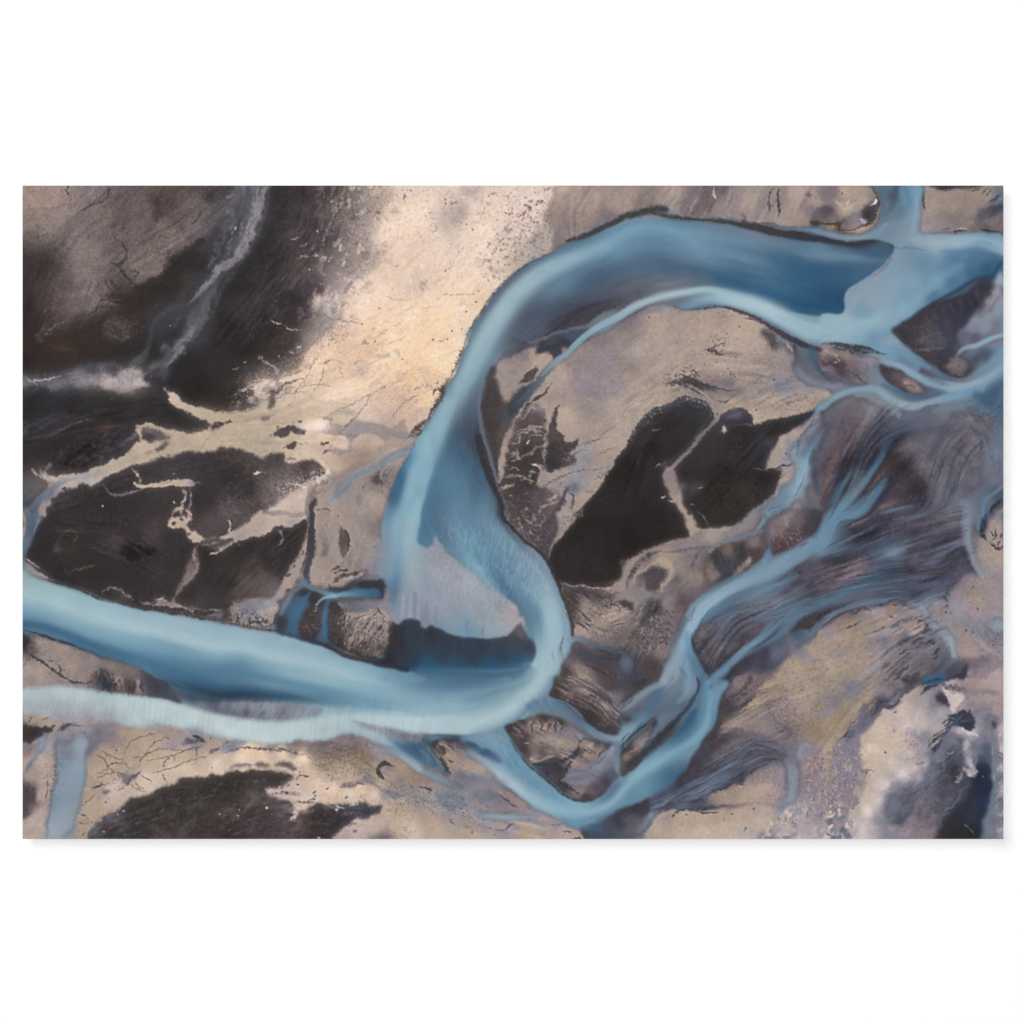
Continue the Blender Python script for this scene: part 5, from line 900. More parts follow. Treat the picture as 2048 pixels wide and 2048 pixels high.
S('21: 560 900 620 1100 680 1320 760 1500; 22: 760 60 900 260 1040 350', [11,12,8,6,4,4,3], '333238 302e30 2f2c2c 322e2e 45424c 5c5c70', 1,.9,0)
S('22: 150 60 200 150 250 300 300 420', [12,14,12,8], '4c628a 4f6288 56728f', 1,.8,0, RM)
S('22: 640 480 720 620 790 740 880 850 950 960', [12,14,14,10,6], '5587a6 4a7899 4a7797 4d7898', 1,.85,0, RM)
S('22: 500 480 600 620 700 740', [8,14,10], '7caec3 84b0c2', 1,.7,0, RM)
S('22: 960 940 965 1000 985 1040', [5,8,4], '436487', .9,.9,0)
S('22: 1060 860 1100 940 1110 1020 1090 1110 1095 1200', [10,15,12,6,3], '5f8ea9 477798 4e7e9b 5485a0', .95,.85,0, RM)
S('22: 1050 500 1180 700 1230 850 1270 1000 1290 1150 1270 1300 1200 1450 1130 1642; 23: 1080 150 950 320 800 430 600 500', [14,18,22,24,27,28,30,32,30,28,24,20], '7f9db6 88a8bc 96b8c6 9abdca 96bccb 9bbfcb 9ec2cd a0c3cf a3c5ce a9c8d1', .95,.9,0, RM, flow=True)
S('22: 1330 900 1380 1050 1420 1180 1400 1320', [5,6,8,10], '6f83a0 7f9ab6 7d96b3', 1,.7,0, RM)
S('22: 930 330 1060 400 1160 520 1240 660', [4,6,6,5], '6a6d88 76789a 777da0', 1,.7,0, RM)
# dark floor of the upper reach
S('30: 300 780 550 840 800 880 1000 960 1250 1040 1500 1110 1750 1190 1932 1240', [12,16,12,14,14,14,13,10], '4a648a 4a5f85 3f587e 33557a 2b5378 2a5077 295076', 1,.8,0, RM, flow=True)
S('30: 650 700 800 640 1000 700 1200 760 1350 800', [9,14,16,14,9], '6ba0bc 73a3bc 6c9cb8', 1,.5,0, RM)
S('30: 450 500 600 600 720 680', [5,9,7], '7aa9c2', 1,.6,1, RM); S('30: 150 480 350 500 500 560 640 660', [5,9,8,6], '528aab', 1,.55,1, RM)
for i_ in range(16):
    x_ = 900 + i_ * 55
    S('30: %d %d %d %d %d %d' % (x_, 560 + (i_ * 41) % 70, x_ + 150 + i_ * 4,780 + (i_ * 29) % 60, x_ + 290,1080 + (i_ * 13) % 90), [3,5 + i_ % 3 * 2,3], '6f9fbd' if i_ % 2 else '2d5479', 1,.28 if i_ % 2 else .3,1.5, RM)
S('30: 1700 680 1932 740; 40: 100 720 300 760 500 760', [10,13,14,12,7], '678fb0 6290b2 5d88a9', 1,.7,0, RM)
D('30: 1450 750 1932 800 1932 1200 1500 1050; 40: 0 850 250 1000 100 1250', '1d3555', 1.8,.25,.5,30,1.5)
D('30: 1450 750 1932 800 1932 1200 1500 1050; 40: 0 850 250 1000 100 1250', '3f6f95', 1.8,.2,.45,30,1.5)
# purple shallows of the inner bend
S('20: 1480 1350 1600 1300 1750 1260 1932 1180', [6,8,9,6], '4a4644 45423f 554f56', 1,.7,2)
S('20: 1060 1560 1250 1500 1480 1430 1650 1400 1932 1300; 30: 100 1230', [9,8,7,8,12,14], '77757f 6f6a74 746e78 7a7480 6e6a76 6c6874', 1,.8,2, flow=True)
P('20: 1100 1642 1180 1560 1300 1500 1500 1450 1650 1440 1560 1560 1450 1642; 21: 1380 20 1360 100 1300 130 1250 80 1180 75 1110 90 1120 30', '20: 1250 1560 3f4d66 1450 1500 40506f 1400 1600 353641; 21: 1150 50 3a4052 1250 40 3b3c46 1350 80 3a383e', 2.5,2,.92)
S('20: 900 1642 1000 1600 1080 1590; 21: 850 60 760 130', [8,8,6,8,6], '55566c', 1,.5,2)
# pale side arm
S('21: 1180 290 1250 210 1330 140 1420 80; 20: 1480 1610 1600 1500 1750 1400 1932 1310; 30: 120 1230 280 1160 450 1110 650 1075 850 1060 1000 1080', [3,5,7,8,8,8,8.5,10,10,9,9,9,10,12], '7895a8 86a3b3 84a5b8 7fa3b8 82a7bb 86aabd 8fb2c3 9bbbc8 a3c1cc a3c1cc a0c0cb 9bbccb', .6,.95,0, flow=True)
S('30: 620 1240 750 1160 900 1120 1050 1150 1250 1190 1450 1270 1650 1370 1850 1470; 40: 60 1450 300 1480 500 1500', [4,11,20,23,26,26,27,30,34,32,24], '4f80a8 7ba9c5 9fc1cd a0c2d0 9dbfce 98bccc 93b9c9 8fb6c8 8ab1c5', .7,.97,0, flow=True)
S('30: 1200 1180 1450 1260 1750 1370 1932 1420', [8,11,12,10], 'a9c4ca 9fbecb', 1,.7,0)
S('30: 620 1250 800 1235 1000 1225 1130 1260 1300 1330 1480 1430', [3,5,4,5,5,4], '2d5580 3b4a66 3a3238 3b2f33 4a4250', .9,.9,1)
S('30: 700 1150 850 1110 900 1095', [4,4,2], '8f9aa5', 1,.6,0)
S('30: 620 1250 780 1190 900 1180', [3,6,5], '6497c0', 1,.7,0)
# dry mud at its bank
D('30: 650 1300 900 1240 1100 1280 1000 1290 800 1260', '55484c', 2,.3,.8); K('30: 1180 1330 1280 1350 1400 1390', '4a4044', 1.6,.8,1); K('30: 910 1335 1100 1310', '8a7a6e'); DOT('30: 1150 1410 1185 1445 275 1325 450 1185 1030 1490', '4a4046', 1.5)
P('30: 1370 1440 1440 1460 1500 1500 1560 1560 1620 1620 1650 1642; 31: 1690 0 1660 80 1600 60 1560 0 1500 10; 30: 1480 1600 1420 1540', '30: 1450 1500 463f44 1550 1600 4a4246; 31: 1620 30 6a5c5a', 3,4,.85)
S('30: 1570 1550 1620 1590 1660 1642; 31: 1670 60', [2,3,2,1], 'b3a39a', .8,.8,1.5); S('30: 1410 1400 1520 1460 1650 1530 1800 1600 1932 1642', [4,8,9,8,6], '3a3036 362e34 3f3846', .9,.85,1)
# dark bank of the upper reach
S('20: 1420 590 1520 560 1620 530 1750 470 1850 410 1932 370; 30: 60 345 150 320 280 290 350 280 430 290', [3,7,8,8,8,8,9,12,13,14,11], '3f3839 37342f 3a3838', .9,.9,1.2)
S('30: 300 320 500 360 700 380 900 395 1050 410 1150 430', [7,8,6,6,7,6], '312e2f 36322d 322f28 34302c', .9,.9,1)
S('30: 1100 430 1250 440 1400 470 1550 500 1700 530 1850 560 1932 570; 40: 100 590 250 615 400 595 550 585 640 600', [4,10,13,12,12,10,8,8,8,8,7,4], '45423f 3b3835 3a3533 362f33 352d33 33292f 2f2b36 2c2d3c', .9,.88,.8)
S('30: 0 410 100 380 250 365 400 365 650 395 850 405 1000 430 1130 455', 1.1,'9a8579 8a7570 a38f7f', .9,.7,.8)
S('30: 1350 420 1550 460 1700 475 1800 470; 40: 0 500 150 530 300 560 430 550 540 500 640 430', [3,6,6,7,8,9,9,8,8,6], '6a7086 727b94 6884a8 7288ad 7a90ae 8096ac 7fa0b5 6f9ab5', .9,.93,1, flow=True)
S('30: 1740 470 1850 460 1932 455; 40: 60 470', [2,4,5,4], '5577a8', 1,.8,1); S('30: 1200 370 1400 400 1600 430 1750 460', 1.8,'a3938a', 1,.6,1)
S('30: 1160 350 1200 400 1230 440 1180 450', [2,4,5,4], '45413f', 1,.7,4)
# ---- confluence, top right -------------------------------------------------------------------
CONF = P('40: 480 54 965 54 970 200 960 350 945 500 1050 520 1280 525 1400 510 1500 500 1600 512 1773 540 1773 900 1720 920 1640 1010 1500 1000 1300 1070 1150 1150 1000 1230 850 1330 720 1430 680 1470 760 1550 850 1642; 41: 1000 150 850 300 600 150 300 60 0 0; 40: 0 1310 180 1298 240 1240 230 1130 270 1040 380 975 500 900 600 815 700 690 690 640 560 590 450 570 470 500 560 400 590 230 560 100', '40: 620 120 55688c 700 150 474f70 800 100 5d8bae 920 120 7098b5 870 200 6494b5 930 350 8099b3 750 300 5b7795 650 300 66758f 600 350 5f7290 700 450 7288a3 850 450 7a8fa8 800 550 7b93ad 950 600 8aa3b8 1100 620 92adbf 1300 600 8fb0c2 1450 560 7ba4c2 1600 600 6a9ab8 1700 640 7fa9bf 1740 700 7ba6c2 900 700 6f8fad 1000 800 6492b2 1300 740 4b7ba6 1500 800 40719c 1700 780 35597f 1600 870 33507a 1300 900 4d7ea6 1500 900 3a5f8a 700 800 7d97b3 500 950 7f9ab5 350 1050 809bb7 300 1180 8898b5 500 1150 8f9cb5 700 1050 7fa0b9 900 1000 7aa2bd 1100 1000 6a99bb 1300 1000 4575a0 1100 1130 4a75a0 900 1150 6f9fc0 800 1250 7aa5c0 400 1250 739bb8 600 1300 86acc0 200 1330 90b7c6 200 1420 93b9c9 400 1450 80a9c3 500 1550 6b96b5 650 1450 6a99b8 700 1580 8a9db8;41: 700 60 6f9ab8 800 150 5f7fa3', 1.5,1,.97)
CM = full(CONF)
S('40: 940 60 930 200 920 350 900 480 850 560', [7,8,9,12,14], '6f9bb8 7aa2bd 8099b3 8498b0', 1,.8,0, CM, flow=True); S('40: 740 60 720 150 690 250 620 330', [11,10,10,8], '474565 5c6282', 1,.75,1)
S('40: 600 60 590 160 610 260 620 350', [8,6,7,6], '4f6088 53678c 5a6a8c', 1,.8,1); S('40: 800 70 840 140 850 230', [8,10,10], '4b7ea8', 1,.6,1)
S('40: 430 560 560 500 640 420', [10,12,6], '6f9ab3 75a0b7', 1,.6,1)
S('40: 900 580 1100 610 1300 610 1500 580 1700 620 1773 660', [9,15,16,15,18,14], '8ba3b7 96b0c0 93b2c4 86adc5 88b0c5', .95,.85,0, CM, flow=True)
S('40: 1160 690 1350 700 1500 700 1650 730 1773 770', [4,10,14,13,10], '5f8db3 4a7ba8 3f719c 3a618e', 1,.7,0, CM)
S('40: 700 660 850 665 950 655 1050 680', [2,2.5,2,1.5], '5f6580', 1,.7,2); S('40: 1500 600 1650 610', [4,6], '5f94b5', 1,.5,1, CM)
S('40: 1350 830 1150 950 1000 1080 800 1260 600 1400 400 1380 200 1370', [14,18,20,20,20,18,14], '5f90b5 76a3c0 7da9c2 83adc4 8ab0c5 93b8c6', 1,.6,0, CM, flow=True)
S('40: 620 860 520 980 380 1100 320 1200', [8,14,14,10], '8a97b0 8c9ab5 9099b5', 1,.7,0, CM)
S('40: 720 680 620 840 480 950', [5,6,4], '6a6c88', 1,.6,1)
S('40: 1750 800 1650 940 1500 960 1350 1050 1200 1130 1000 1240', [6,12,10,8,6,4], '2f4468 303856 33405f', 1,.8,1)
P('40: 680 1470 740 1415 850 1345 960 1260 1100 1190 1250 1130 1400 1070 1550 960 1650 1000 1620 1090 1550 1180 1480 1290 1400 1400 1330 1500 1250 1560 1100 1642; 41: 1150 0 1280 60 1320 110 1250 180 1180 200 1050 150 950 80 850 0; 40: 800 1560 740 1510', '40: 900 1350 3b373b 1200 1180 413c46 1500 1050 46424e 1050 1450 514c50 1000 1550 5c565c 900 1450 453f44 1300 1300 3c3c4e 1200 1400 48485c 1450 1200 3b3a4a 800 1480 3a3338 1150 1600 524f5a 1580 1000 3a3a4c; 41: 950 50 3a3538 1100 80 45424c 1200 120 40425a', 3,2,.95)
D('40: 850 1350 1150 1400 1150 1642 950 1600', '75696a', 2.2,.2,.55); S('41: 880 20 960 50 1080 30 1200 20', [3,6,5,3], '6a6876', 1,.7,1)
for i_ in range(14):
    S('40: %d %d %d %d' % (1000 + i_ * 42,1290 - i_ * 18,1060 + i_ * 40,1400 - i_ * 18), [2,3], '2e2c38' if i_ % 2 else '5c5866', 1,.4,1.5)
P('40: 1773 890 1700 930 1660 1020 1650 1100 1590 1180 1570 1250 1500 1300 1420 1380 1380 1430 1330 1480 1370 1560 1420 1642; 41: 1500 20 1773 -20 1773 0; 40: 1773 1300 1773 1100', '40: 1730 950 93b0c8 1740 1050 9d9aab 1690 1060 a0939f 1650 1150 988f93 1620 1230 93878a 1550 1290 94898a 1500 1340 8a90a8 1600 1300 8c99b3 1700 1230 8a97b0 1450 1420 7f87a0 1600 1420 8490ab 1700 1400 6f6f86 1500 1520 6a6474 1400 1500 606078 1650 1500 6b6a80 1750 1180 8c94ab 1773 1420 6c88a8', 3,2,.95)
S('41: 1300 150 1350 60 1420 20; 40: 1500 1600 1650 1530 1773 1490', [2,6,7,8,7,5], '7f7d8c 7d93ab 85a3b8 86a9c0 88aabf', .9,.95,0, flow=True)
P('41: 1130 190 1200 150 1300 110 1380 120 1450 100 1550 20 1640 10 1773 20 1773 60 1650 140 1500 240 1420 310 1300 320 1200 270 1150 230', '41: 1200 200 3a3431 1300 200 6f6665 1400 180 6c6670 1500 130 4a4660 1600 80 454b70 1700 50 5f7298 1300 280 4a4144 1450 260 3f3a50 1550 180 55587c', 4,3,.9)
S('41: 1180 220 1260 190 1330 140', [3,6,4], '8a8185', 1,.8,2); P('41: 1240 150 1300 120 1380 130 1390 240 1300 280 1240 230', '7f757a', 5,4,.7); S('41: 1130 170 1180 240 1260 300 1350 300', [4,7,7,5], '342e30', 1,.75,2)

# ---- right-hand braids ------------------------------------------------------------------------
P('41: 0 600 150 560 300 480 500 480 650 600 900 640 1200 570 1400 600 1600 450 1773 380 1773 1642 0 1642', '41: 250 650 6a6466 400 700 706a6c 200 800 645f66 100 900 6f6a76 500 600 807f8a 650 640 77757c 350 850 6e6365 250 950 5c5256 450 900 4a4856 600 850 4e4e5c 400 1000 5a5560 500 1050 403c42 250 1050 72666a 150 1050 6f6668 100 1200 5c5055 200 1150 4c4343 60 1400 66595a 120 1450 4f484e 700 900 3d3b45 750 1050 3d3431 800 800 4f5468 900 700 66687a 1000 650 6c6f80 1100 900 6c6c78 1000 850 70727f 850 1000 716c75 1200 850 696872 1300 1000 605d64 1300 750 6f6c76 1200 700 777a8c 1500 600 4a5c80 1650 550 44587a 1600 700 706772 1700 650 3f5f86 1500 800 6c6468 1450 700 77727c 1600 900 746e78 1700 900 5f6f90 1700 1050 6a7fa0 1500 1100 7a7277 1400 1200 6c6872 1600 1100 6f6f88 1200 1100 66636b 1000 1150 75717a 900 1200 47424a 850 1150 3a3638 700 1150 4c494c 650 1250 4a4443 950 1300 464044 1000 1400 403d45 800 1350 5a545a 1100 1300 78787f 1200 1400 777880 1300 1500 81848f 1500 1300 706e7a 1650 1250 6f7084 1700 1150 747088 900 1500 545060 700 1500 4c4a55 600 1400 4a4754 600 1600 4a4a5c 800 1600 68656f 1100 1600 696871 1400 1600 7c8293 1600 1500 66708c 1700 1450 4a506c', 10,6,.85)
S('41: 560 140 750 200 950 310 1150 390 1300 410 1450 390 1600 300 1773 170', [6,10,13,15,17,18,20,18], '7f92ad 86a3bb 83a6bd 7ea3bb 88a6b8 8ba9bb 7fa3bd 7aa2c0', .8,.95,0, flow=True)
S('40: 600 1642; 41: 760 60 900 130 1050 220 1200 300 1380 340 1550 270 1700 160 1773 60', [14,20,16,13,10,8,12,20,22], '6f9dbb 6694b5 5b7fa6 5a6f98 56658c 706f82 6f87a3 6a8fb3 6a94b8', .9,.9,0, flow=True)
S('41: 950 260 1100 340 1250 390', [7,8,5], '55688f', 1,.6,0); S('40: 690 1520 800 1640; 41: 920 150 1050 220', [8,12,10,6], '8196b2 7196b5 5f7fa6', 1,.7,0)
S('40: 0 1585 150 1590 300 1610 450 1625; 41: 550 70 640 90', [5,7,7,6,5,3], '4a3a40 3a2e30 332a2c 2f2f3a 3a4a66', .9,.92,1); S('41: 0 30 200 50 400 60 560 90', [5,7,7,4], '3a3233 332c2c 33303a', 1,.9,2)
P('41: 10 10 100 25 180 60 300 75 500 95 560 130 560 180 440 190 450 370 300 400 150 400 60 340 0 300', '41: 60 40 a08f8a 150 90 93857f 130 140 55494a 250 110 8f8280 400 130 857c84 60 200 6f6366 50 250 82767c 200 180 463e42 200 260 4a4146 120 300 6b6470 300 200 76696b 400 230 7c7782 380 300 726e7a 350 270 5a4e50 500 150 8f8a92 250 350 6c6876 60 350 5c5c78 500 250 79757f', 4,4,.93)
S('41: 0 200 60 240 150 300 250 340', [3,5,6,4], '8a7d80', 1,.6,2); S('41: 0 270 100 350 180 390', [3,4,2], '3f353b', .9,.8,1.5); S('41: 230 230 330 280 440 360', [3,5,2], '57494a', 1,.7,1.5); S('41: 0 140 80 170 200 240', [4,6,5], '3f373b', 1,.6,3)
S('41: 20 60 120 90 180 160', [4,5,3], 'a5938c', 1,.7,3); DOT('41: 140 165 180 155 150 105', 'b5a39a', 2.5)
S('41: 0 250 100 280 200 310 350 330', [3,3,5,4], '5a6a94', 1,.5,1)
S('41: 480 150 490 250 500 360 560 400', [8,11,12,8], '8a8792 7f7f90 787c90', 1,.8,1)
P('41: 560 180 640 210 750 230 850 300 950 390 1000 440 900 460 830 460 740 410 660 360 600 280', '41: 650 250 4a4244 750 300 5f5556 850 380 938581 930 430 8a7d7c 700 350 4a4348 800 430 4a4048 620 200 3a3438', 2.5,2,.95)
S('41: 800 380 870 400 940 440', [1.5,2,1], '5a4c4e', 1,.7,2); S('41: 780 340 850 370', 3,'a3948e', 1,.6,2)
S('41: 600 380 700 430 850 490 1000 500 1150 480', [6,8,9,9,7], '4d6a90 47668e 40608a 4c5a85', 1,.8,0); S('41: 1000 420 1100 440 1200 460', [7,10,8], '4a5078 4c6f98', 1,.7,0)
S('31: 1880 680 1932 610; 41: 30 600 100 530 200 475 300 440 420 420 540 430 640 500 760 560 880 590 1000 570 1120 540 1250 500 1400 460 1550 420', [7,8,9,9,9,9,10,11,13,13,13,12,13,14,14,14], '7a8b9c 7592ab 7094b0 7b9db3 7c9db5 7997b3 7c9fb8 84a3b8 8aa5b5 8aa8b8 82a3b5 7396b5 6a94b8 6b98bb', .85,.95,0, flow=True)
S('31: 1932 290; 41: 100 330 200 370 350 400', [5,7,6,5], '6f7490 6c708c 6f8099', 1,.6,1); S('41: 350 490 450 480 560 540 700 600', [8,12,14,10], '8490a3 858f9c', 1,.6,0)
S('41: 1500 480 1600 500 1700 430 1773 380', [14,20,22,18], '41577d 3a5078 3f557c', 1,.7,1)
D('41: 1400 550 1600 500 1773 450 1773 700 1550 750', '2f4a75', 2.5,.3,.6, -20,2); S('41: 950 640 1020 590 1100 580 1170 565', [2,4,3,1.5], '6f6068', .9,.7,1)
S('41: 1100 640 1300 600 1500 570 1600 620 1773 690', [8,10,8,8,6], '6f86a8 6080a8 44699a', 1,.45,2)
S('41: 700 660 740 640 760 690', [9,12,8], '8c93a5', 1,.6,2); S('41: 700 800 900 750 1100 740 1200 760', [8,14,14,8], '565f7c', 1,.5,1)
S('41: 540 760 400 850 300 950 200 1050 120 1150 60 1300', [8,7,8,10,10,8], '7a6c6c 7c6e6f 796a6a 796a69', 1,.55,3, flow=True)
S('41: 900 760 750 800 620 880 540 960 420 1050', [10,11,10,8,6], '5a6079 55586f 4a4d63 5a5868', 1,.6,2, flow=True)
S('41: 760 800 680 880 620 980 580 1080 500 1200 400 1350 250 1500 150 1642', [8,11,12,11,11,13,17,20], '4f5268 4c566f 4a5a78 4c6b90 557a9e 5a7fa3 658bab 6a90b0', .9,.9,1, flow=True)
S('41: 700 870 720 950 740 1060 700 1100', [7,9,8,5], '3a3841 362f33 3a302b', 1,.7,2)
S('41: 450 880 400 1000 350 1120 330 1200 250 1300 180 1400 130 1560', [3,4,6,6,8,9,10], '55586c 4d566e 4f6584 587aa0 4f6f98 4a6084', 1,.85,1, flow=True); S('41: 335 1170 345 1200 320 1230', 3,'7fa0c0', 1,.7,1)
S('41: 480 1180 380 1240 320 1340 290 1450', [4,7,8,6], '4c608a 4a648c', 1,.8,1); P('41: 330 1390 370 1340 400 1320 390 1370 350 1430 315 1460 310 1420', '8a7872', 1.5,2,.9)
P('41: 270 1100 330 1000 380 1030 400 1150 360 1150 330 1110 270 1200 150 1290 90 1230 110 1150 190 1120', '41: 200 1200 40393b 330 1080 3c3636', 4,4,.75); P('41: 430 1020 520 1000 540 1080 460 1160 420 1130', '352f2e', 4,3,.75)
P('41: 540 1260 600 1200 700 1150 830 1130 870 1190 780 1260 640 1340 520 1420 450 1440 500 1350', '41: 600 1260 5f5552 700 1220 4a4343 560 1300 7f706a 520 1380 6a5c5a 780 1180 3a3434 640 1320 3f3a42', 4,4,.85)
S('41: 540 1330 560 1280 570 1260', [5,3,2], 'a08c82', 1,.6,2); S('41: 500 1400 540 1370', [4,4], '8f7c75', 1,.7,2)
S('41: 480 1440 600 1390 700 1330 800 1250 880 1200 930 1080', [5,6,6,5,4,2], '4c5f88 46587c 4a5270 55587a', 1,.7,1.5)
P('41: 570 1550 650 1510 750 1460 780 1400 850 1400 820 1480 750 1520 640 1570 600 1590', '41: 620 1555 a38c7c 700 1520 5f5455 800 1430 4c4748', 2,3,.85)
S('41: 580 1620 700 1580 800 1570 950 1550', [3,4,5,3], '6c94b0 5f85a6', 1,.8,1, flow=True); S('41: 740 1580 800 1530 810 1510', 2,'5a7fa8', 1,.7,1)
P('41: 820 1150 880 1100 870 1190 930 1230 860 1240 780 1220', '332e30', 4,4,.8); P('41: 860 1390 920 1330 1020 1320 1080 1360 1000 1440 900 1460 840 1440', '3c3434', 5,4,.75)
S('41: 970 1230 1040 1300 1150 1380 1250 1460 1350 1550 1400 1642', [6,10,12,14,16,16], '80808c 84868f 848893 868d9c 8590a2', 1,.65,2, flow=True)
S('41: 770 1000 850 980 950 1000 1050 900', [12,18,12,10], '7f7c82 7b7a84 7a828f', 1,.55,1); S('41: 870 1170 960 1150 1050 1130', [10,14,8], '7f7a7e', 1,.55,2)
S('41: 1560 1642 1570 1560 1600 1480 1680 1430 1773 1360', [6,7,7,6,5], '6085a8 5a7ea0 5a7498 6480a5', 1,.85,1, flow=True)
S('41: 1620 1642 1680 1560 1740 1510 1773 1480', [6,7,7,5], '262c42 26283c 2a2c3c', .9,.9,2)
P('41: 1690 1642 1720 1600 1773 1560 1773 1642', '857a78', 2,2,.9)
D('41: 1400 900 1600 700 1773 700 1773 1250 1500 1300', '8a8084', 2.2,.2,.5, -35,3); D('41: 1450 900 1650 730 1773 750 1773 1150 1600 1250', '4f6390', 2.2,.22,.5, -35,3)
for i_ in range(22):
    x_ = 1400 + (i_ * 97) % 340; y_ = 640 + i_ * 32
    S('41: %d %d %d %d' % (x_, y_, x_ + 70, y_ - 40), [2,4,2], ['4a5f8c', '6a7aa0', '857a7c'][i_ % 3], 1,.5,3)
D('41: 150 700 400 850 250 1000 130 950', '5a5054', 1.8,.25,.5, -30,2)
S('31: 1932 560 1880 680 1800 790 1720 880 1640 1000', [7,7,8,7,5], '7498b0 6a93b3 7f9ab0 8594a5', .9,.85,0, flow=True)
# sands west of the next channel
P('31: 1932 640 1800 740 1700 800 1600 845 1540 890 1500 960 1450 1060 1420 1140 1400 1200 1500 1195 1560 1190 1550 1230 1530 1310 1480 1420 1400 1500 1300 1580 1230 1642 1500 1642 1700 1400 1900 1000', '31: 1700 850 a3948a 1800 780 8a8083 1550 950 b0a090 1600 1100 8f8d96 1500 1100 a89a8e 1450 1170 ab9e92 1650 950 8a8b98 1680 1050 7f98ae 1550 1300 ab9a88 1620 1250 a0908a 1500 1420 a5968a 1580 1400 5f7490 1400 1520 8a8286 1500 1550 64708c', 1.5,2,.96)
K('31: 1400 1205 1500 1195 1560 1165 1620 1160 1700 1130', '2f2b2f', 2.2,.95,1); K('31: 1540 1290 1600 1240 1680 1190', '6a5c55', .9,.7); DOT('31: 1595 1050', '4f4a58', 2); S('31: 1290 1185 1360 1200 1390 1210', [1,2,1.5], '7f7c88', .9,.8,.5)
D('31: 1500 960 1640 900 1560 1180 1420 1190', '8f827a', 1.8,.2,.5, -30,2.5)
# channel with the two dark strips
P('31: 1932 760 1850 850 1780 950 1720 1060 1690 1200 1650 1320 1560 1420 1450 1520 1300 1642; 32: 1500 0 1932 0; 31: 1932 1642', '31: 1850 900 5a6080 1750 1000 5f7896 1850 1100 6a6474 1900 1250 5f565c 1850 1400 6b636a 1750 1300 86a5ba 1780 1150 7fa8c3 1700 1400 84a3b8 1680 1300 5f93bc 1600 1500 6a87a8 1700 1550 8a8488 1800 1550 6f6d85 1500 1600 6c7f9e 1900 1550 6a6268', 5,2,.93)
S('41: 60 800; 31: 1900 900 1850 1000 1800 1130 1750 1280 1700 1400 1650 1480 1550 1580; 32: 1450 20 1350 150 1280 250', [5,8,10,11,12,11,9,8,8,6,3], '6c7590 687088 6085a6 7aa5c2 86abc3 84a5bb 7f9bb5 718eb0 7590b3 7d96b3 868f9c', .95,.9,0, flow=True)
S('31: 1932 720 1860 800 1760 880 1720 980 1700 1080', [5,7,6,4,3], '7f9cb5 6a90b3 4d6f92 48668a', 1,.8,0); S('31: 1880 1020 1850 1120 1870 1260 1900 1400', [6,9,11,12], '4a4658 55546c 5a6078', 1,.6,1)
S('32: 1400 60 1440 200 1450 300 1450 400 1400 500', [6,8,8,11,14], '5a7095 566c92 566a8c 5c7d9c 6c90ac', 1,.85,1, flow=True)
S('32: 1350 200 1200 250 1050 290 950 340 850 400', [7,9,9,7,4], '7a8699 7f8c9f 7a8597 807f8c', 1,.8,1); S('32: 400 410 550 400 700 370 900 340', [3,5,6,4], '5f5f72 5c5a68', 1,.7,1)
P('32: 1420 130 1500 100 1600 40 1700 0 1932 0 1932 160 1850 250 1750 330 1600 390 1480 420 1460 380 1440 250', '32: 1550 150 7f7078 1500 200 76696f 1650 200 5f5256 1700 100 6a5f66 1600 50 857a7c 1650 300 58494c 1550 350 4a3c3c 1800 200 463f44 1850 100 45434c 1500 330 5a4a4c', 2,2,.95)
D('32: 1450 250 1550 150 1750 200 1750 330 1600 390 1480 400', '93807c', 2.2,.25,.6,60,2); S('32: 1590 60 1620 160', [4,8], '93898c', 1,.6,2)
P('32: 860 440 900 370 960 340 1100 350 1180 300 1200 420 1150 520 1080 600 1000 620 950 580', '32: 900 420 3c3434 1050 380 7a6a62 1000 500 464248' + ' 1150 380 3a3634 1000 580 4f5468', 2.5,3,.85)
for q_ in ((950,380,990,560), (1030,380,1040,560), (1090,380,1080,560), (1140,340,1110,530)):
    S('32: %d %d %d %d' % q_, [5,3], '3a3838' if q_[0] % 2 else '565660', 1,.6,2)
P('32: 1210 330 1300 200 1370 260 1400 400 1330 480 1260 500 1210 430', '32: 1300 260 7a6c6c 1330 400 4a3f40 1250 400 4f4444 1300 320 857575', 3,4,.85)
P('32: 1095 610 1150 560 1220 470 1250 460 1270 520 1220 580 1150 620 1100 630', '32: 1200 520 93827a 1150 600 a5928a 1240 500 b0a096 1220 560 5f5250', 1.5,3,.9)
P('32: 860 500 930 560 960 620 900 680 830 730 820 640', '32: 880 560 7a6e6a 900 640 8a7d78 850 700 6a5f60', 2,3,.8); S('32: 830 470 820 600 830 680', [2,3,2], '6a5858', 1,.6,1.5)
P('32: 160 650 230 600 280 560 340 520 400 530 450 560 440 620 410 700 380 770 300 770 250 760 230 690', '4f484e', 1.5,3,.93); P('32: 130 660 200 620 240 680 230 740 160 740', '32: 150 690 7c7270 210 680 675d60', 2,3,.8)
S('32: 130 700 160 620 240 560 330 500 400 490 500 560 490 640 430 730 390 790', [3,4,4,5,8,10,9,7,5], 'a5968a a89a8b ab9e8d a89a88', 1,.65,2); S('32: 60 760 80 660 150 570 220 480 330 420 400 400', [4,6,7,8,6,4], '48464d 434249 4a484f', .9,.8,2)
S('32: 700 600 710 500 740 420 800 380', [5,6,6,3], '5a5c74 4a4c5c 5a5868', 1,.75,1.5); S('32: 360 840 430 820 520 790 600 740', [4,5,6,3], '6f8aa0 6a7a92 55545f', 1,.85,1); S('32: 0 840 100 820 200 800 300 820 360 840', [5,6,6,5,4], '7f8490', 1,.7,1.5)
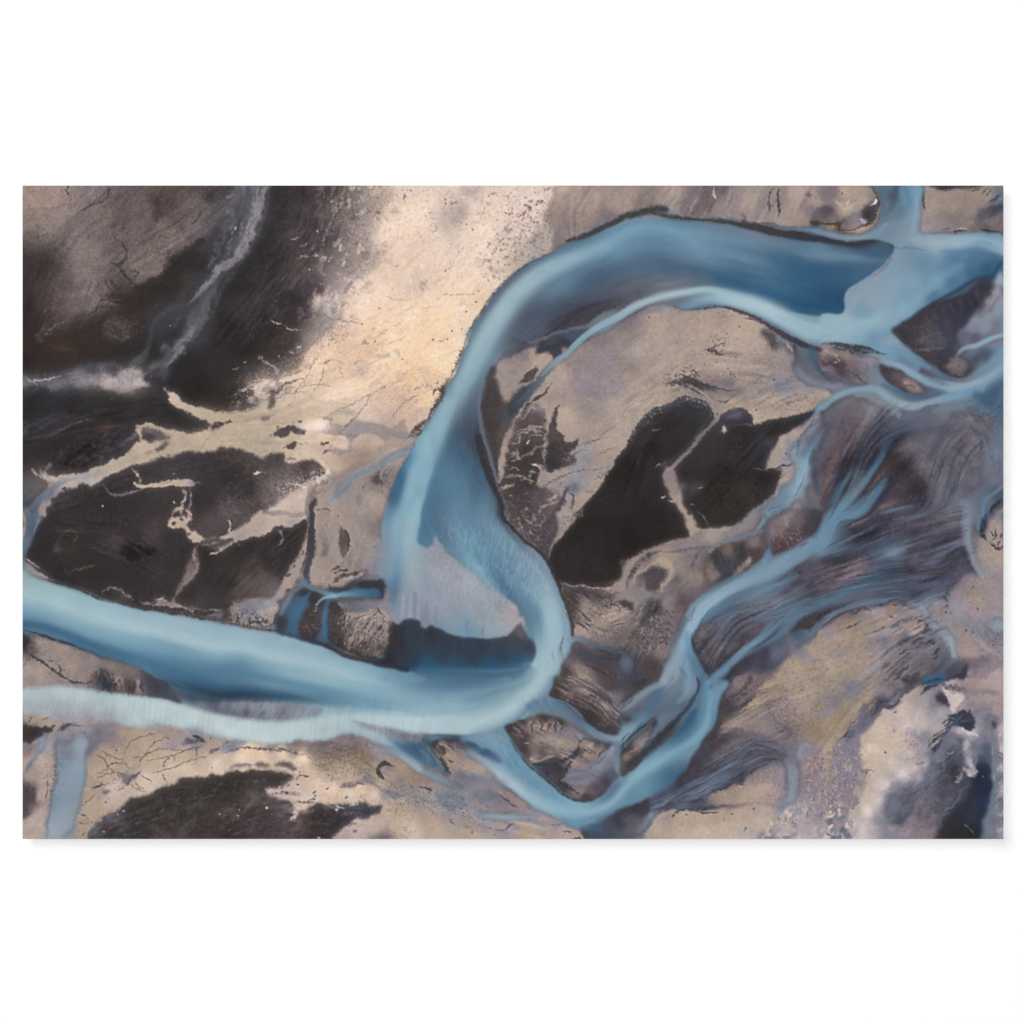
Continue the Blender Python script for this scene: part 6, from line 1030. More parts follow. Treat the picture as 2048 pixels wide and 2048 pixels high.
P('32: 510 920 560 850 640 790 740 740 820 700 880 700 780 800 700 880 640 950 590 980 540 970', '32: 600 880 5f5255 700 800 6f6268 560 950 6a6065 800 740 6a5f66', 3,2,.85); P('32: 280 870 340 860 380 880 350 980 300 1050 230 1100 200 1050 250 950', '3c3c44', 4,4,.85)
P('32: 0 870 90 870 120 930 130 960 60 920 0 900', '3a343a', 1.5,4,.85); D('32: 200 1050 470 950 500 1150 450 1350 200 1300', '443f44', 3,.35,.75,20,2); D('32: 150 1050 480 1000 480 1300 250 1400 120 1300', 'a0908a', 2.4,.2,.6,50,2)
S('32: 280 900 230 1060 130 1200 60 1250', [7,8,7,4], '454650', 1,.6,3); D('22: 1600 900 1932 870 1932 960 1700 940', '34323a', 3,.4,.85,80,1.5); D('22: 1550 1050 1932 950 1932 1200 1650 1230', 'b8aa9b', 2.6,.2,.6,60,3)
S('22: 1490 1060 1530 1100 1560 1120 1600 1150 1640 1210', [3,5,3,3,2], '3f3f48', .9,.85,2.5); P('22: 1480 1220 1490 1120 1530 1110 1600 1140 1650 1210 1640 1230', 'a3948a', 2,3,.8)
S('22: 1340 710 1450 720 1600 740 1700 750 1850 750 1932 680', [1,1.6,2,1.6,3,3], '8a7f80 a09596 b0a3a0 9a8d88', .9,.85,1.5); D('22: 1350 750 1500 800 1500 1100 1440 1080', '35302f', 3,.4,.7)
S('22: 1500 770 1650 810 1800 830 1932 800', [4,7,8,6], '454046', 1,.7,3)

def SOFT(r, s, a=1.0):
    """soften the brushwork inside an area without letting its surroundings bleed in"""
    (x0, y0, x1, y1), m = r
    w = np.where(m > 0.5, m, 0.0) + 1e-4
    num = blur(C[y0:y1, x0:x1] * w[..., None], s); den = blur(w, s)
    k = (np.clip(m, 0,1) * a)[..., None]
    C[y0:y1, x0:x1] = C[y0:y1, x0:x1] * (1 - k) + num / den[..., None] * k


for g_, w_ in (('21: 600 100 430 480 380 900 480 1400; 22: 420 100 800 600 1150 900 1250 1400', 40), ('21: 250 500 150 900 50 1300; 22: 60 100', 30), ('22: 150 100 500 500 850 850 1000 1000', 30), ('20: 1000 1500 1300 1300 1700 1150; 30: 200 1000 600 950', 40), ('20: 1300 1000 1700 800; 30: 200 650 700 700 1300 850 1800 950', 40), ('30: 1000 520 1500 650 1932 700; 40: 300 730', 25)):
    flow(g_, w_)
SOFT(RIV, 2.5); DRIFT(RIV, 14,2.6)
S('21: 560 900 620 1100 690 1320 780 1520; 22: 800 70 870 150 940 225 1020 300 1110 365 1190 440 1260 550 1320 680 1370 810 1430 960 1465 1100 1475 1200', [9,10,8,6,5,4.5,4.5,4.5,4.5,5,5,5,5,5,5,4], '3c3a40 302e30 2f2c2c 322e2e 2f2c2c 35302f 33302f 37302f', .95,.9,.4, flow=True)
# ---- pale sheet over the shallow bar ----------------------------------------------------------
SHEET = P('11: 1900 900 1932 870; 21: 0 850 60 860; 21: 120 1100 80 1300 30 1500 0 1642; 12: 1932 80 1905 200 1900 290 1920 330; 22: 0 330 40 355 70 372 100 345 130 330 135 250 160 285 200 350 240 410 300 450 400 530 520 605 600 690 680 745 750 790 850 860 940 940 955 1020 1000 1040 1020 1200 985 1110 955 1098 870 1190 800 1218 720 1230 650 1242 550 1235 450 1230 400 1222 300 1205 200 1150 150 1135 100 1112 40 1148 0 1110; 12: 1900 1060 1850 1050 1780 1060 1740 1095 1712 1112 1690 1090 1650 1050 1600 960 1560 930 1640 850 1620 700 1560 640 1450 590 1500 450 1560 300 1560 150 1600 0; 11: 1640 1450 1700 1300 1780 1150 1860 1020',
 '11: 1900 950 7fa8bd 1850 1100 4a7fa3 1760 1300 356386 1680 1480 3a4c6c 1880 1400 78a8c0 1800 1550 6fa5be 1920 1550 9abfca 1700 1600 5f8fae; 21: 50 1000 8db8c8 30 1300 8ab4c5; 12: 1620 60 5f88a3 1700 100 8ab0bf 1850 60 93b9c6 1800 200 93b3c0 1860 300 9ab0b9 1720 300 7fa0b5 1650 200 7a98b0 1750 430 7ba0b8 1850 500 9aa5b0 1700 600 7c9bb5 1600 500 8092a8 1520 500 85858f 1480 560 878089 1850 650 98a1aa 1780 800 8f93a5 1670 750 54709a 1640 880 6f7693 1800 950 94919f 1700 1050 9395a3 1600 920 938d96 1900 850 95929c 1560 350 8a8489; 22: 100 450 9a999d 200 500 9c989c 250 420 99959d 100 800 9093a0 300 700 99979b 500 700 9c9c9f 600 760 9fa2a6 700 850 9aa3ab 500 900 949aa2 800 1000 a39a98 700 1100 94a3a9 400 1100 8199b0 200 1100 7f8aa8 450 1190 6f96b3 50 1000 8a8697 150 950 9f9ba3 900 1020 a89d9b 300 980 9097a5 600 1000 989ca2 950 1050 a19594', 2,1,.97)
SM = full(SHEET)
S('11: 1880 1180 1820 1400 1760 1642; 12: 1720 80 1700 250 1690 400 1680 550', [14,18,20,18,15,13,14], '82adc0 8ab4c4 8ab0c2 80a3b8 7395af', 1,.7,0, SM, flow=True)
S('12: 1850 80 1800 300 1840 500 1900 700; 22: 40 900', [18,18,18,16,12], '9bbdc8 98b0ba 9aa5ae 98a0aa', 1,.6,0, SM, flow=True)
S('12: 1700 560 1700 700 1680 800 1640 900', [12,13,10,8], '6685a8 55749c 53688f 6f7895', 1,.7,0, SM); S('12: 1840 100 1760 160 1720 200', [4,7,4], '848f9c', 1,.6,1)
flow('12: 1750 100 1720 500 1750 900', 50); flow('22: 100 450 300 800 400 1150', 60); flow('22: 300 500 700 900 900 1050', 30)
SOFT(SHEET, 2.5); DRIFT(SHEET, 8,2.5,.8)
S('22: 130 245 160 280 200 350 250 420 320 470 420 540', [1,4,5,5,5,3], 'a39a9c a39a9a', 1,.6,3); D('22: 0 350 150 270 350 500 500 600 300 600 100 480', '7487a3', 1.8,.16,.5)
for x_, y_, l_ in ((60,900,200), (150,950,160), (-60,800,240), (260,1060,110), (450,1080,120), (600,1120,90), (30,1000,110)):
    S('22: %d %d %d %d %d %d' % (x_ + 10, y_, x_, y_ + l_ * .5, x_ + 6, y_ + l_), [5,6,3], ['6f7fa3', 'a5a0a8', '7f8cab'][x_ % 3], 1,.5,1, SM)
for x_ in range(1700,1932,40):
    S('12: %d %d %d %d' % (x_ + 30,820, x_ + 10,1050), [7,5], ['7f86a3', '9f9ba5'][x_ // 40 % 2], 1,.5,1, SM)
# ---- deep pool and lower river ----------------------------------------------------------------
POOLR = P('12: 1640 1220 1640 1120 1680 1100 1712 1112 1740 1095 1780 1062 1850 1050 1900 1062 1932 1090; 22: 0 1112 40 1150 100 1116 150 1135 200 1158 300 1210 400 1226 450 1234 550 1240 650 1247 720 1236 800 1223 870 1192 960 1100 985 1112 1020 1200 1060 1240 1100 1280 1112 1350 1095 1420 1060 1480 1000 1560 950 1642 0 1642; 12: 1932 1642 1500 1560 1450 1480 1560 1440 1620 1380',
 '12: 1680 1150 3a3536 1680 1250 3c3839 1800 1180 33404f 1900 1200 2f3d50 1750 1350 35384a 1600 1450 2f2e3c 1850 1450 2c4059 1900 1580 2f5478; 22: 100 1180 373a44 200 1250 2f3b4c 400 1300 33404f 600 1300 2f3d4f 850 1260 3a4152 960 1150 5c5660 1000 1200 6a6268 1050 1300 333f54 800 1400 2c4058 500 1400 2f3f54 200 1400 2f4058 100 1500 2f4e6e 400 1500 2d4a6a 700 1500 2c4b6c 950 1450 31496a 1000 1520 4a7292 100 1600 44789a 400 1620 4a7d9f 700 1600 3d6a8c 900 1600 3f6b8c', 1.5,.5,.98)
for x_ in range(0,950,85):
    S('22: %d %d %d %d' % (x_ + 30,1170 + (x_ * 7) % 70, x_, 1330 + (x_ * 3) % 60), [3,7], ['3f5878', '28323f'][x_ // 85 % 2], 1,.18,2, full(POOLR))
SOFT(POOLR, 3)
LOW = P('02: 25 600 90 620 150 655 300 705 450 745 600 792 680 825 750 852 900 892 1100 940 1300 968 1500 1005 1700 1045 1932 1095; 12: 0 1095 200 1130 400 1180 600 1208 750 1242 900 1290 1030 1335 1150 1400 1300 1450 1500 1492 1700 1540 1932 1560; 22: 100 1560 400 1540 700 1545 950 1530 1050 1480 1200 1560 1340 1600 1310 1642; 23: 1300 50 1270 120 1230 180 1200 215 1130 280 1000 400 900 440 820 490 700 520 580 560 400 560 200 560 0 565; 13: 1800 560 1600 540 1350 460 1240 440 1000 400 900 410 1000 330 900 290 700 260 450 250 200 245 0 250; 03: 1932 260 1850 240 1700 200 1500 120 1420 30; 02: 1440 1642 1350 1615 1200 1540 1000 1468 800 1418 650 1358 450 1288 300 1238 150 1188 25 1150',
 '02: 60 650 8fa8b0 150 720 93b5bf 60 750 98bec8 200 830 9dbfca 100 900 83b0c6 300 780 9abcc5 400 880 9bbfca 60 1000 5f93b8 60 1100 3f6288 250 1000 79a9c2 300 1130 4a769c 500 1000 98bdca 500 1100 7faec5 500 1250 3a668c 700 950 9cbfcb 700 900 83b0c5 800 1050 9cbfca 800 1200 6ba0bc 750 1350 366085 1000 1000 90b8c8 1000 1100 a0c2cc 1100 1250 7aaac0 1000 1400 4279a0 1300 1100 a3c3cd 1250 1020 8cb6c8 1300 1300 679bb8 1250 1450 4480a3 1500 1080 9abdca 1500 1200 a2c2cd 1550 1350 6a9cb8 1500 1500 3f7a9c 1700 1150 93bac9 1750 1250 a5c3cd 1800 1400 7aa9c0 1700 1550 447c9f 1600 1620 3a5f82 1900 1130 86b0c4 1900 1550 4a80a3; 12: 100 1150 86b2c8 100 1220 9bc0cd 200 1300 a0c1cc 100 1400 82aec3 100 1500 3f7598 300 1550 44789b 400 1250 93bac8 500 1400 a0c1cb 400 1480 7aaac2 600 1550 6fa3bd 700 1300 86b0c6 800 1420 9dc0cb 1000 1400 83aec5 900 1550 a0c2cc 1100 1500 9abeca 1200 1450 7caac2 1300 1560 98bdca 1500 1520 6c9cb8 1600 1600 86b2c5 1800 1600 5a8dac 1900 1590 437394; 03: 1500 60 3d6388 1600 60 3a5c7e 1700 100 35587b 1850 150 32506e 1900 200 2b4560 1900 50 3f7095; 13: 100 30 4a7fa3 100 120 2f5575 100 200 2b4058 300 60 5a90b0 300 150 2f5878 300 220 2b3c55 500 50 78aac0 500 180 33597a 700 80 7dadc2 700 200 3a6788 700 30 93bcc8 900 50 97bdc8 900 180 427798 900 120 5f94b2 1100 60 8fb8c6 1100 200 4a809f 1100 130 6fa2bb 1100 250 6796b0 1000 330 93b0bc 1300 100 83afc2 1300 200 6f9fb8 1300 260 5a8fae 1400 290 5f96b3 1500 150 86b2c5 1550 250 5f96b3 1600 120 8ab4c6 1700 200 86b2c5 1700 100 7caac0 1850 50 5485a5 1850 200 7caabf 1900 320 86b0c0 1300 350 9fbfc8 1500 340 a0c0c9 1700 300 83b0c5 1200 420 aec8cd 1500 430 b5cccf 1700 450 b0c8cc 1850 480 b0cacf; 23: 100 20 427090 100 100 5485a3 100 250 79a8be 200 60 3f6f92 300 20 32577a 500 40 3c6284 400 100 568aa8 500 180 7aaac0 550 240 a0c2cb 650 190 5485a3 750 170 4a7898 700 80 4c7898 750 30 4f7b9c 830 100 55829f 930 50 7aa5bd 900 150 93b9c6 650 260 75a5bc 600 330 8ab2c4 300 200 73a3bb 300 300 86b0c3 100 350 93b8c5 100 450 b0cbd0 400 430 acc8d0 700 400 a3c2cc 850 300 a3c2cd 1050 150 a8c6cf 1000 280 93b5c6 1200 60 90b3c7 1150 180 6f93b0 1100 250 5f85a6 500 520 9bbccb 900 400 7c9fb5 800 480 7f97ad 250 530 9fc0cc; 22: 1150 1560 9dc0cd', 1.6,.5,.98)
LWM = full(LOW)
S('02: 25 800 200 850 450 930 700 1010 1000 1110 1300 1170 1600 1250 1932 1330; 12: 200 1310 500 1410 800 1450 1050 1530 1300 1600; 13: 1500 60', [18,20,20,19,19,18,18,19,19,19,18,18,14,12], '9abfca 9dc0ca a0c2cd a3c4ce a5c4ce a3c3ce 9fc0cc 9ec2ce 96bcca', 1,.75,0, LWM, flow=True)
S('02: 25 1090 200 1110 450 1200 700 1310 1000 1410 1300 1500 1600 1610', [10,12,14,16,18,18,14], '38597f 37628a 36638a 3a6a90 3c7196 3a6c90', 1,.75,0, LWM, flow=True)
S('12: 60 1560 200 1590 400 1620; 13: 650 60 900 130 1150 200 1400 280', [12,14,14,14,15,13,10], '3f7598 447a9c 5088a8 4d84a4 437b9d 5089a8 5c92b0', 1,.7,0, LWM)
S('03: 1500 60 1700 130 1932 190; 13: 150 190 400 200 700 215 950 225', [12,16,18,18,15,10,6], '3a4a66 31425c 293a50 293b52 2c4764 33587a', 1,.8,2, LWM, flow=True)
S('13: 1250 280 1450 295 1550 270 1630 245', [6,8,6,3], '4f88a8 4a83a3', 1,.7,0, LWM)
S('23: 560 230 600 200 700 180 800 165 860 165', [3,5,7,6,3], '5a8aa6 44718f 40698a', 1,.8,0, LWM); S('23: 830 80 840 150 870 180', [5,6,3], '3f6a8a', 1,.6,0, LWM); S('23: 550 240 600 225', [8,5], 'a5c5cd', 1,.7,0, LWM); S('23: 20 300 100 280', [8,5], 'a3c3cc', 1,.5,0, LWM)
S('22: 1220 1500 1150 1642; 23: 1100 130 950 260 780 370 550 450 250 470 0 465; 13: 1750 430 1500 430 1250 450', [22,24,26,25,22,20,20,20,18,16,12], 'a0c3ce a8c7cf a6c6cf a5c4ce abc8ce b2ccd0 b5cdd0 b7cfd1 b5cdd0', 1,.8,0, LWM, flow=True)
S('23: 1320 20 1260 140 1180 230 1080 300 950 390 850 440', [8,10,11,11,9,7], '54708f 5a7696 62809f 7090aa', 1,.75,0, LWM)
S('02: 60 560 150 610 250 650 320 680', [10,9,5,2], '8a9396 938a82 8f8078', 1,.8,1); S('02: 160 610 220 635 270 660', [3,5,3], 'ab9584', 1,.7,1)
flow('23: 0 300 400 250 700 150 1000 50', 30); flow('13: 300 130 900 220 1500 280; 23: 100 350 600 330', 20)
SOFT(LOW, 2.5); DRIFT(LOW, 20,3)
S('02: 25 455 100 500 180 555 260 615 320 680 400 710 500 735 600 780 700 830 800 870 900 895', [4,3,4,5,6,3,2,2,3,3,4], '8a7a75 6f6468 4a4048 5c5060 4f4248 443a42 3a3034 33292c', .9,.8,.5)
S('02: 40 460 120 505 200 565', 1.4,'b09a90', .8,.8,1.5)
S('02: 900 890 1100 925 1300 955 1500 985 1700 1020 1932 1055; 12: 20 1075', [3,6,7,8,8,8,6], '3a2f32 3c3033 443538 3f3136', .7,.9,1)
S('02: 1300 925 1450 945 1550 960 1700 980 1850 990 1930 985', [2,3,4,5,5,2], '221c1f', .7,.9,1.5)
S('12: 0 1085 200 1115 350 1145 500 1165 620 1190', [2,2,2.5,3,4], '6a564c 4a3c40', .9,.8,1)
S('12: 600 1190 750 1225 900 1270 1050 1320 1200 1395 1400 1450 1600 1490 1800 1530', [5,7,7,6,6,7,9,10], '3f4a66 3d4862 363c50 2f2c34 3a3038 352f38 2f3140 2c3348', 1,.85,1)
S('02: 25 1148 150 1183 300 1232 450 1283 650 1352 800 1410 1000 1462 1200 1530', [3,4,3.5,3,2.5,2.5,3,4], '33303c 2b2a35 453f4c 6a5c62 5c5666', .9,.85,1)
# ---- milky arm ---------------------------------------------------------------------------------
MILK = P('03: 25 135 200 112 400 98 600 125 800 168 1000 183 1200 213 1400 245 1600 295 1800 350 1932 380; 13: 100 400 250 420 450 440 600 438 750 425 900 405 1100 390 1350 380 1550 400 1932 420; 23: 300 400 500 560 300 560 150 550 0 555; 13: 1932 600 1750 500 1500 470 1400 460 1300 440 1400 500 1600 560 1800 680 1932 800; 13: 1932 930 1850 860 1750 780 1650 700 1500 640 1400 600 1280 562 1200 560 1130 585 1000 622 850 628 760 605 700 630 600 645 450 655 300 640 200 620 0 605; 03: 1932 600 1800 570 1600 520 1400 482 1200 490 1050 482 980 475 900 440 750 450 600 455 450 440 300 400 150 370 25 335',
 '03: 60 180 a9bdc2 60 260 9fa8ad 200 200 a8bdc2 200 300 a0a5aa 400 170 b0c4c8 400 300 a0a8ad 400 400 97939a 600 200 b0c6ca 600 320 a3adb1 650 420 9a959b 800 300 a8b8bc 850 400 9ba0a8 850 220 a8c2c8 1000 300 b0c5c9 1100 400 b3c6ca 1000 440 a3b5bc 1200 300 afc8cc 1300 400 b8ccce 1300 470 9db0b8 1400 330 b5cbce 1600 400 b8cdd0 1700 450 bccfd1 1800 420 b3cacd 1900 500 bdd1d2 1700 540 8f9caa 1900 580 a8bcc2; 13: 100 450 b0c9ce 100 550 bccfd1 300 500 b8cdce 500 500 b5cbcc 400 600 bccfd2 700 490 b5cbcc 800 550 b3c9cf 900 450 adc5cb 1000 550 a9c0c8 1200 480 b0c8ce 1100 420 aec7cc 1200 540 a0bac5 1400 440 b0c8cd 1600 460 b3cace 1850 500 b0cacf 1850 420 b3cbcf 1400 560 9fb6c0 1550 620 95b0c0 1700 700 7c9bb3 1850 800 7f9db5 1900 880 8da8ba; 23: 100 480 aac7cf 300 480 a5c3cd', 3,.3,.98)
MKM = full(MILK)
for x_ in range(40,1932,26):
    y_ = 200 + max(0, x_ - 700) * 0.17
    a_ = .05 + .08 * min(1, x_ / 1500)
    S('03: %d %d %d %d %d %d' % (x_ + 24, y_ - 60, x_ + 18, y_ + 60, x_ - 4, y_ + 190), [1.2,2.2,1.2], ['c9dadb', '98adb5'][(x_ // 26) % 2], 1, a_, 1.2, MKM)
for x_ in range(0,1250,26):
    y_ = 400 + x_ * 0.06 - max(0, x_ - 600) * .15
    S('13: %d %d %d %d %d %d' % (x_ + 24, y_, x_ + 22, y_ + 90, x_ - 6, y_ + 200), [1.2,2.2,1.2], ['c9dadb', '9db2b9'][(x_ // 26) % 2], 1,.13 - x_ * .00008,1.2, MKM)
P('13: 0 255 100 245 250 245 450 250 650 262 850 285 950 320 980 350 900 380 800 410 700 425 550 432 400 428 250 405 100 375 0 345; 03: 1932 345 1850 320 1800 290 1900 260', '13: 60 300 747486' + ' 200 280 7b8697 350 330 828a98 250 370 6f6a7a 500 300 8b9aaa 400 410 77727f 600 400 827f8a 600 290 7f8090 750 310 7f7f90 750 370 8d98a6 850 340 8a95a5 700 280 74788a; 03: 1850 290 4f5068', 5,1,.7)
for x_ in range(-60,950,34):
    S('13: %d %d %d %d' % (x_, 260 + x_ * .06, x_ + 60,350 + x_ * .06), [1.5,2], '5f6580', 1,.1,1)
S('13: 1250 440 1350 455 1450 480 1550 500', [2,4,3,2], '8fa0ab 7a8494', 1,.8,1)
P('13: 1350 460 1500 490 1700 520 1850 550 1932 560; 23: 60 560 100 580 50 620 0 640; 13: 1900 650 1800 640 1650 590 1500 540 1400 490', '13: 1500 520 8a8d98 1700 570 85828f 1850 610 7c7a8a', 3,1.5,.9)
SOFT(MILK, .8)
# dark creek south-east of the arm
P('13: 1600 590 1750 640 1850 650 1932 640; 23: 0 620 60 580 150 570 250 580 400 600 560 640 700 700 800 800 850 900 780 870 700 820 600 760 500 700 400 680 320 625 180 620 130 650 85 680 120 730 180 830 240 900 300 960 240 970 150 920 60 880 0 850; 13: 1932 850 1850 790 1750 720 1680 650', '13: 1700 640 4f7296 1800 720 40607f 1900 700 35557a 1900 800 385f83; 23: 60 650 46586f 150 600 5a84a3 60 750 45688a 150 850 43678a 250 930 4a6480 50 830 4a7093 250 600 4f6f92 400 620 4a6c90 500 680 34486a 600 760 36486a 700 820 44648a 600 680 4f7da0 750 880 5588aa 350 640 343248 150 950 6a8296', 3,1,.93)
S('13: 1750 790 1932 920; 23: 100 960 200 1010 300 1050 400 1090', [6,9,10,11,10,7], '8fabbb 90a9bb 7f9ab3 7d93ad 7f8da3 7f869a', .95,.9,0, flow=True)
S('13: 1500 720 1650 750 1800 830 1932 920', [5,8,8,6], '8d96a0 93a3ae 9ab0bc', 1,.8,1, flow=True)
# south-east branch
CH = P('23: 600 560 750 520 810 500 860 570 900 640 960 740 1020 820 1100 900 1200 1000 1350 1120 1450 1190 1520 1218 1600 1215 1700 1180 1800 1110 1932 1030; 33: 0 960 130 900 200 850 300 780 400 690 500 600 600 490 700 350 780 280 800 150 850 80 900 20 920 0 1090 0 1050 60 1000 140 970 200 950 300 920 400 880 480 850 560 780 640 720 740 650 870 600 960 500 1060 400 1130 280 1180 200 1220 100 1270 0 1310; 23: 1932 1310 1800 1350 1700 1390 1600 1430 1560 1480 1480 1460 1400 1430 1370 1385 1280 1330 1180 1290 1080 1250 1000 1190 930 1130 850 1070 780 1020 700 960 600 890 500 830 400 760 350 720 450 720 580 780 700 840 800 850 740 760 640 690 500 640 400 600',
 '23: 700 560 7f95ad 800 560 5c82a5 750 650 80aac5 650 620 83a9c2 500 620 5f8db0 850 700 5a85a8 850 800 6598ba 900 900 6093b5 750 780 55809f 1000 1000 6698b8 950 880 5d8fb3 1150 1080 6596b5 1300 1150 6697b6 1200 1200 86b2c6 1400 1230 78aac5 1000 1120 a8c3ce 850 1000 aac4d0 1100 1230 75a3bf 1300 1300 82b0c8 1500 1280 86b5cb 1550 1380 6aa0bf 1450 1420 5085a8 1650 1300 8ab8cc 1700 1250 5f95b5 1800 1200 4c6a8d 1850 1250 6fa6c3 1900 1100 42597f 1900 1200 5489ab 1750 1370 4a7ba0 600 840 8fa3b5 700 920 a3b8c5 500 790 85909f 450 740 6f829a; 33: 60 1020 7babc0 60 1100 5f93ad 60 1200 69a3b8 60 1270 4a7fa0 200 930 7fb0c6 250 1000 5f95b0 250 1100 5f94b0 200 1170 5a8cab 350 850 76a8c2 400 950 3f6f90 450 1050 355c80 400 770 6fa3bd 500 900 33587b 500 700 4a7fa3 500 800 69a0bd 600 760 6ba0bd 650 650 6fa5c0 600 550 2f587b 650 450 2b4f72 550 650 3a6a8d 700 550 4f86a8 750 450 4f84a6 780 550 73a5bf 700 350 28476a 800 350 5089ab 850 400 6aa0be 850 250 6399ba 880 150 6598b8 950 100 6f95b3 950 40 7097b5 800 200 5580a8 900 350 6088ab 550 950 3a5f85 700 760 7d8ea8', 1.5,.8,.97)
CHM = full(CH)
S('23: 480 790 600 870 720 950 850 1030 1000 1140 1150 1240 1350 1310 1550 1330 1700 1290 1850 1230; 33: 60 1060 200 940 350 840 500 740 650 660 780 550 850 400 870 250 900 100', [4,6,8,9,10,11,12,13,13,13,14,14,13,12,12,11,10,9,8], '8f9cac 9db4c2 a8c2cd a3c3d0 8fb8cc 82b2ca 85b5cb 8ab8cc 86b5ca 7fb0c6 7aaec5 72a8c2 70a6c0 6fa5c1 6fa3be 6c9fbe', 1,.85,0, CHM, flow=True)
S('23: 650 600 800 700 900 850 1050 1000 1200 1120 1400 1240', [9,12,14,12,9,6], '83a9c2 5f93b5 5a90b4 6599b8', 1,.5,0, CHM, flow=True)
SOFT(CH, 2); DRIFT(CH, 12,2.6)
P('23: 95 680 130 650 185 622 250 615 320 625 380 650 430 690 470 740 520 790 600 850 680 920 740 990 640 975 500 950 400 930 320 925 300 960 285 930 250 870 215 800 180 740 130 700', '23: 150 660 2c2528 280 630 2c282f 380 690 554c52 200 680 a8988c 190 740 3c363b 250 670 8a7a72 330 700 6f686f 260 850 8f7d6c 280 780 ab9883 350 770 a09080 300 850 ae9c87 450 860 b09e88 400 800 93877e 550 910 a5958a 480 780 85858f 650 960 9a8a80 250 760 9a8874', 1.5,1.2,.96)
S('23: 330 700 420 740 520 800 620 870 730 960', [3,5,7,7,6], '6f7080 7d8898 8b9aa8 93a8b8', 1,.85,0, flow=True); S('23: 250 680 290 685 315 710', [1,2.5,1.5], '2f292c', .7,.9,.8); S('23: 215 755 240 735 200 700', [4,5,4], '35302f', .9,.8,3)
S('23: 265 815 300 835 335 842', [1.2,2,1], '4a4245', .7,.9,.5); K('23: 345 830 400 860', '5a504c', .8,.7,.5); S('23: 190 780 230 860 270 930 300 960', [4,5,4,2], '2f292c', .9,.85,2); S('23: 200 670 240 690 300 700', 3,'b5a898', 1,.6,2)
P('23: 300 920 400 925 550 955 700 985 820 1010 850 1050 780 1090 700 1110 600 1130 480 1130 400 1080 330 1010', '23: 400 980 6f6c78 500 1020 78747f 650 1040 847c84 750 1060 928d98 500 1100 857f8c 600 1110 8a8490', 5,1,.85)
# island between the branches
ISL = P('23: 820 498 880 470 950 430 1050 405 1150 385 1250 385 1330 400 1420 450 1500 530 1600 590 1700 620 1800 650 1860 665 1890 680 1860 760 1880 850 1870 880 1932 960; 33: 60 800 150 640 130 720 80 850 0 950; 23: 1932 960 1850 1060 1750 1140 1650 1195 1570 1210 1500 1195 1420 1150 1350 1095 1250 1010 1150 920 1080 860 1000 780 930 690 880 610', '23: 860 500 35302f 1000 440 3c3734 1200 400 33302e 1350 440 3d3a38 1050 470 857570 1150 470 7a6c69 1000 530 6f6464 1250 480 7c6f6b 950 520 5a5050 1100 530 8a7d7a 1350 550 74747f 1450 580 7f7a80 1000 600 463f40 1000 700 3d3838 1150 620 a38f83 1250 620 a3938a 1100 680 857570 1350 650 ab9b89 1450 680 a8998a 1400 750 a3938a 1200 720 5a504f 1250 770 8a7a72 1100 800 998a7d 1050 760 57494a 1300 800 4a454a 1500 600 8a8688 1550 650 9f9086 1650 700 a59688 1600 780 a09085 1550 750 4a424a 1700 650 4f4850 1800 680 4a4452 1750 720 85786f 1500 860 a08d80 1600 880 8a8088 1600 820 5f5056 1700 780 958578 1300 860 3f3a3d 1350 920 343033 1200 900 3a4056 1150 850 4a5068 1450 950 848598 1600 980 7f7c8c 1700 900 8790a5 1500 1050 77737f 1550 1120 8a7a74 1400 1050 3c3638 1600 1180 352f30 1700 1080 4f4650 1800 1020 4a4858 1850 950 4d5672 1850 750 8795ab 1780 850 7c7c92 1650 1120 5f5358', 1.6,1.5,.97)
IM = full(ISL)
S('23: 1450 860 1400 920 1380 1000 1400 1040', [4,8,8,4], '332e30', 1,.85,4, IM); S('23: 1080 480 1130 500 1200 520 1280 530', [3,4,5,4], 'a59288', 1,.6,3, IM)
for q_ in ((1050,560,1040,480,1070,430), (1130,540,1150,480,1130,440), (1200,540,1210,490,1250,450), (1280,530,1270,480,1290,440), (1330,520,1340,470,1320,440), (960,560,920,510,900,490)):
    S('23: %d %d %d %d %d %d' % q_, [3,3,1], '93827b', 1,.7,2, IM); S('23: %d %d %d %d %d %d' % (q_[0] + 30, q_[1], q_[2] + 30, q_[3], q_[4] + 28, q_[5]), [1.5,2,1.5], '3a3434', 1,.6,2, IM)
S('23: 1060 800 1120 820 1200 800 1290 780', [2,3,3,2], 'a39184', .9,.8,2, IM); S('23: 1090 860 1200 850 1300 830 1400 820 1500 760 1540 710', [3,5,4,6,7,4], '34303a 333040' + ' 35303a', 1,.85,2, IM); S('23: 1180 850 1280 830 1350 830', [2,3,1.5], '4f6080', 1,.7,1, IM)
S('23: 1500 590 1550 640 1600 610 1700 640', [6,5,6,4], '74767f 55566a 5c6076', 1,.8,1, IM); S('23: 1540 640 1510 720 1440 780', [3,3,2], '4a4448', 1,.6,2, IM); S('23: 1720 780 1760 740 1820 710', [3,3,2], '4a4350', 1,.75,1.5, IM)
S('23: 1420 980 1500 960 1620 930 1720 860 1800 760 1850 700', [7,10,11,12,10,7], '828da6 8088a0 7d7f95 8088a0 8795ab 8f9db0', 1,.85,1, IM, flow=True); S('23: 1380 1000 1480 1030 1600 1010 1720 940', [6,11,12,8], '8f8d9d 827f8e 7a7688', 1,.7,3, IM)
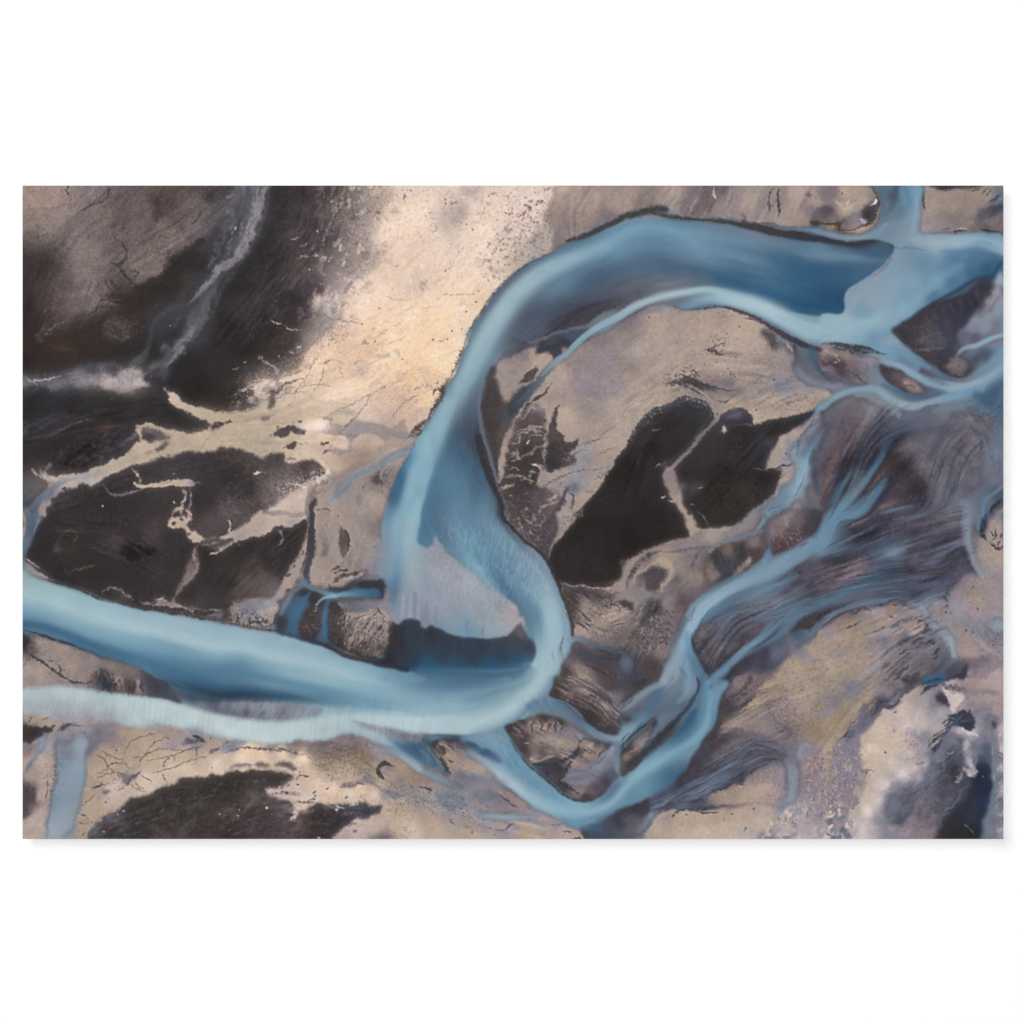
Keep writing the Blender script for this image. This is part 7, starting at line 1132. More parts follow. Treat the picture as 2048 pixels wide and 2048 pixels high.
S('23: 1340 990 1370 1030 1400 1070 1450 1100 1530 1140', [2,3,3,3,2], '2f2a2c', .9,.85,3, IM); DOT('23: 1160 640 1400 545 1110 600 1165 652', '3a3030', 1.4); K('23: 1140 655 1250 665', '4a3c3c'); S('23: 990 655 1060 655', [1.5,1], 'b5a8a0', .9,.9,1)
S('23: 1550 700 1545 745 1590 760', [1,1.5,1], '4f4548', .9,.7,1); S('23: 1660 660 1600 700', [6,4], 'b0a295', 1,.6,1, IM)
S('23: 870 620 960 760 1060 880 1180 980 1300 1080 1420 1170 1550 1215 1660 1200 1800 1110', [3,3,3,3,4,4,4,4,4], '332c32 302a2e 2d282c 38323c', 1,.7,1)
# creek north of the island
S('22: 1450 1260 1530 1240 1600 1260 1680 1310 1800 1340 1932 1360', [10,8,8,8,9,9], '7a93b3 7184a6 626f8c 555f7c 4f5872', .95,.92,0, flow=True)
P('23: 1230 190 1300 140 1330 0 1932 0; 33: 0 0 300 20 150 150 0 300; 23: 1932 400 1880 470 1932 560 1850 585 1760 560 1700 520 1640 480 1580 400 1530 340 1440 280 1350 240', '23: 1350 60 3d3634 1320 150 342e2c 1450 40 6f6262 1550 20 9a8c7f 1650 60 8a7d78 1700 100 5c5458 1500 80 4a4345 1550 130 7c6a67 1450 150 7a6863 1600 160 8f7c76 1400 120 4f4444 1500 200 5a4d4b 1650 200 3d3837 1700 250 4a4445 1800 300 a3938a 1750 280 6a5f5e 1600 280 4a4243 1500 270 2f2a29 1700 350 4f4748 1850 350 6f6464 1700 420 433c3c 1850 450 5a5256 1650 440 332d2d 1850 520 3f3a3c 1750 520 4a4040 1850 100 3f3b40 1900 200 7a757f 1750 50 4a4a52;33: 60 100 4a4c50 150 50 3f3e42 60 250 474854', 1.6,1.5,.96)
P('22: 1330 1642 1400 1480 1460 1370 1500 1320 1620 1330 1800 1400 1932 1440; 32: 0 1330 100 1400 150 1500 200 1642; 23: 1932 60 1700 150 1500 130', '22: 1450 1400 4a4248 1520 1360 4c4856 1600 1440 4a4650 1500 1500 8a7b76 1600 1540 8f8178 1550 1600 9f9086 1650 1620 7c7070 1700 1500 4a4454 1800 1450 443f4a 1850 1550 4f4545 1750 1600 4f4646 1400 1560 37302f;32: 30 1380 4b5570 60 1480 5c6a88 150 1560 4c4c5c', 2,1.5,.9)
for q_, c_, w_ in (((1460,40,1560,60,1700,90,1800,170,1932,230), '8f8180', 4), ((1500,20,1600,10,1680,50), 'a89889', 5), ((1350,130,1440,160,1520,150,1600,170), '9a857e', 4), ((1330,140,1420,200,1500,190), '7f6d6a', 3), ((1560,120,1620,150,1600,190,1480,210), '8f7c76', 3), ((1740,280,1800,290,1860,340), 'b09e92', 4), ((1550,260,1650,240,1720,280), '6f6462', 3), ((1600,290,1700,340,1850,370), '5c5453', 3), ((1690,450,1780,480,1880,470), '7a6e6c', 3), ((1450,70,1600,130,1750,180,1932,260), '55617f', 3), ((1650,180,1780,230,1932,320), '343032', 5), ((1420,110,1550,90,1650,130), '3a3435', 4), ((1550,240,1600,330,1700,400), '36302f', 4)):
    S('23: ' + ' '.join(map(str, q_)), [w_ * .6, w_, w_ * .6], c_, 1,.7,2.5)
for q_, c_, w_ in (((1470,1500,1550,1560,1650,1642), 'a5958a', 3), ((1570,1480,1610,1540,1640,1600), 'a09088', 3), ((1780,1550,1830,1600,1870,1642), '9a8a80', 2), ((1500,1360,1650,1420,1850,1500), '4f5670', 4), ((1600,1470,1750,1560,1932,1642), '352f31', 4), ((1500,1450,1480,1540,1560,1640), '35302f', 3)):
    S('22: ' + ' '.join(map(str, q_)), [w_ * .6, w_, w_ * .6], c_, 1,.75,2.5)
S('23: 1300 100 1260 180 1400 250 1520 320 1600 410 1680 490 1780 560', [6,4,3,3,3,3,3], '302a2b', 1,.75,1)
S('23: 1060 310 1150 270 1280 270 1400 310 1500 390 1600 480 1720 560 1850 605 1932 605', [14,14,13,13,12,11,10,10,8], '5f83a6 5d7fa5 587a9f 4f7096 4b6a93 5c789d 6a84a5 8095ac 8f9ba8', .85,.95,0, flow=True)
S('23: 1130 230 1250 225 1380 260 1500 330 1600 430', [4,8,6,6,4], '6d8db0 6a88ab 6a87a8', 1,.7,0); S('23: 1600 520 1700 590 1800 630', [4,5,4], '7f8fa5', 1,.6,0)
S('33: 520 0 470 50 400 80 300 120 180 200 80 280 0 340; 23: 1900 400', [14,14,12,11,12,12,10,5], '8f9aac 93a5b0 8595a6 7690a8 7f8ea0 80899a 7f8698 8a8c98', .9,.93,0, flow=True)
P('33: 560 0 480 120 400 200 300 340 200 460 100 560 0 660; 23: 1932 620 1880 700 1860 740 1880 650; 33: 0 480 60 400 150 330 250 230 330 150 420 100 480 0', '33: 480 60 65738f 400 180 4f6488 300 280 4d6386 350 330 3f5678 200 400 54779a 150 300 4a4450 60 420 453f44 100 500 7397af 60 560 86a8bd 60 620 73a3bf 250 450 5784a8 180 250 6f6f80 20 620 7ba5bd', 4,1,.9)
S('33: 480 80 400 180 320 280 260 380 170 470 60 580 0 640', [6,9,11,11,9,7,5], '7c93ad 51709a 466a94 4f779c 6694b5 83adc0 6fa3c0', 1,.75,0, flow=True)
P('33: 600 0 740 0 750 100 720 220 650 300 560 380 460 480 360 560 280 600 300 500 350 400 420 350 500 250 560 120', '33: 680 80 74879f 650 150 7a8aa3 600 60 67758f 580 200 5a6a8c 500 300 55688c 620 300 4f5f80 400 420 5d7396 450 450 6a6c7c 320 520 5a6f92 700 200 63799a', 3,1.5,.95)
S('33: 640 0 660 90 640 170 560 260', [11,11,9,7], '7c8ea6 8595a8 76879f', 1,.6,0); S('33: 780 0 770 80 760 180', [8,7,4], '455a80', 1,.8,1)
S('33: 740 20 760 100 700 250 600 380 500 470 420 560 350 640 250 740 150 860', [3,4,7,9,9,10,12,12,8], '3c3f58 33425f 2f3c55 33323f 37323a 363236 3a3536', 1,.85,2)
P('33: 330 410 290 480 200 560 130 620 60 680 0 740 0 960 60 940 100 930 160 850 180 740 250 650 300 560 350 480', '33: 280 500 6a5f62 250 600 7a6e70 170 680 8a7a78 60 780 8f7d76 100 860 3a3634 20 880 605553 80 700 4a4244 30 720 2f2d33 320 440 3a343a', 1.6,2,.93)
S('33: 330 400 250 470 150 550 60 640 0 700', [3,3,3,4,4], '33303c', 1,.85,1); S('33: 350 560 250 620 170 700 60 790', [3,4,5,5], 'a08f88 95847e', 1,.6,3); P('33: 180 740 230 700 200 800 150 860 110 900 60 880 130 820', '3b3736', 3,4,.8); DOT('33: 30 660 50 655 20 690', '2a3a55', 2)

# ---- lower right: fans, the two diagonal channels ----------------------------------------------
P('32: 1480 1642 1932 1200 1932 560 1800 600 1700 700 1600 760 1400 850 1200 900 1000 960 820 1080 740 1170 700 1260 720 1380 800 1500 860 1600 1000 1642; 42: 0 480 0 1130 150 1050 0 1180', '32: 1000 1000 5a6a8c 1100 950 53658a 1300 900 6a6f86 1100 1050 7a7684 1400 950 7f7a86 1000 1100 6f7086 1500 870 83808b 1600 900 6a7490 1700 850 4f5a78 1600 780 534c58 1700 700 453f48 1800 650 4a4450 1850 620 857f8c 1900 700 7c7682 1750 780 4f4a58 1900 820 45527a 1750 900 3f5780 1850 900 4a6490 1550 1000 75809a 1200 1080 77737f 800 1200 7f7674 950 1180 7a7077 1100 1120 5c5a6a 1250 1120 6c6468 1400 1100 5f5a62 1300 1000 7f7b88 820 1270 4a4546 900 1250 57504f 950 1330 6a6264 1050 1250 6f6f78 1150 1180 4a4a52 1200 1230 3c3b40 1050 1330 707075 850 1400 6a5f5e 800 1330 3f3a3c 900 1480 5a504f 880 1550 3c3634 1000 1400 4a4547 950 1500 454143 1250 1300 8a7472 1350 1220 85757a 1180 1370 8f7872 1500 1150 5c6078 1450 1050 6a6c82', 3,3,.95)
D('32: 1200 950 1500 850 1750 950 1500 1050 1250 1120', '5a6a8c', 1.7,.25,.5); D('32: 750 1180 950 1130 1050 1250 900 1450 800 1380', '8a7c78', 2.2,.25,.5, -50,2)
S('32: 1020 1380 1030 1300 1100 1220 1180 1170', [6,8,8,4], '6f7078 53555f 434650', 1,.8,3); S('32: 1140 1370 1250 1310 1350 1230 1400 1180', [3,5,5,3], '5f5055 a08a84 8a7877', 1,.8,3); S('32: 880 1150 960 1200 900 1280', [5,7,4], '9a8a86', 1,.5,3)
S('32: 1190 1160 1160 1280 1080 1380 1000 1480', [3,5,5,3], '34323a', 1,.6,3); D('32: 850 1400 1000 1420 950 1580 850 1560', '8a807f', 2.2,.25,.6, -60,2)
P('42: 0 500 200 420 400 380 640 350 900 200 1000 0 1340 0 1400 200 1450 400 1500 560 1560 620 1400 600 1300 700 1200 800 1000 850 800 900 500 900 200 950 0 1020', '42: 100 450 37323a 250 230 4a4346 350 150 6f615a 300 100 5a4c48 450 80 4a4247 550 60 6f6a78 200 330 55526a 400 280 4f4a54 500 250 4a4a58 300 350 4f5068 100 400 3f4a68 300 420 5a5662 450 460 6f6870 200 500 3d3a42 100 540 57504f 250 560 7f726f 100 620 85756f 400 520 857b80 250 650 85787a 100 700 6a6068 100 800 7a6c68 350 600 8a7e7e 400 480 7f7580 650 100 64627a 650 300 54566c 560 380 4a5a80 600 450 3c4666 700 420 8f9db0 650 400 7a8cab 750 250 55536a 850 150 615f72 850 50 5f5c6c 1000 100 64626c 1200 100 6f6a70 1300 50 73707c 900 350 5c5a66 850 480 57504f 1000 400 57545c 1050 250 5c5a64 1150 300 5f5c66 1250 150 67636c 1300 280 55546c 1200 500 4c4245 1100 600 4a423e 950 600 544c4a 1050 530 75778c 1150 450 6f708a 1380 400 4c4848 1400 330 77789a 1350 600 4f5270 1250 700 5c5a6e 1000 700 5c607a 1100 700 62657c 850 700 4d546e 700 600 3d4866 600 560 46526f 500 600 4f5a7a 450 680 54648a 800 800 565a72 600 800 54586c 300 750 5a6c8e 150 850 5f7594 50 870 5a7396 400 850 5f6078 100 950 4a4858 300 900 64647a 900 780 4a4a5e 1000 850 5a5c70 1150 850 5a5c70', 5,3,.93)
S('41: 620 1300 500 1450 350 1600; 42: 150 60 60 220 0 350; 32: 1850 340 1700 430 1550 520 1400 600 1250 660 1100 730 950 810 840 900 740 1020 680 1130 640 1220 600 1300 560 1400 510 1500 460 1580 420 1642', [10,14,22,24,25,24,25,24,24,24,22,21,20,19,18,18,17,16,15,15,15,14,13], '4c6488 5a7da0 668bae 658bad 6a8dad 6c8dab 6d90ad 6f93ad 7698b0 7396b0 7a9cb3 83a3b8 87a8bc 8db0c3 8fb2c6 86b0cb 83abc5 8097b5 8499b0 8a9bad 8c9fb0', .75,.97,0, flow=True)
S('32: 1800 420 1600 540 1400 620 1250 680 1100 760 1000 830 880 930 780 1040 700 1150 650 1250 620 1350', [12,14,14,13,12,12,12,11,9,9,8], '6a8caa 7596b0 7b9db3 84a4b8 8aabbf 8fb2c6 8fb5ca 86b2cc 7fabc8 7f9fbf', 1,.7,0)
S('32: 1700 620 1500 720 1300 780 1100 850 950 930 850 1020 780 1090', [10,14,14,12,12,10,6], '55789b 54799d 557ba0 4f7a9f 44709b 5087af', 1,.7,0); S('32: 1150 620 1030 680 900 760 780 850 700 930 640 1010', [10,10,10,11,9,6], '5a7593 54738f 6586a3 7a98b0 7f9db5', 1,.7,0)
S('32: 620 1070 680 1060 700 1000 730 940', 1.6,'53667f', 1,.7,1)
S('32: 640 1280 590 1400 560 1520 520 1642; 33: 480 40', [14,13,10,8,6], '7ba5c5 8f9fb3 8a98b0 7c86a3', 1,.8,0, flow=True)
S('32: 640 1200 670 1330 720 1450 770 1550 800 1642', [12,13,12,11,10], '6c9abf 6593b8 5b84ab 557ca3 4f7398', .95,.9,0, flow=True)
S('32: 620 1380 640 1500 650 1642', [10,15,16], '6d98bd 6f9abf 6e95b8', 1,.85,0); S('32: 560 1500 620 1580 640 1642', [3,6,5], '54658a', 1,.5,0)
S('32: 700 1180 695 1260 710 1340 760 1420 800 1500 840 1580', [3,4,4,4,3,2], '3a3238 2f2b30 34323c 35323a', 1,.85,1)
S('32: 850 1090 950 1000 1100 950 1250 910', [4,6,6,4], '3f5a80 455a80', 1,.6,1)
S('42: 600 640 450 690 300 750 150 830 0 890; 32: 1830 930 1700 990 1600 1040 1480 1150 1350 1250 1200 1350 1080 1460 970 1560 880 1642; 33: 850 60', [14,15,14,12,11,11,11,11,12,12,13,13,13,14,14,12], '4a5876 52648a 587194 5c7798 5f7c9d 5c7ba0 6280a3 66819f 5f7b9f 5d7ca0 6385a6 6a90b0 6489ab 5b82a6 5f88ab 6a94b5', .9,.92,0, flow=True)
S('42: 900 720 700 720 550 740', [20,24,16], '565c76', 1,.5,2, flow=True)
S('42: 0 870; 32: 1880 900 1750 950 1650 1000', [5,8,6], '709ac0 6a95bb', 1,.7,0); S('32: 1100 1400 1250 1310 1400 1230 1450 1200', [3,6,6,4], '7598b5', 1,.7,0)
S('42: 850 860 700 870 550 880 400 900 250 940 150 980 60 1040 0 1070; 32: 1880 1130 1780 1200 1700 1280', [6,8,10,10,10,10,10,10,9,8,6], '5f6a88 666e8a 6a7590 6c7a98 6f83a3 74869f 707fa0 6580a6 5a7aa5', .95,.88,1, flow=True)
P('32: 1620 1150 1700 1080 1800 1030 1932 1000 1932 1050 1870 1080 1830 1130 1750 1150 1650 1170', '4a4344', 2,3,.9); S('32: 1930 1010; 42: 100 970 200 920 350 860', [4,5,5,3], '45414c 504c58', 1,.8,2)
P('32: 1932 1180 1800 1250 1700 1330 1600 1400 1500 1500 1400 1560 1250 1642; 33: 1100 50 1000 180 980 300 900 500 880 520 940 400 960 250 980 180 1060 60; 32: 900 1642 1050 1540 1200 1420 1350 1330 1480 1260 1600 1180 1750 1160', '32: 1700 1200 46587c 1550 1270 4f5a78 1400 1380 45435a 1200 1500 4c4655 1300 1450 5a5566 1500 1380 6c6a7f 1650 1300 7f7a85 1100 1600 45414a 1250 1600 6a6270 1850 1180 646e88;33: 1000 100 47424c', 2.5,2,.93)
P('32: 1932 1120; 42: 0 1130 150 1060 250 1000 400 960 550 950 700 910 880 920 950 980 1000 1050 1000 1200 900 1250 800 1300 700 1400 600 1500 580 1642; 43: 0 0 780 0 800 120 600 300 480 480 350 600 200 700 0 720; 33: 1932 600 1700 620 1600 600 1350 560 1180 520 1100 450 1200 330 1300 200 1350 80; 32: 1450 1600 1550 1500 1650 1400 1750 1340 1850 1270', '42: 60 1180 8a7f88 200 1120 8a7c74 100 1300 a0907a 200 1400 8f8690 350 1250 b09a70 300 1150 a08f78 450 1150 a39380 350 1350 a3906a 450 1450 a08d6c 500 1300 8c8488 200 1500 a3967c 100 1500 b0a080 350 1550 9c8c70 550 1200 93888a 600 1050 a08f7e 700 980 947f72 850 1000 938a88 450 1010 8a8182 300 980 6f6562 550 960 949098 750 1100 8f8688 650 1180 a0908a 550 1350 8f8790 600 1250 75788c 850 1250 5c5c70 750 1300 857c80 60 1620 a39582 500 1500 85848f 900 1150 a08f82; 32: 1900 1250 a09078 1850 1350 b39a70 1800 1400 85828f 1700 1500 ab9c84 1500 1550 a5967c 1600 1620 a5977f 1400 1600 a09078 1750 1350 7c7a8a 1850 1500 a3957c; 33: 1400 80 a3957f 1500 150 a0937a 1300 250 ab9c82 1200 400 a39487 1600 200 968a86 1500 350 8f8480 1450 330 7c6f78 1650 100 a89a80 1800 100 a39a84 1800 300 a09280 1300 420 8a7f78 1500 500 857c7e 1600 550 6c6268 1700 450 8f8072 1850 500 8f7f6a 1900 300 93856f 1750 350 968985; 43: 100 100 a0957c 150 250 85808c 60 350 8f8a94 100 450 a08f70 300 150 7c7c8c 350 50 7f7b85 250 300 a5945f 450 200 a09270 500 100 93877c 550 250 5f5c6c 400 350 b39f6f 300 400 a3905c 150 550 a08f68 700 50 6f6668 650 200 7c7780', 2,2.5,.93)
D('42: 0 1250 300 1150 500 1200 500 1500 200 1642 0 1642', '857f90', 3,.3,.7, -30,1.5); D('42: 100 1200 500 1150 480 1500 100 1400', 'b59f68', 4,.2,.5); D('32: 1500 1642 1900 1200 1932 1642', '7f7c90', 3,.25,.65, -20,1.5); D('33: 1300 100 1932 50 1932 400 1500 450 1250 350', '7c7488', 3,.22,.6, -30,1.6); D('43: 0 50 600 0 600 150 400 250 100 350 0 400', '77798f', 2.6,.45,.7); D('42: 450 1500 700 1350 900 1250 800 1642 500 1642', '7c7c90', 3,.3,.6, -35,2)
D('33: 1350 250 1650 200 1700 500 1400 500', '5c5268', 2.4,.2,.6, -50,1.5); D('33: 1450 450 1750 450 1750 620 1550 640', '4f4c60', 2,.25,.6); D('33: 1300 100 1932 50 1932 500 1400 400', 'b3a488', 3,.14,.5)
# ribs and streaks east of it
for q_, w_, c_ in (('230 1140 330 1090 420 1070', 3,'45506f'), ('660 1150 740 1110 850 1060 880 1040', 5,'4f6688'), ('880 1085 960 1070 1010 1070', 2,'3f3f50'), ('1010 1100 1040 1130 1000 1170', 5,'464c66'), ('880 1250 950 1200 1020 1180 1080 1150', 6,'4a4c62'), ('860 1300 940 1260 1030 1230', 6,'44465a'), ('730 1320 800 1260 900 1220', 5,'4d506a'), ('880 1340 960 1310 1040 1290 1100 1260', 4,'3d3d50'), ('750 1390 800 1360 850 1320', 4,'3a3a4c'), ('550 1440 620 1390 700 1320 760 1280', 6,'5d5f74'), ('1040 1330 1090 1290 1110 1270', 3,'38384a'), ('1080 1380 1120 1360 1160 1340', 6,'3a3840'), ('1070 1430 1120 1410 1150 1400', 3.5,'3c3845'), ('580 1560 640 1500 680 1480', 6,'4a4652'), ('720 1600 780 1560 850 1500', 6,'45424e'), ('850 1560 950 1500 1050 1420', 3,'55546a'), ('700 1640 770 1600 800 1560', 5,'3f3a45'), ('660 1020 690 1030 720 1025', 2,'3a3a4a'), ('540 930 600 910 700 880 850 860', 2.5,'4c4c62'), ('250 1000 350 970 430 960 520 960', 4,'45414a'), ('700 940 780 920 850 900', 2,'454252'), ('1130 850 1180 830 1220 870 1240 890', 5,'3a4258'), ('1200 780 1240 720 1290 690', 5,'474c68'), ('1200 930 1240 920 1250 950', 4,'3f455c'), ('1210 780 1190 830', 4,'4a5a80'), ('840 850 950 790 1040 770', 6,'454352'), ('980 690 1050 660 1100 640', 4,'4a403c'), ('1250 560 1320 500 1400 400', 5,'55506a'), ('960 700 1010 690', 4,'5a4c44'), ('860 1640 950 1580 1000 1540', 5,'55566a'), ('920 1600 960 1570', 4,'3c3a4a')):
    S('42: ' + q_, [w_ * .5, w_, w_ * .4], c_, 1,.85,2.5)
for q_, w_, c_ in (('1060 570 1150 480 1250 360 1350 320', 8,'73759a'), ('900 1000 930 950 1000 900', 4,'8f7f76'), ('540 500 640 440 690 420', 3,'a38c7c'), ('540 540 600 480', 2,'9a8070'), ('240 200 330 140 420 100 470 80', 4,'a08d7d'), ('580 60 680 10 720 0', 4,'8f8a9a'), ('720 50 700 150 690 280', 4,'757c98'), ('880 60 850 180 830 260', 5,'7c819a'), ('860 80 840 200', 2,'8f93a8'), ('640 80 560 130', 3,'7a7484'), ('200 290 300 260 380 240', 3,'6a6c85'), ('120 380 250 370 400 360', 3,'64688a'), ('1040 200 1060 300 1000 500', 4,'69656f'), ('930 400 900 540', 3,'7f7a80'), ('0 560 60 550', 5,'3f3735'), ('20 590 200 570 400 520 490 480', 5,'8f827f'), ('0 660 200 650 400 580 500 540', 5,'7f7376'), ('0 720 150 700 300 670', 3,'55546c'), ('960 660 1010 650', 3,'90a3ba'), ('0 1100 60 1060 120 1060 130 1110', 4,'7c86a0'), ('520 940 540 1000', 5,'8f93a3')):
    S('42: ' + q_, [w_ * .5, w_, w_ * .5], c_, 1,.75,2)
S('42: 500 500 560 400 640 330 700 360', [5,8,8,4], '5f7396 46608c 3d5580', 1,.8,2); P('42: 650 430 690 400 730 360 750 400 740 450 720 470 690 450', '8fa0b3', 2,1.5,.85); P('42: 670 460 720 465 760 480 700 530 600 560 560 520 620 480', '3c4764', 3,2,.85)
# sand patches far right
P('41: 1690 1642 1773 1590; 42: 1773 0 1773 1450 1700 1440 1500 1430 1350 1420 1300 1250 1250 1180 1100 1040 1050 950 1150 900 1250 950 1300 850 1250 780 1400 650 1560 640 1550 500 1530 300 1600 280 1600 200 1620 100 1690 0', '42: 1700 60 7f7c86 1650 130 a3968f 1740 150 a89a8c 1600 350 9c8f8c 1700 420 a39588 1620 450 a09288 1720 500 a5978a 1650 560 958e98 1560 700 9a8c84 1700 650 958b90 1450 780 93867c 1450 850 9c8d7c 1550 850 9f9080 1400 720 8a8080 1350 880 8f8a94 1600 780 8f8788 1700 850 93888a 1300 950 8f8b98 1500 950 97898a 1650 950 928688 1200 960 8a7f7c 1100 950 8f8682 1150 1000 978a82 1400 1050 87858f 1250 1080 8a8788 1500 1150 85838e 1650 1100 8c90a3 1700 1120 8a9bb5 1350 1200 988a88 1400 1250 9c8d88 1600 1200 837f8c 1550 1300 9f9290 1700 1250 807a85 1450 1350 a09288 1600 1380 9f918c 1720 1400 8a8088', 4,4,.95)
D('42: 1350 650 1773 600 1773 1000 1500 1000 1350 850', '787690', 2,.2,.55); D('42: 1400 1100 1773 1050 1773 1420 1600 1400 1400 1200', '6c6c80', 2.6,.25,.6,30,1.6); D('42: 1400 650 1773 620 1773 1000 1450 1000', 'b09a86', 2.4,.16,.5); D('42: 1250 250 1500 650 1300 900 1150 700', '8080a0', 2.2,.15,.5, -50,2); D('42: 1520 1200 1773 1180 1773 1420 1640 1380', '4a4c60', 2.4,.15,.7,40,2)
S('41: 1400 1642; 42: 1400 100 1420 250 1450 380 1490 500 1540 600 1570 640', [14,17,15,13,11,9,6], '8089a0 828ca0 858ea0 8a94a5 95a0ab 9aa6b0 99a5b0', .9,.9,0, flow=True); S('42: 1520 40 1530 150 1530 230', [8,8,4], '5f88a8 5c85a5', 1,.7,0)
S('42: 1600 20 1570 100 1560 200 1580 270 1610 300', [8,8,8,6,3], '3f5878 26304a 232a3c 24283a', .9,.93,2)
for q_, w_ in (('1700 180 1690 250 1650 280', 4.5), ('1640 210 1680 230', 3), ('1745 250 1773 230', 5), ('1640 300 1670 330 1690 360', 3), ('1700 360 1730 370 1760 330', 3.5), ('1720 340 1700 370 1680 350', 3), ('1740 300 1700 330', 2.5), ('1750 160 1773 170', 2)):
    S('42: ' + q_, [w_ * .7, w_, w_ * .5], '34343c', .8,.9,2)
DOT('42: 1480 740 1435 790 1440 890 1635 705 1515 960 1400 1165 1465 1185 1700 1440 1160 980 1215 990 1250 990 1760 1220', '55525f', 2)
S('42: 870 900 960 920 1020 1010 1100 1100 1200 1180 1260 1250 1290 1330 1300 1430', [5,9,10,13,18,19,17,9], '8f929c 98a0aa 949eab 8e97a6 8f9aa8 93a3b3 95a5b3 94a3b3', .95,.9,2, flow=True)
S('42: 1100 1000 1250 1050 1400 1060', [10,14,10], '8e8f98', 1,.5,3); DOT('42: 1250 1330 1245 1385 1190 1300', '55657c', 2.5); S('42: 1200 820 1300 900 1380 960', [5,8,5], '8f90a0', 1,.7,2)
S('42: 1300 1440 1200 1520 1120 1580 1000 1642; 43: 1200 20 1050 70', [5,9,10,9,10,8], '6a7088 4f5a7c 40507a 35608f 2f5c8c 2f5076', .95,.9,1.5, flow=True)
P('42: 1330 1440 1450 1420 1773 1430 1773 1642; 43: 1773 50 1600 30 1400 30 1350 0; 42: 1300 1642 1400 1550 1430 1500', '42: 1450 1450 7a6c6c 1600 1450 756a6c 1700 1500 8a7f84 1480 1510 6a6570 1600 1540 85818c' + ' 1700 1600 9a8d8a 1430 1560 a89f9f 1400 1520 3f3c44 1380 1600 3c3944 1550 1600 948684', 3,2,.93)
P('42: 1180 1642 1300 1580 1410 1500 1410 1560 1380 1600 1400 1642; 43: 1380 30 1300 110 1200 100 1150 60', '3a3644', 2,3,.93)
# ---- bottom right --------------------------------------------------------------------------------
P('43: 1773 30 1773 1583 1773 1680 1000 1680 300 1680 300 1350 380 1150 450 950 400 850 380 650 450 500 520 440 650 320 780 250 830 150 900 110 1000 90 1100 90 1200 60 1400 20 1600 25', '43: 900 180 b0a497 1000 250 a9a3a0 800 350 c0b2a5 600 480 c3b5a6 950 350 b8afaa 1100 120 8a8890 1150 200 5c5a68 1200 230 3f3c48 1100 280 7f7d88 1050 180 9a979c 1150 350 a9a7a8 1250 120 c3b8b5 1350 200 c3b7b3 1300 270 b3a7a4 1250 330 a39aa0 1450 80 9c8e88 1600 80 a89994 1700 100 ab9c99 1400 150 7c7478 1500 200 a08f8a 1650 200 a0908c 1450 300 8a8084 1500 380 7f7880 1600 300 8f8488 1700 350 a3928f 1550 450 857f8a 1650 420 6a7390 1690 470 6f7890 1740 500 c0b3ae 1740 700 bdb0ac 1720 900 b5aab0 1740 1100 b0a8a8 1700 1300 9a9aa5 1740 1500 a59da0 1650 1500 7f8598 1350 540 c5bbb8 1450 560 bdb3b3 1400 650 a5a3ab 1500 600 9a9aa8 1600 550 8a8a98 1420 780 b5b0b8 1450 750 a8a8b3 1500 700 6a6c85 1600 700 4f5575 1560 800 3a4468 1620 800 565f80 1600 900 1f2a45 1550 1000 1f2538 1600 1100 1f2742 1500 1100 252b40 1660 1000 5c6685 1550 1250 2f3852 1620 1250 5a6482 1500 1350 303548 1400 1300 2c3042 1300 1400 2b2c35 1250 1500 2c2b30 1450 1500 2a2728 1550 1550 2c3048 1300 550 8f8c98 1280 600 6a6e85 1350 620 4f5066 1250 700 64687f 1150 800 6a6f88 1300 700 53556a 1350 780 45475c 1250 800 4a4a5c 1200 750 5f627a 1300 900 464252 1200 900 4a4656 1100 900 5f647f 1050 1000 62667c 1300 1000 4a4656 1150 1000 4f4c5c 1250 1100 585566 900 1050 7f808a 1000 1100 62616f 750 1100 83848e 800 1200 5c5e72 700 1200 72768a 900 1150 56586c 1000 1200 66626d 1200 1200 5c586a 1000 1300 77707a 850 1300 5f6072 750 1360 464c66 700 1300 6a6f85 900 1400 827a80 1050 1400 7a7078 1150 1350 64606e 600 1400 83848f 650 1500 8a8690 500 1500 b0a8ab 800 1500 8f888e 1050 1520 82787f 950 1500 8a7f85 400 1500 cfc4bf 450 1300 d3c8c3 550 1200 c8beba 600 1050 cdc3bf 500 900 c3b5a5 450 1050 bdb0a0 500 750 bdae98 480 720 d3c8c0 650 700 c0b3a2 700 850 c3b7ad 850 750 bfb3aa 750 600 c0b2a3 900 650 b0a6a3 850 500 c6bab3 950 550 b3aba8 1000 600 9a97a0 900 900 c3b9b8 800 950 cdc5c3 1000 850 b0a6a8 950 980 a3a0a8 1000 480 bab0ac 1100 500 aca5a3 550 600 c0b2a0 430 620 b8a994 400 1200 bfb1a3 350 1300 b0a29a 350 1500 b0a6a6', 2,3,.95)
D('43: 1000 700 1400 600 1400 1200 1100 1400 800 1500 600 1450 700 1150 1000 980', '8a8a98', 2,.16,.45); D('43: 1250 750 1400 700 1350 1000 1200 1050 1200 850', '2f2f3c', 2.4,.25,.5); T('43: 600 1500 800 1100 1100 800 1400 650 1350 1100 1100 1500', 8,14, -40,1.5)
S('43: 1160 1540 1120 1500 1160 1430 1140 1390 1220 1350 1210 1310 1280 1250 1340 1180 1360 1120 1420 1050', [3,4,4,3,4,3,4,4,4,5], '6f7090 6a6c8c 6c6f90 6a7298 5c6488', .9,.85,3); S('43: 1420 1100 1480 1000 1470 950', [7,7,5], '3a4f7c', 1,.8,2)
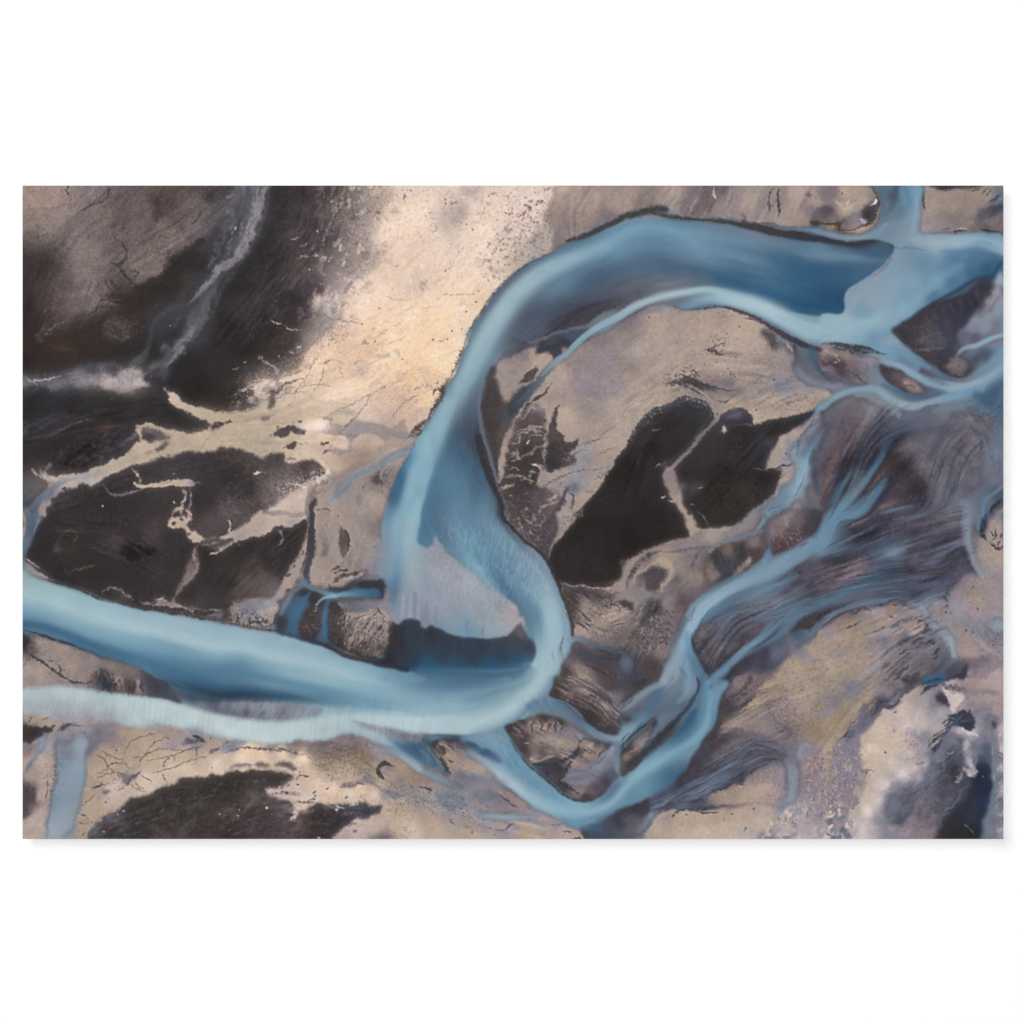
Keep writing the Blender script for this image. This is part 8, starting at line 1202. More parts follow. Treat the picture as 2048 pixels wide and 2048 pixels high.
P('43: 1130 1583 1160 1440 1230 1350 1350 1250 1440 1180 1450 1040 1500 940 1510 860 1560 820 1620 880 1640 1000 1660 1100 1650 1220 1600 1300 1590 1450 1590 1583 1590 1680 1120 1680', '43: 1200 1500 2f2c30 1300 1400 2c2c34 1350 1300 303446 1500 1100 242a3c 1550 950 1f2940 1600 1100 1f2a48 1450 1400 2f3548 1450 1540 28241f 1560 1400 2a3350 1570 1550 2c3858 1300 1550 2a2726 1600 1200 26335a 1580 850 2a3658', 4,3,.9)
S('43: 1400 640 1410 760 1440 830 1480 880', [9,8,8,6], 'b3aaaf 9a9aa8 b5b0b8 c8c0c5', .9,.85,2); S('43: 1510 820 1500 900 1480 970 1440 960 1400 900', [3,3,4,5,3], 'a09cb0 aca5b5 c5bcc3 cfc5c8 b8aeb8', .8,.9,2.5); P('43: 1390 900 1430 900 1500 890 1480 970 1440 970', 'b8aeb3', 2,3,.8); S('43: 1360 930 1330 1000 1320 1040', [6,5,2], 'aba8b5', 1,.8,3)
S('43: 1210 750 1250 760 1290 740', [2,3,2], 'aaa5ad', .9,.8,2); S('43: 1170 720 1190 800 1210 880 1150 950', [3,3,3,2], '7c84a0', 1,.6,3); S('43: 1375 1438 1410 1450 1440 1490 1470 1520', [1.5,2.5,2,1.5], '848593', .9,.9,1.5); DOT('43: 1565 975', 'd5dae0', 2)
S('43: 1640 480 1670 600 1690 700 1680 900 1680 1100 1660 1300 1610 1400 1600 1583', [10,11,10,10,10,12,14,14], '7d7c88 858793 7c8498 6d7694 6f7a98 6c7896 737c92 7a8298', 1,.8,2)
for y_ in range(560,1550,75):
    S('43: %d %d %d %d' % (1700, y_ + 40,1765, y_ - 10), [3,4], ['8a90a3', 'c5bbb6'][y_ // 75 % 2], 1,.5,3)
D('43: 1690 950 1773 900 1773 1583 1650 1583', '6f7790', 2.6,.2,.6, -50,2)
K('43: 1700 735 1740 750 1773 758', '4f4c58', 1.2,.9,1)
# the blue fan with its tail
FAN = P('43: 1270 500 1290 440 1280 400 1320 370 1350 350 1390 320 1420 345 1455 325 1460 370 1480 410 1490 450 1480 500 1440 530 1400 525 1340 505', '43: 1390 370 333644 1440 400 3c4254 1350 430 384a64 1310 470 2f5c8c 1400 470 35384a 1450 490 33323e 1360 490 3a3c4c', 1,2,.96)
for q_ in ((1300,470,1480,420), (1300,470,1450,510), (1300,470,1400,350), (1300,470,1450,370), (1300,470,1380,510), (1310,465,1490,460)):
    S('43: %d %d %d %d' % q_, [1.2,2], ['5c6478', '24262f'][q_[2] // 10 % 2], 1,.6,1)
for q_, w_ in (('1290 430 1240 430 1170 470', 3), ('1330 370 1280 400 1220 390', 3), ('1270 400 1230 410', 2), ('1290 480 1240 500 1200 510', 4), ('1230 510 1160 560 1090 600 1030 660', 5), ('1200 540 1130 600 1080 650 1020 710', 4), ('1180 620 1130 700 1080 760', 6), ('1260 500 1200 570 1160 620', 4), ('1320 450 1260 450 1190 490', 3), ('980 180 1010 140 1060 110 1150 80', 6), ('1000 70 1100 50 1200 20', 7)):
    S('43: ' + q_, [w_ * .9, w_, w_ * .4], '303a50' if 'z' in q_ or w_ > 5.5 else '3a3c4e', .8,.9,2)
S('43: 980 170 1020 130 1080 110', [2,4,3], '2c4a70', 1,.8,1); S('43: 1000 80 1150 60 1200 30', [3,6,4], '2c6496', 1,.85,1.5)
S('43: 1220 510 1150 570 1070 620 1050 660', 2,'c5bab0', .9,.8,1); S('43: 1190 600 1110 660 1100 700', 2,'c5bab5', .9,.7,1.5)
S('43: 1190 130 1230 210 1260 300 1290 360', [3,4,4,3], 'cfc5c0', 1,.8,1); P('43: 1120 230 1150 180 1190 170 1220 220 1250 300 1200 280', '3a3642', 2,2,.85); P('43: 1190 110 1300 150 1390 220 1370 270 1310 320 1280 370 1260 300 1230 210', 'c8bcb8', 2,1.5,.9)
S('43: 1190 90 1260 130 1330 120 1400 130', [4,8,8,4], '3f3c48 4a4450 7a6f74', 1,.85,3); S('43: 1320 330 1390 240 1470 180 1600 150 1700 170', [4,7,9,9,7], '9a8e92 8f8488 857a7e 857a7d', 1,.7,1); S('43: 1480 370 1550 330 1650 320', [8,10,7], '756f78', 1,.5,2)
P('43: 1640 450 1670 440 1690 500 1670 510', '353848', 2,2,.9); S('43: 1340 505 1400 540 1480 560 1540 600', [3,4,4,2], 'd0c8c5', 1,.7,1)
D('43: 600 500 700 490 820 520 750 560 620 540', '8f8790', 3,.25,.7,60,1.5); S('43: 840 530 880 560 930 580', [4,7,4], '8f8a98', 1,.6,4); D('43: 800 600 950 560 950 650 850 680', '625d6e', 3,.35,.75, -40,1.6); D('43: 820 760 950 740 920 800 830 810', '5c5766', 2.4,.3,.8, -40,1.6); P('43: 930 600 1020 540 1080 560 1040 650 980 640', '85878f', 3,3,.8); S('43: 910 860 960 850 1010 830', [1.5,2.5,1.5], '6a6472', .9,.8,3); P('43: 720 520 700 545 710 520', '5a5462', .8,1,.9); DOT('43: 935 600 900 635 680 285 730 350 620 740', '5a4f5c', 2)
# ridge of grey ribs and the mottled band
P('43: 150 680 180 620 250 520 320 440 380 370 440 300 550 240 650 180 760 110 800 0 1000 0 950 80 850 140 800 220 720 290 640 330 590 400 500 440 470 500 420 600 400 700 380 850 460 830 380 920 360 1000 420 1000 330 1100 350 1200 300 1290 270 1400 300 1583 300 1680 0 1680 0 700; 33: 1932 700 1750 640 1700 780 1740 850 1760 1000 1740 1150 1650 1250 1480 1330 1440 1400 1380 1480 1290 1583 1280 1680 1932 1680', '43: 500 350 6a6878 400 450 74738a 300 560 7a7a8f 600 250 5c5a6a 700 200 6f6c78 850 60 4f4c58 750 50 6f6468 250 650 83808f 200 750 83808f 350 620 857c8a 100 900 857e90 300 900 8a8290 250 1000 837a8c 200 1100 8a7c84 100 1200 857a85 60 1000 8a8298 300 1150 8c808a 250 1280 857c86 60 1350 857e88 150 1420 8a7f84 250 1500 8a8a98 100 1550 b5aab0 200 1560 7f8898 60 1450 948a90; 33: 1800 700 8a8a96 1900 800 8f7c84 1850 900 957f7c 1800 1000 8a7f85 1900 1100 8a8088 1750 1250 8f8a95 1800 1350 aa9c98 1650 1350 98949a 1500 1400 a89a90 1600 1450 b5a69a 1700 1450 aaa0a0 1500 1500 a39a9c 1900 1350 8c8790 1900 1500 b3a8ac 1450 1560 7c8088 1600 1560 a9a0a3 1750 1580 b5aaac', 1.5,4,.93)
D('43: 0 700 380 650 400 850 350 1100 250 1300 0 1350; 33: 1932 1350 1720 1250 1760 900 1932 700', 'bda184', 5,.13,.7,30,1.2, edge=.03, octv=3); D('43: 0 700 380 650 400 850 350 1100 250 1300 0 1350', 'a89a95', 8,.1,.7, edge=.03, octv=3); D('43: 0 750 400 700 350 1150 200 1300 0 1300; 33: 1932 1300 1740 1250 1760 850', '55506a', 2.6,.12,.7)
D('33: 1350 1500 1480 1330 1700 1280 1932 1250 1932 1583 1350 1583; 43: 0 1250 260 1300 300 1583 0 1583', 'c8b9ad', 8,.4,.95, edge=.02, octv=4); D('33: 1400 1500 1500 1380 1700 1330 1932 1300 1932 1583 1400 1583; 43: 0 1350 260 1350 300 1583 0 1583', '6f7284', 7,.22,.9, edge=.02, octv=4)
for q_, w_, c_ in (('160 670 220 590 300 480 350 420', 4,'4a4a5c'), ('240 650 270 590 330 540', 5,'50587a'), ('480 400 540 330 620 260 680 220', 6,'4a4a5c'), ('580 380 620 330 700 290', 5,'4f4c60'), ('700 290 760 230 830 170', 4,'4c4a5c'), ('370 360 420 300 450 280', 3,'62657c'), ('640 220 720 170 790 140', 4,'57586c'), ('780 180 850 140 950 100', 6,'55546a'), ('120 740 150 700', 3,'5f6480'), ('400 500 440 460', 4,'6a6a80'), ('770 40 850 60 950 40', 8,'3f3c48'), ('300 1290 360 1220', 3,'4f4c60'), ('380 910 440 930 500 910', 3,'5a5668'), ('470 1010 510 940 540 890', 1,'7a7468')):
    S('43: ' + q_, [w_ * .4, w_, w_ * .6], c_, .9,.85,3)
for q_, w_, c_ in (('440 360 500 290 560 230', 4,'a8945c'), ('260 540 330 460 360 420', 4,'a8957c'), ('670 280 700 250', 5,'b09a98'), ('620 0 650 30', 4,'b59c8c')):
    S('43: ' + q_, [w_ * .6, w_, w_ * .5], c_, 1,.75,3)
S('43: 240 1480 260 1540 320 1560', [5,8,4], '6f7c90', .9,.9,4); S('43: 140 1460 150 1540', [2,4], '7f879a', 1,.8,3)
# ground south of the big channel
P('33: 0 1290 130 1240 250 1190 380 1130 480 1060 570 950 640 880 730 740 780 640 850 560 890 510 940 400 960 250 1010 150 1080 50 1130 0 1500 0 1350 80 1280 220 1180 330 1130 420 1100 480 1080 560 980 600 1200 600 1500 640 1600 780 1400 850 1250 900 1200 1000 1150 1080 1000 1150 900 1200 1200 1250 1000 1290 700 1320 550 1280 400 1300 300 1420 200 1540 0 1583; 23: 1932 1680 1650 1680 1580 1550 1530 1480 1600 1450 1750 1400', '33: 1100 150 6a5c60 1150 100 8f8078 1200 100 7f7076 1000 300 3c3539 1100 250 453f45 1200 250 57505c 1050 350 453f45 1250 300 a8977f 1050 490 9a8a80 1080 430 968880 950 480 3d3638 1000 580 403a3c 900 580 403b3f 1100 600 5c5866 1150 700 66647a 1250 680 6f7085 900 700 4a4547 950 770 7f7068 1100 800 6a6266 1300 640 7a727c 1400 600 5f5a68 1350 750 5c5f72 800 800 48485c 850 850 4f5370 750 900 453f48 900 900 5f5560 800 1000 575470 900 1000 647398 1000 950 5a6a90 1050 850 5f6c8f 1150 870 5c6080 700 1050 4c4550 600 1080 3f3d4a 550 1150 46425a 450 1200 5a5668 700 1150 5c678a 850 1120 5a6488 750 1230 4a4c66 550 1230 626e90 350 1240 5c5c75 400 1150 3c4464 250 1300 3c3440 150 1280 38323e 200 1220 3a3034 60 1330 47404a 60 1400 5a5660 150 1420 6a6a78 200 1480 7a7f92 100 1500 6c6c7c 350 1320 6a7896 300 1350 7a8ca8 500 1290 5a6485 1150 950 3a3438 1100 1060 4f4854 950 1080 555878 650 980 463f46; 23: 1800 1450 4a4a60 1900 1400 3f4250 1700 1450 3a5f85 1600 1450 46719b 1850 1550 454a60 1700 1550 3f4a60 1600 1540 3f4550 1900 1580 53566a', 2,2,.93)
S('33: 960 700 1100 640 1200 590', [4,5,4], '857476', 1,.7,2); S('33: 1130 60 1060 180 1040 200', [5,6,3], '8c7c7c', 1,.7,3); S('33: 1250 30 1200 140 1120 260 1060 400', [6,8,9,7], '4a444c', 1,.6,3)
S('33: 1330 170 1270 260 1200 350 1130 420 1080 440', [3,3,4,6,8], 'b3a284 b0a088 a09282', .9,.85,2); P('33: 965 500 1020 460 1120 425 1100 480 1060 540 1000 560 965 555 1010 520', '9a8b84', 1.2,2.5,.9); S('33: 970 520 1030 500', 1.2,'4a4244', 1,.6,1)
for q_, w_, c_ in (('870 880 950 840 1020 780 1060 760', 4,'8088 a5'), ('920 740 980 790', 3,'3a3638'), ('700 1040 820 1010 920 960 1050 900 1180 810', 8,'667399'), ('900 960 1000 900 1100 840 1180 800', 3,'7a8ab0'), ('560 1220 700 1130 850 1100 1000 1050', 7,'5f6c92'), ('300 1310 380 1260 500 1200 650 1130', 7,'686f90'), ('230 1470 280 1370 330 1310', 8,'7d8aa5'), ('650 1160 800 1120 960 1080', 3,'7c8cb5'), ('1120 1050 1160 1000 1230 900', 5,'4a4852'), ('1100 740 1200 690 1350 650', 8,'6c738a'), ('1280 900 1400 850 1500 840', 8,'67636c'), ('1330 640 1450 650 1560 720', 10,'6f7484'), ('1210 830 1350 830 1450 800', 6,'5f606e'), ('800 900 880 920 960 880', 4,'4a4448'), ('600 1100 700 1080 850 1050', 6,'4a444e'), ('450 1250 600 1210 750 1190', 5,'4c5478'), ('1000 730 1100 640 1160 600', 3,'857a80')):
    S('33: ' + q_, [w_ * .5, w_, w_ * .5], c_.replace(' ', ''), 1,.75,3)
for i_ in range(40):
    x_ = 560 + (i_ * 137) % 620; y_ = 1260 - (x_ - 560) * .55 + (i_ * 53) % 160
    S('33: %d %d %d %d' % (x_, y_, x_ + 90, y_ - 50), [1,2,1], ['7c88ad', '35334a', '5c6c96'][i_ % 3], 1,.5,2)
P('33: 530 1290 600 1300 700 1290 850 1300 1000 1290 1200 1270 1440 1270 1500 1330 1440 1420 1380 1480 1280 1583 1280 1680 250 1680 230 1583 270 1480 310 1410 370 1340 450 1310', '33: 600 1400 b0a08c 400 1400 a89a92 350 1500 b3a495 800 1400 b0a08c 800 1520 bcada0 1000 1350 aa9a86 1000 1500 b8aa9c 1200 1350 b0a190 1300 1300 a3958a 1200 1500 a9a29a 1350 1400 b5a796 1100 1580 b5a89d 600 1560 b5a698 300 1560 a89a92 450 1350 958a84 1380 1330 b0a298', 1.5,2,.95)
P('33: 880 1150 1000 1080 1120 1050 1200 1040 1300 950 1450 900 1560 900 1580 1050 1560 1150 1500 1250 1400 1270 1200 1260 1000 1285 820 1290 780 1250', '33: 900 1180 948678 1000 1180 a3947f 1100 1130 978a7a 1200 1000 8a7a78 1300 1000 8f7f7c 1400 950 857c80 1400 1000 968478 1500 1000 8a8086 1300 1120 a8988c 1430 1080 b09c80 1350 1110 b8a47f 1500 1100 968a90 1200 1200 a3947f 1400 1200 a09284 850 1260 6f6670', 4,4,.93)
D('33: 1200 1000 1450 880 1560 950 1500 1250 1250 1150', 'b8986a', 3,.18,.6); D('33: 1200 950 1560 850 1600 1150 1450 1250', '6a6480', 2.4,.2,.6)
S('33: 550 1290 700 1300 850 1285 1000 1260 1150 1245 1400 1240', [4,6,6,5,4,2], '3f3f58 3f4058 4a4858 7a6e70 8a7d7a', 1,.85,2); S('33: 520 1330 560 1310 640 1300', [2,2,3], '3a3a4c', .8,.9,2); S('33: 750 1325 800 1335 900 1330 960 1322', [2.5,3,1.5,1], '3a3c52', .8,.9,1.5); DOT('33: 510 1358 505 1370 645 1348 800 1210 1200 1500 1210 1468 1000 1385 1075 1328 1300 1290', '4a4858', 2)
S('33: 615 1430 590 1435 595 1460', 1.3,'85786c', .9,.8,1); S('33: 1140 1072 1170 1072', 2,'d0b89a', .9,.85,1); S('33: 1100 1000 1130 980 1165 995', [2,4,2], '2f2f3c', .9,.8,1.5); D('33: 380 1330 520 1350 480 1420 350 1450', '857880', 2,.25,.5)
S('33: 1620 800 1660 880 1680 1000 1660 1100 1600 1200 1540 1270 1510 1330', [11,16,17,17,16,13,9], '7a8090 84889a 8a91a3 8c95a6 8e98a6 8f95a3 9a989f', .95,.88,3, flow=True); D('33: 1580 950 1740 950 1720 1150 1600 1200', '6c7488', 1.8,.2,.5)
S('33: 1340 640 1500 680 1600 770', [8,10,10], '6a6f80 6f7080 787a8a', 1,.6,3); D('33: 1600 650 1800 620 1932 600 1932 800 1780 800 1700 760', '767c92', 3,.3,.7, -40,1.5); D('33: 1800 900 1932 800 1932 1150 1780 1100', 'bf9f72', 4,.12,.8, edge=.04)
# left margin repair
P('02: 25 0 80 0 130 60 200 60 240 0 200 100 160 200 120 300 80 380 25 430', '02: 60 60 4f5f82 120 100 46567c 40 60 a8988a 100 200 46567c 180 60 7f8490 60 350 5c6a8a 40 200 8f8580', 1.6,1,.95)
S('02: 30 20 60 100 40 200 35 300', [4,4,3,2], 'a5988c 9a8f88 a89a8d', .9,.85,2); S('02: 200 20 160 150 120 280', [3,2,1.5], '8a8f9c 75809c', 1,.8,1)

# ---- fine markings on the upland and the bright sand ---------------------------------------------
S('00: 840 54 850 110 845 150 870 180', [2.5,3,3,2], '4a4145', .8,.9,1.2); S('00: 850 165 790 205 720 225 660 245 610 280 580 320', [3,4,4,3.5,3,2], '4c4244 4f4446 554a4a', .8,.9,1.5)
S('00: 470 60 450 95 420 100', [3,2,1.5], '453c3e', .8,.85,1.2); S('00: 450 90 460 140', 2,'453c3e', .8,.8,1); S('00: 870 190 890 290 880 380 910 480 900 560 960 620', [4,5,4,4,4,3], '5a5055', 1,.55,4)
S('00: 960 580 1000 640 1030 700 1015 770 970 810 900 790', [3,4,3,4,5,3], '3a3031', .8,.85,2); S('00: 880 790 950 830 1000 890 1050 960 1100 1010 1140 1050', [4,4,3.5,3.5,3,2.5], '332b2b', .8,.9,1)
S('00: 930 880 960 870 1010 900 1040 960 1080 1010', 1.5,'352c2c', .9,.7,1.5); S('00: 1040 850 1100 880 1140 900 1110 930 1060 900', [2,4,3,3,2], '3f3535', 1,.8,2.5)
S('00: 820 960 850 1020 900 1070', [1.5,3,2], '3a3131', .8,.8,1.5); S('00: 860 950 920 1020 960 1080 1020 1100', [1.5,3.5,3,2], '362e2e', .8,.85,1.5); S('00: 900 960 920 1000 990 1060 1060 1090', [1.5,2,2,1], '352c2c', .8,.7,1.5)
S('00: 790 1100 860 1120 960 1120 1060 1100', [1.5,4,4,3], '322a29', .8,.9,1.5); S('00: 760 1170 850 1150 950 1180 1060 1170', [1.5,3,4,2], '302928', .8,.9,1.5); S('00: 820 1140 900 1160 980 1150', 1.5,'6a5f5c', .9,.7,1); S('00: 780 1190 860 1190 960 1210', 1.5,'6f6461', .9,.8,1)
S('00: 850 1225 780 1225 730 1250 680 1290 620 1310', [2,2.5,2.5,2.5,1.5], '3a302f', .8,.85,1); S('00: 1750 290 1740 340 1700 390 1650 450', [2,1.8,1.8,1], '3f3637', .8,.8,1.2)
S('00: 1350 180 1330 250 1310 320 1330 370', [8,10,8,5], '3f3532', 1,.55,6); S('00: 1760 110 1800 170 1850 210', [5,5,3], '453b3a', 1,.6,5); S('00: 1500 680 1450 740 1400 780', [6,7,5], '3d3534', 1,.65,5)
S('00: 1200 900 1300 880 1400 850 1480 800', [4,6,4,3], '857a77', 1,.5,3); S('00: 1110 970 1200 920 1280 900', [6,7,3], '7f7572', 1,.6,4)
UP = '00: 25 54 1932 54 1932 380 1500 760 1140 1040 860 1110 800 1240 500 1340 240 1250 330 950 300 700 25 640'
T(UP, 4,14, -45,1.5,14); D(UP, '4f4444', 1.6,.2,.4); D(UP, '9a8e88', 1.6,.2,.32); D('00: 860 400 1300 500 1000 700 860 620', '4a3f40', 2,.3,.5, -60,1.5); D('00: 1200 700 1300 520 1600 350 1750 300 1600 560 1400 720 1200 800', '4f4546', 2,.28,.5, -30); D('00: 60 350 300 480 350 600 150 600 60 480', '5a5056', 3.5,.22,.6)
D('00: 830 1360 1100 1340 1200 1420 1050 1520 850 1520', '7f756f', 1.8,.3,.6); D('00: 1350 1330 1500 1150 1650 900 1700 1000 1450 1300', '6a5552', 1.6,.25,.5); D('00: 25 54 300 54 250 300 25 350', 'a5907e', 5,.2,.35)
S('00: 280 90 300 160', 8,'a0806c', 1,.3,4); D('00: 400 60 560 60 560 300 420 200', '554a4c', 2.5,.2,.7, -70,2)
PL = '10: 500 54 1200 54 1180 560 900 850 880 1350 700 1450 800 1642 200 1642 100 1500 350 1100 500 600'
T(PL, 4.5,10, -40,2,20); D(PL, '5f5553', 1.6,.14,.4, -35,2); D('10: 300 900 700 500 850 900 500 1100 250 1000', '5a4f49', 2,.2,.4, -45,2)
for c_, a_ in (('d2c5b8', .75), ('57504f', .55), ('bfb2a6', .6), ('8a817c', .5)):
    D('10: 1080 54 1500 54 1560 400 1450 620 1550 800 1350 950 1150 1250 950 1450 750 1642 700 1600 900 1350 880 1150 1050 950 900 850 1150 600 1150 350', c_, 15,.17, a_, -50,1.4,30,.05, None, 6)
D('11: 120 520 300 350 560 250 800 60 880 150 620 380 300 580', 'd6c9bd', 12,.28,.8, -35,1.8,14,.05, None, 6); D('11: 250 480 420 300 750 50 850 100 600 350', '5a5152', 9,.2,.7, -35,1.8,14,.05, None, 6)
D('11: 550 1450 700 1330 1000 1220 1080 1300 900 1380', 'd9ccc0', 9,.3,.85, -25,1.5,10,.05, None, 6); D('13: 450 1130 700 1180 1000 1200 1450 1180 1500 1260 900 1260 650 1400 700 1250', 'c8bab0', 9,.25,.8, -10,1.5,10,.05, None, 6)
D('10: 1020 54 1330 54 1350 400 1250 560 1150 450 1050 300', '9a9088', 2.2,.3,.5); D('10: 1150 54 1600 54 1550 400 1450 560 1550 700 1350 720 1200 600 1150 300', '6f6660', 2.4,.28,.5); D('10: 1100 54 1400 54 1350 700 1100 560', 'b5aaa0', 2.2,.16,.6)
D('10: 1150 780 1350 780 1450 860 1300 900 1150 870', '7a706c', 3,.4,.7,0,1.5); D('10: 870 930 1200 900 1200 1000 1000 1010', '7a7270', 2.4,.3,.6,10,2)
P('10: 900 1150 960 1100 1060 1090 1060 1140 990 1180 970 1250 920 1240', '10: 940 1170 d3c6ba 1000 1130 cdc0b6 940 1220 c0b2a5', 4,5,.85); P('10: 1010 1230 1060 1180 1140 1180 1100 1250 1040 1290', 'd6c9bd', 5,6,.7)
P('10: 1070 1230 1100 1220 1115 1260 1090 1285', '857d7b', 2,3,.85); S('10: 1230 900 1280 900 1300 920', [4,4,2], '8f8783', .9,.8,3); S('10: 1250 905 1265 900', 3,'6a6263', .9,.85,1); S('10: 1520 310 1550 320', 4,'6a5f62', .9,.8,3); S('10: 1540 370 1550 400', 5,'958b86', 1,.7,3)
D('10: 880 1350 1250 1350 1200 1550 900 1642 760 1642', '857c7a', 2.5,.35,.6); D('10: 940 1100 1350 950 1300 1200 1100 1250 950 1280', '9a918a', 2.6,.25,.55); D('10: 1500 54 1932 54 1932 400 1600 500 1550 400', '9f958d', 3.5,.12,.6); D('20: 0 60 600 60 500 500 0 600', 'a39991', 4.5,.16,.55, -30,1.3); D('20: 600 60 1300 60 1200 450 700 420', '958b88', 4,.13,.6, -30)
P('20: 400 70 540 60 560 100 480 140 420 130', 'b0a49b', 3,4,.7); P('20: 330 330 420 210 440 260 400 380 280 430', 'a59b94', 5,5,.6)
for q_, w_ in (('690 580 740 575 765 550', 1.6), ('780 660 830 635 860 620', 2), ('990 640 1010 600', 2.2), ('1140 690 1160 640 1180 590', 2.6), ('890 740 930 740', 1.4), ('1030 360 1030 370', 2), ('900 700 930 735 980 745', 1.5), ('950 790 1000 740', 2.2), ('1040 790 1100 725', 2), ('740 770 810 740 870 745', 1.2), ('800 720 860 745', 1.2), ('965 800 975 790', 2.5), ('485 1350 540 1380 590 1400', 2.2), ('600 1400 680 1450 780 1450', 1.4), ('840 865 880 850', 1.3), ('1170 610 1150 660', 2), ('1280 480 1290 500', 2), ('1000 110 1010 180', 1.2), ('1010 240 1030 250', 1.6), ('1050 230 1130 190', 1.2), ('1330 210 1350 190', 2), ('1180 170 1190 180', 1.8), ('1040 1010 1080 1010', 2.2), ('950 990 1020 1000', 1.3), ('840 1355 880 1350', 1.3), ('740 1630 780 1610', 2), ('800 1565 810 1570', 1.5)):
    S('10: ' + q_, [w_ * .5, w_ * .9, w_ * .4], 'c5bbb7', .9,.8,2)
DOT('10: 935 500 960 568 1020 480 1035 490', 'cdc5c5', 1.3); S('10: 145 460 140 480', [3,2], 'e0dcdc', .9,.95,1); S('10: 130 490 100 530', [3,1], '8f8f9a', 1,.8,1); S('00: 1440 1405 1445 1410', 1.2,'e0dcdc', .9,.9)
D('10: 920 1100 1200 1080 1150 1300 950 1290', 'ddd1c6', 2,.2,.7)
for q_, w_ in (('370 130 450 180 550 240 545 330', 3), ('130 240 180 200', 2), ('220 180 260 165', 2), ('380 130 430 140', 3), ('400 160 430 190', 2.5), ('560 100 570 130', 2), ('670 55 700 60 720 80', 2.2), ('740 30 780 30', 2), ('260 250 280 270', 2), ('300 510 330 530', 1.3), ('500 190 530 230 545 300', 3), ('380 350 450 330', 3)):
    S('11: ' + q_, [w_ * .6, w_, w_ * .5], 'a59da3', .9,.8,2.5)
P('11: 230 180 330 180 350 230 300 300 220 280 200 220', '4c484f', 5,4,.6); D('11: 180 480 260 420 300 330 380 300 500 320 480 400 380 480 280 540', 'cfc0b5', 2.4,.45,.8); D('11: 350 250 600 150 750 80 800 130 650 270 420 350', 'ab9d95', 2.2,.35,.6, -30,1.5); D('11: 550 150 750 50 850 100 700 230', '4f4545', 2,.3,.7)
S('11: 0 640 150 645 300 610 420 560 500 480 560 440', [2,2,2,1.5,1.5,1], 'c8b9a8', .9,.7,1.5)
P('11: 470 520 500 470 520 500 520 560 480 610 460 600', '55504f', 1.5,3,.85); S('11: 440 540 490 480 560 440 600 400 680 370 760 340 830 320', [2.5,4,3,3,4,2.5,1.5], '5f5a5c 4f4a4c 7f7a7c', .9,.85,3); S('11: 500 530 600 480 640 430 740 420', [2,2,4,2], '7f7a7a', .9,.7,2); S('11: 620 510 640 460 700 430', [2,5,3], '9a958f', 1,.7,1.5)
for q_ in ('980 0 960 80 920 150 880 220 840 300 800 400 740 440 710 520 680 590', '1070 130 1020 170 1000 210 990 290 960 370 900 450 870 500', '940 190 1010 170 1060 150 1150 150', '870 220 780 250 700 280 560 330 430 400', '550 480 680 460 800 450 880 440', '740 410 840 390 950 380 1100 400', '830 310 760 400 700 480', '1150 180 1160 250 1190 310', '900 60 910 160 860 240'):
    K('11: ' + q_, '75594a', .8,.6,2,1)
for q_ in ('1530 430 1450 500 1390 590 1310 690 1200 800 1120 890 1060 950', '1932 460 1800 540 1700 640 1600 760', '1530 430 1400 500 1250 580 1100 640', '1590 400 1530 430', '1080 700 1060 780', '1860 440 1932 400'):
    K('11: ' + q_, '7a6250', 1.4,.75,1.5)
for a_ in range(7):
    for k_ in range(14):
        DOT('11: %d %d' % (1400 + k_ * 26 + a_ * 8,690 - k_ * 11 - a_ * 16), '8a5f45', .9,.5)
SA = '10: 1450 700 1932 400; 20: 200 700 500 1300 400 1620; 21: 0 800; 11: 1750 750 1300 650 800 250 1000 50 1200 0; 10: 1100 1500 1300 1100'
D(SA, 'dfaa74', 7,.13,.5, -22,6, edge=.12); D(SA, 'e6b98a', 4,.12,.45, -18,8, edge=.12); D('11: 1250 60 1650 60 1932 150 1932 700 1600 700 1400 520', 'd99c45', 5,.25,.5, -32,4, edge=.1); D('11: 1500 250 1932 200 1932 650 1650 650', 'd3963f', 2.6,.2,.5, -32,3)
D('10: 1350 1350 1550 1300 1700 1500 1450 1642', 'e2a55c', 5,.25,.55, -30,4); D('10: 1200 1000 1600 800 1932 700 1932 1500 1300 1642', 'f0dfd0', 8,.22,.35, -25,2)
AL = '10: 1600 54 1932 54; 20: 1250 54 1150 600 700 1000 420 1600; 21: 50 780; 11: 1700 700 1000 600 600 500 1000 100; 10: 1250 1300 1450 700'
T(AL, 2.6,9, -20,1.6,20); D(AL, 'b09a8c', 1.6,.14,.4); D(AL, '8a7468', 1.8,.022,.75); D(AL, 'f3e6da', 1.7,.14,.35)
for q_ in ('460 580 430 620 410 670 380 700 330 770 300 830 240 880 170 970 150 1030', '650 240 610 290 580 370 560 390', '0 1250 100 1225 200 1220', '200 1110 350 1105 500 1110 620 1110', '400 1210 470 1205 550 1210', '940 120 960 60', '0 510 30 570'):
    K('20: ' + q_, '9a7a66', .8,.5,2,1)
for q_ in ('1340 1190 1440 1220', '1550 1110 1620 1130 1700 1155 1850 1160', '1360 1030 1480 1080', '1400 1080 1480 1090', '1640 1410 1760 1400', '1700 680 1720 720', '1820 390 1870 380', '1550 950 1620 910', '1250 1330 1310 1320', '1260 1320 1380 1390'):
    K('10: ' + q_, 'a88468', .8,.5,2,1)
S('10: 850 1350 950 1320 1050 1320 1150 1350 1250 1370 1380 1390', [1.5,2,3,2,2,2], '857c78', 1,.65,3)
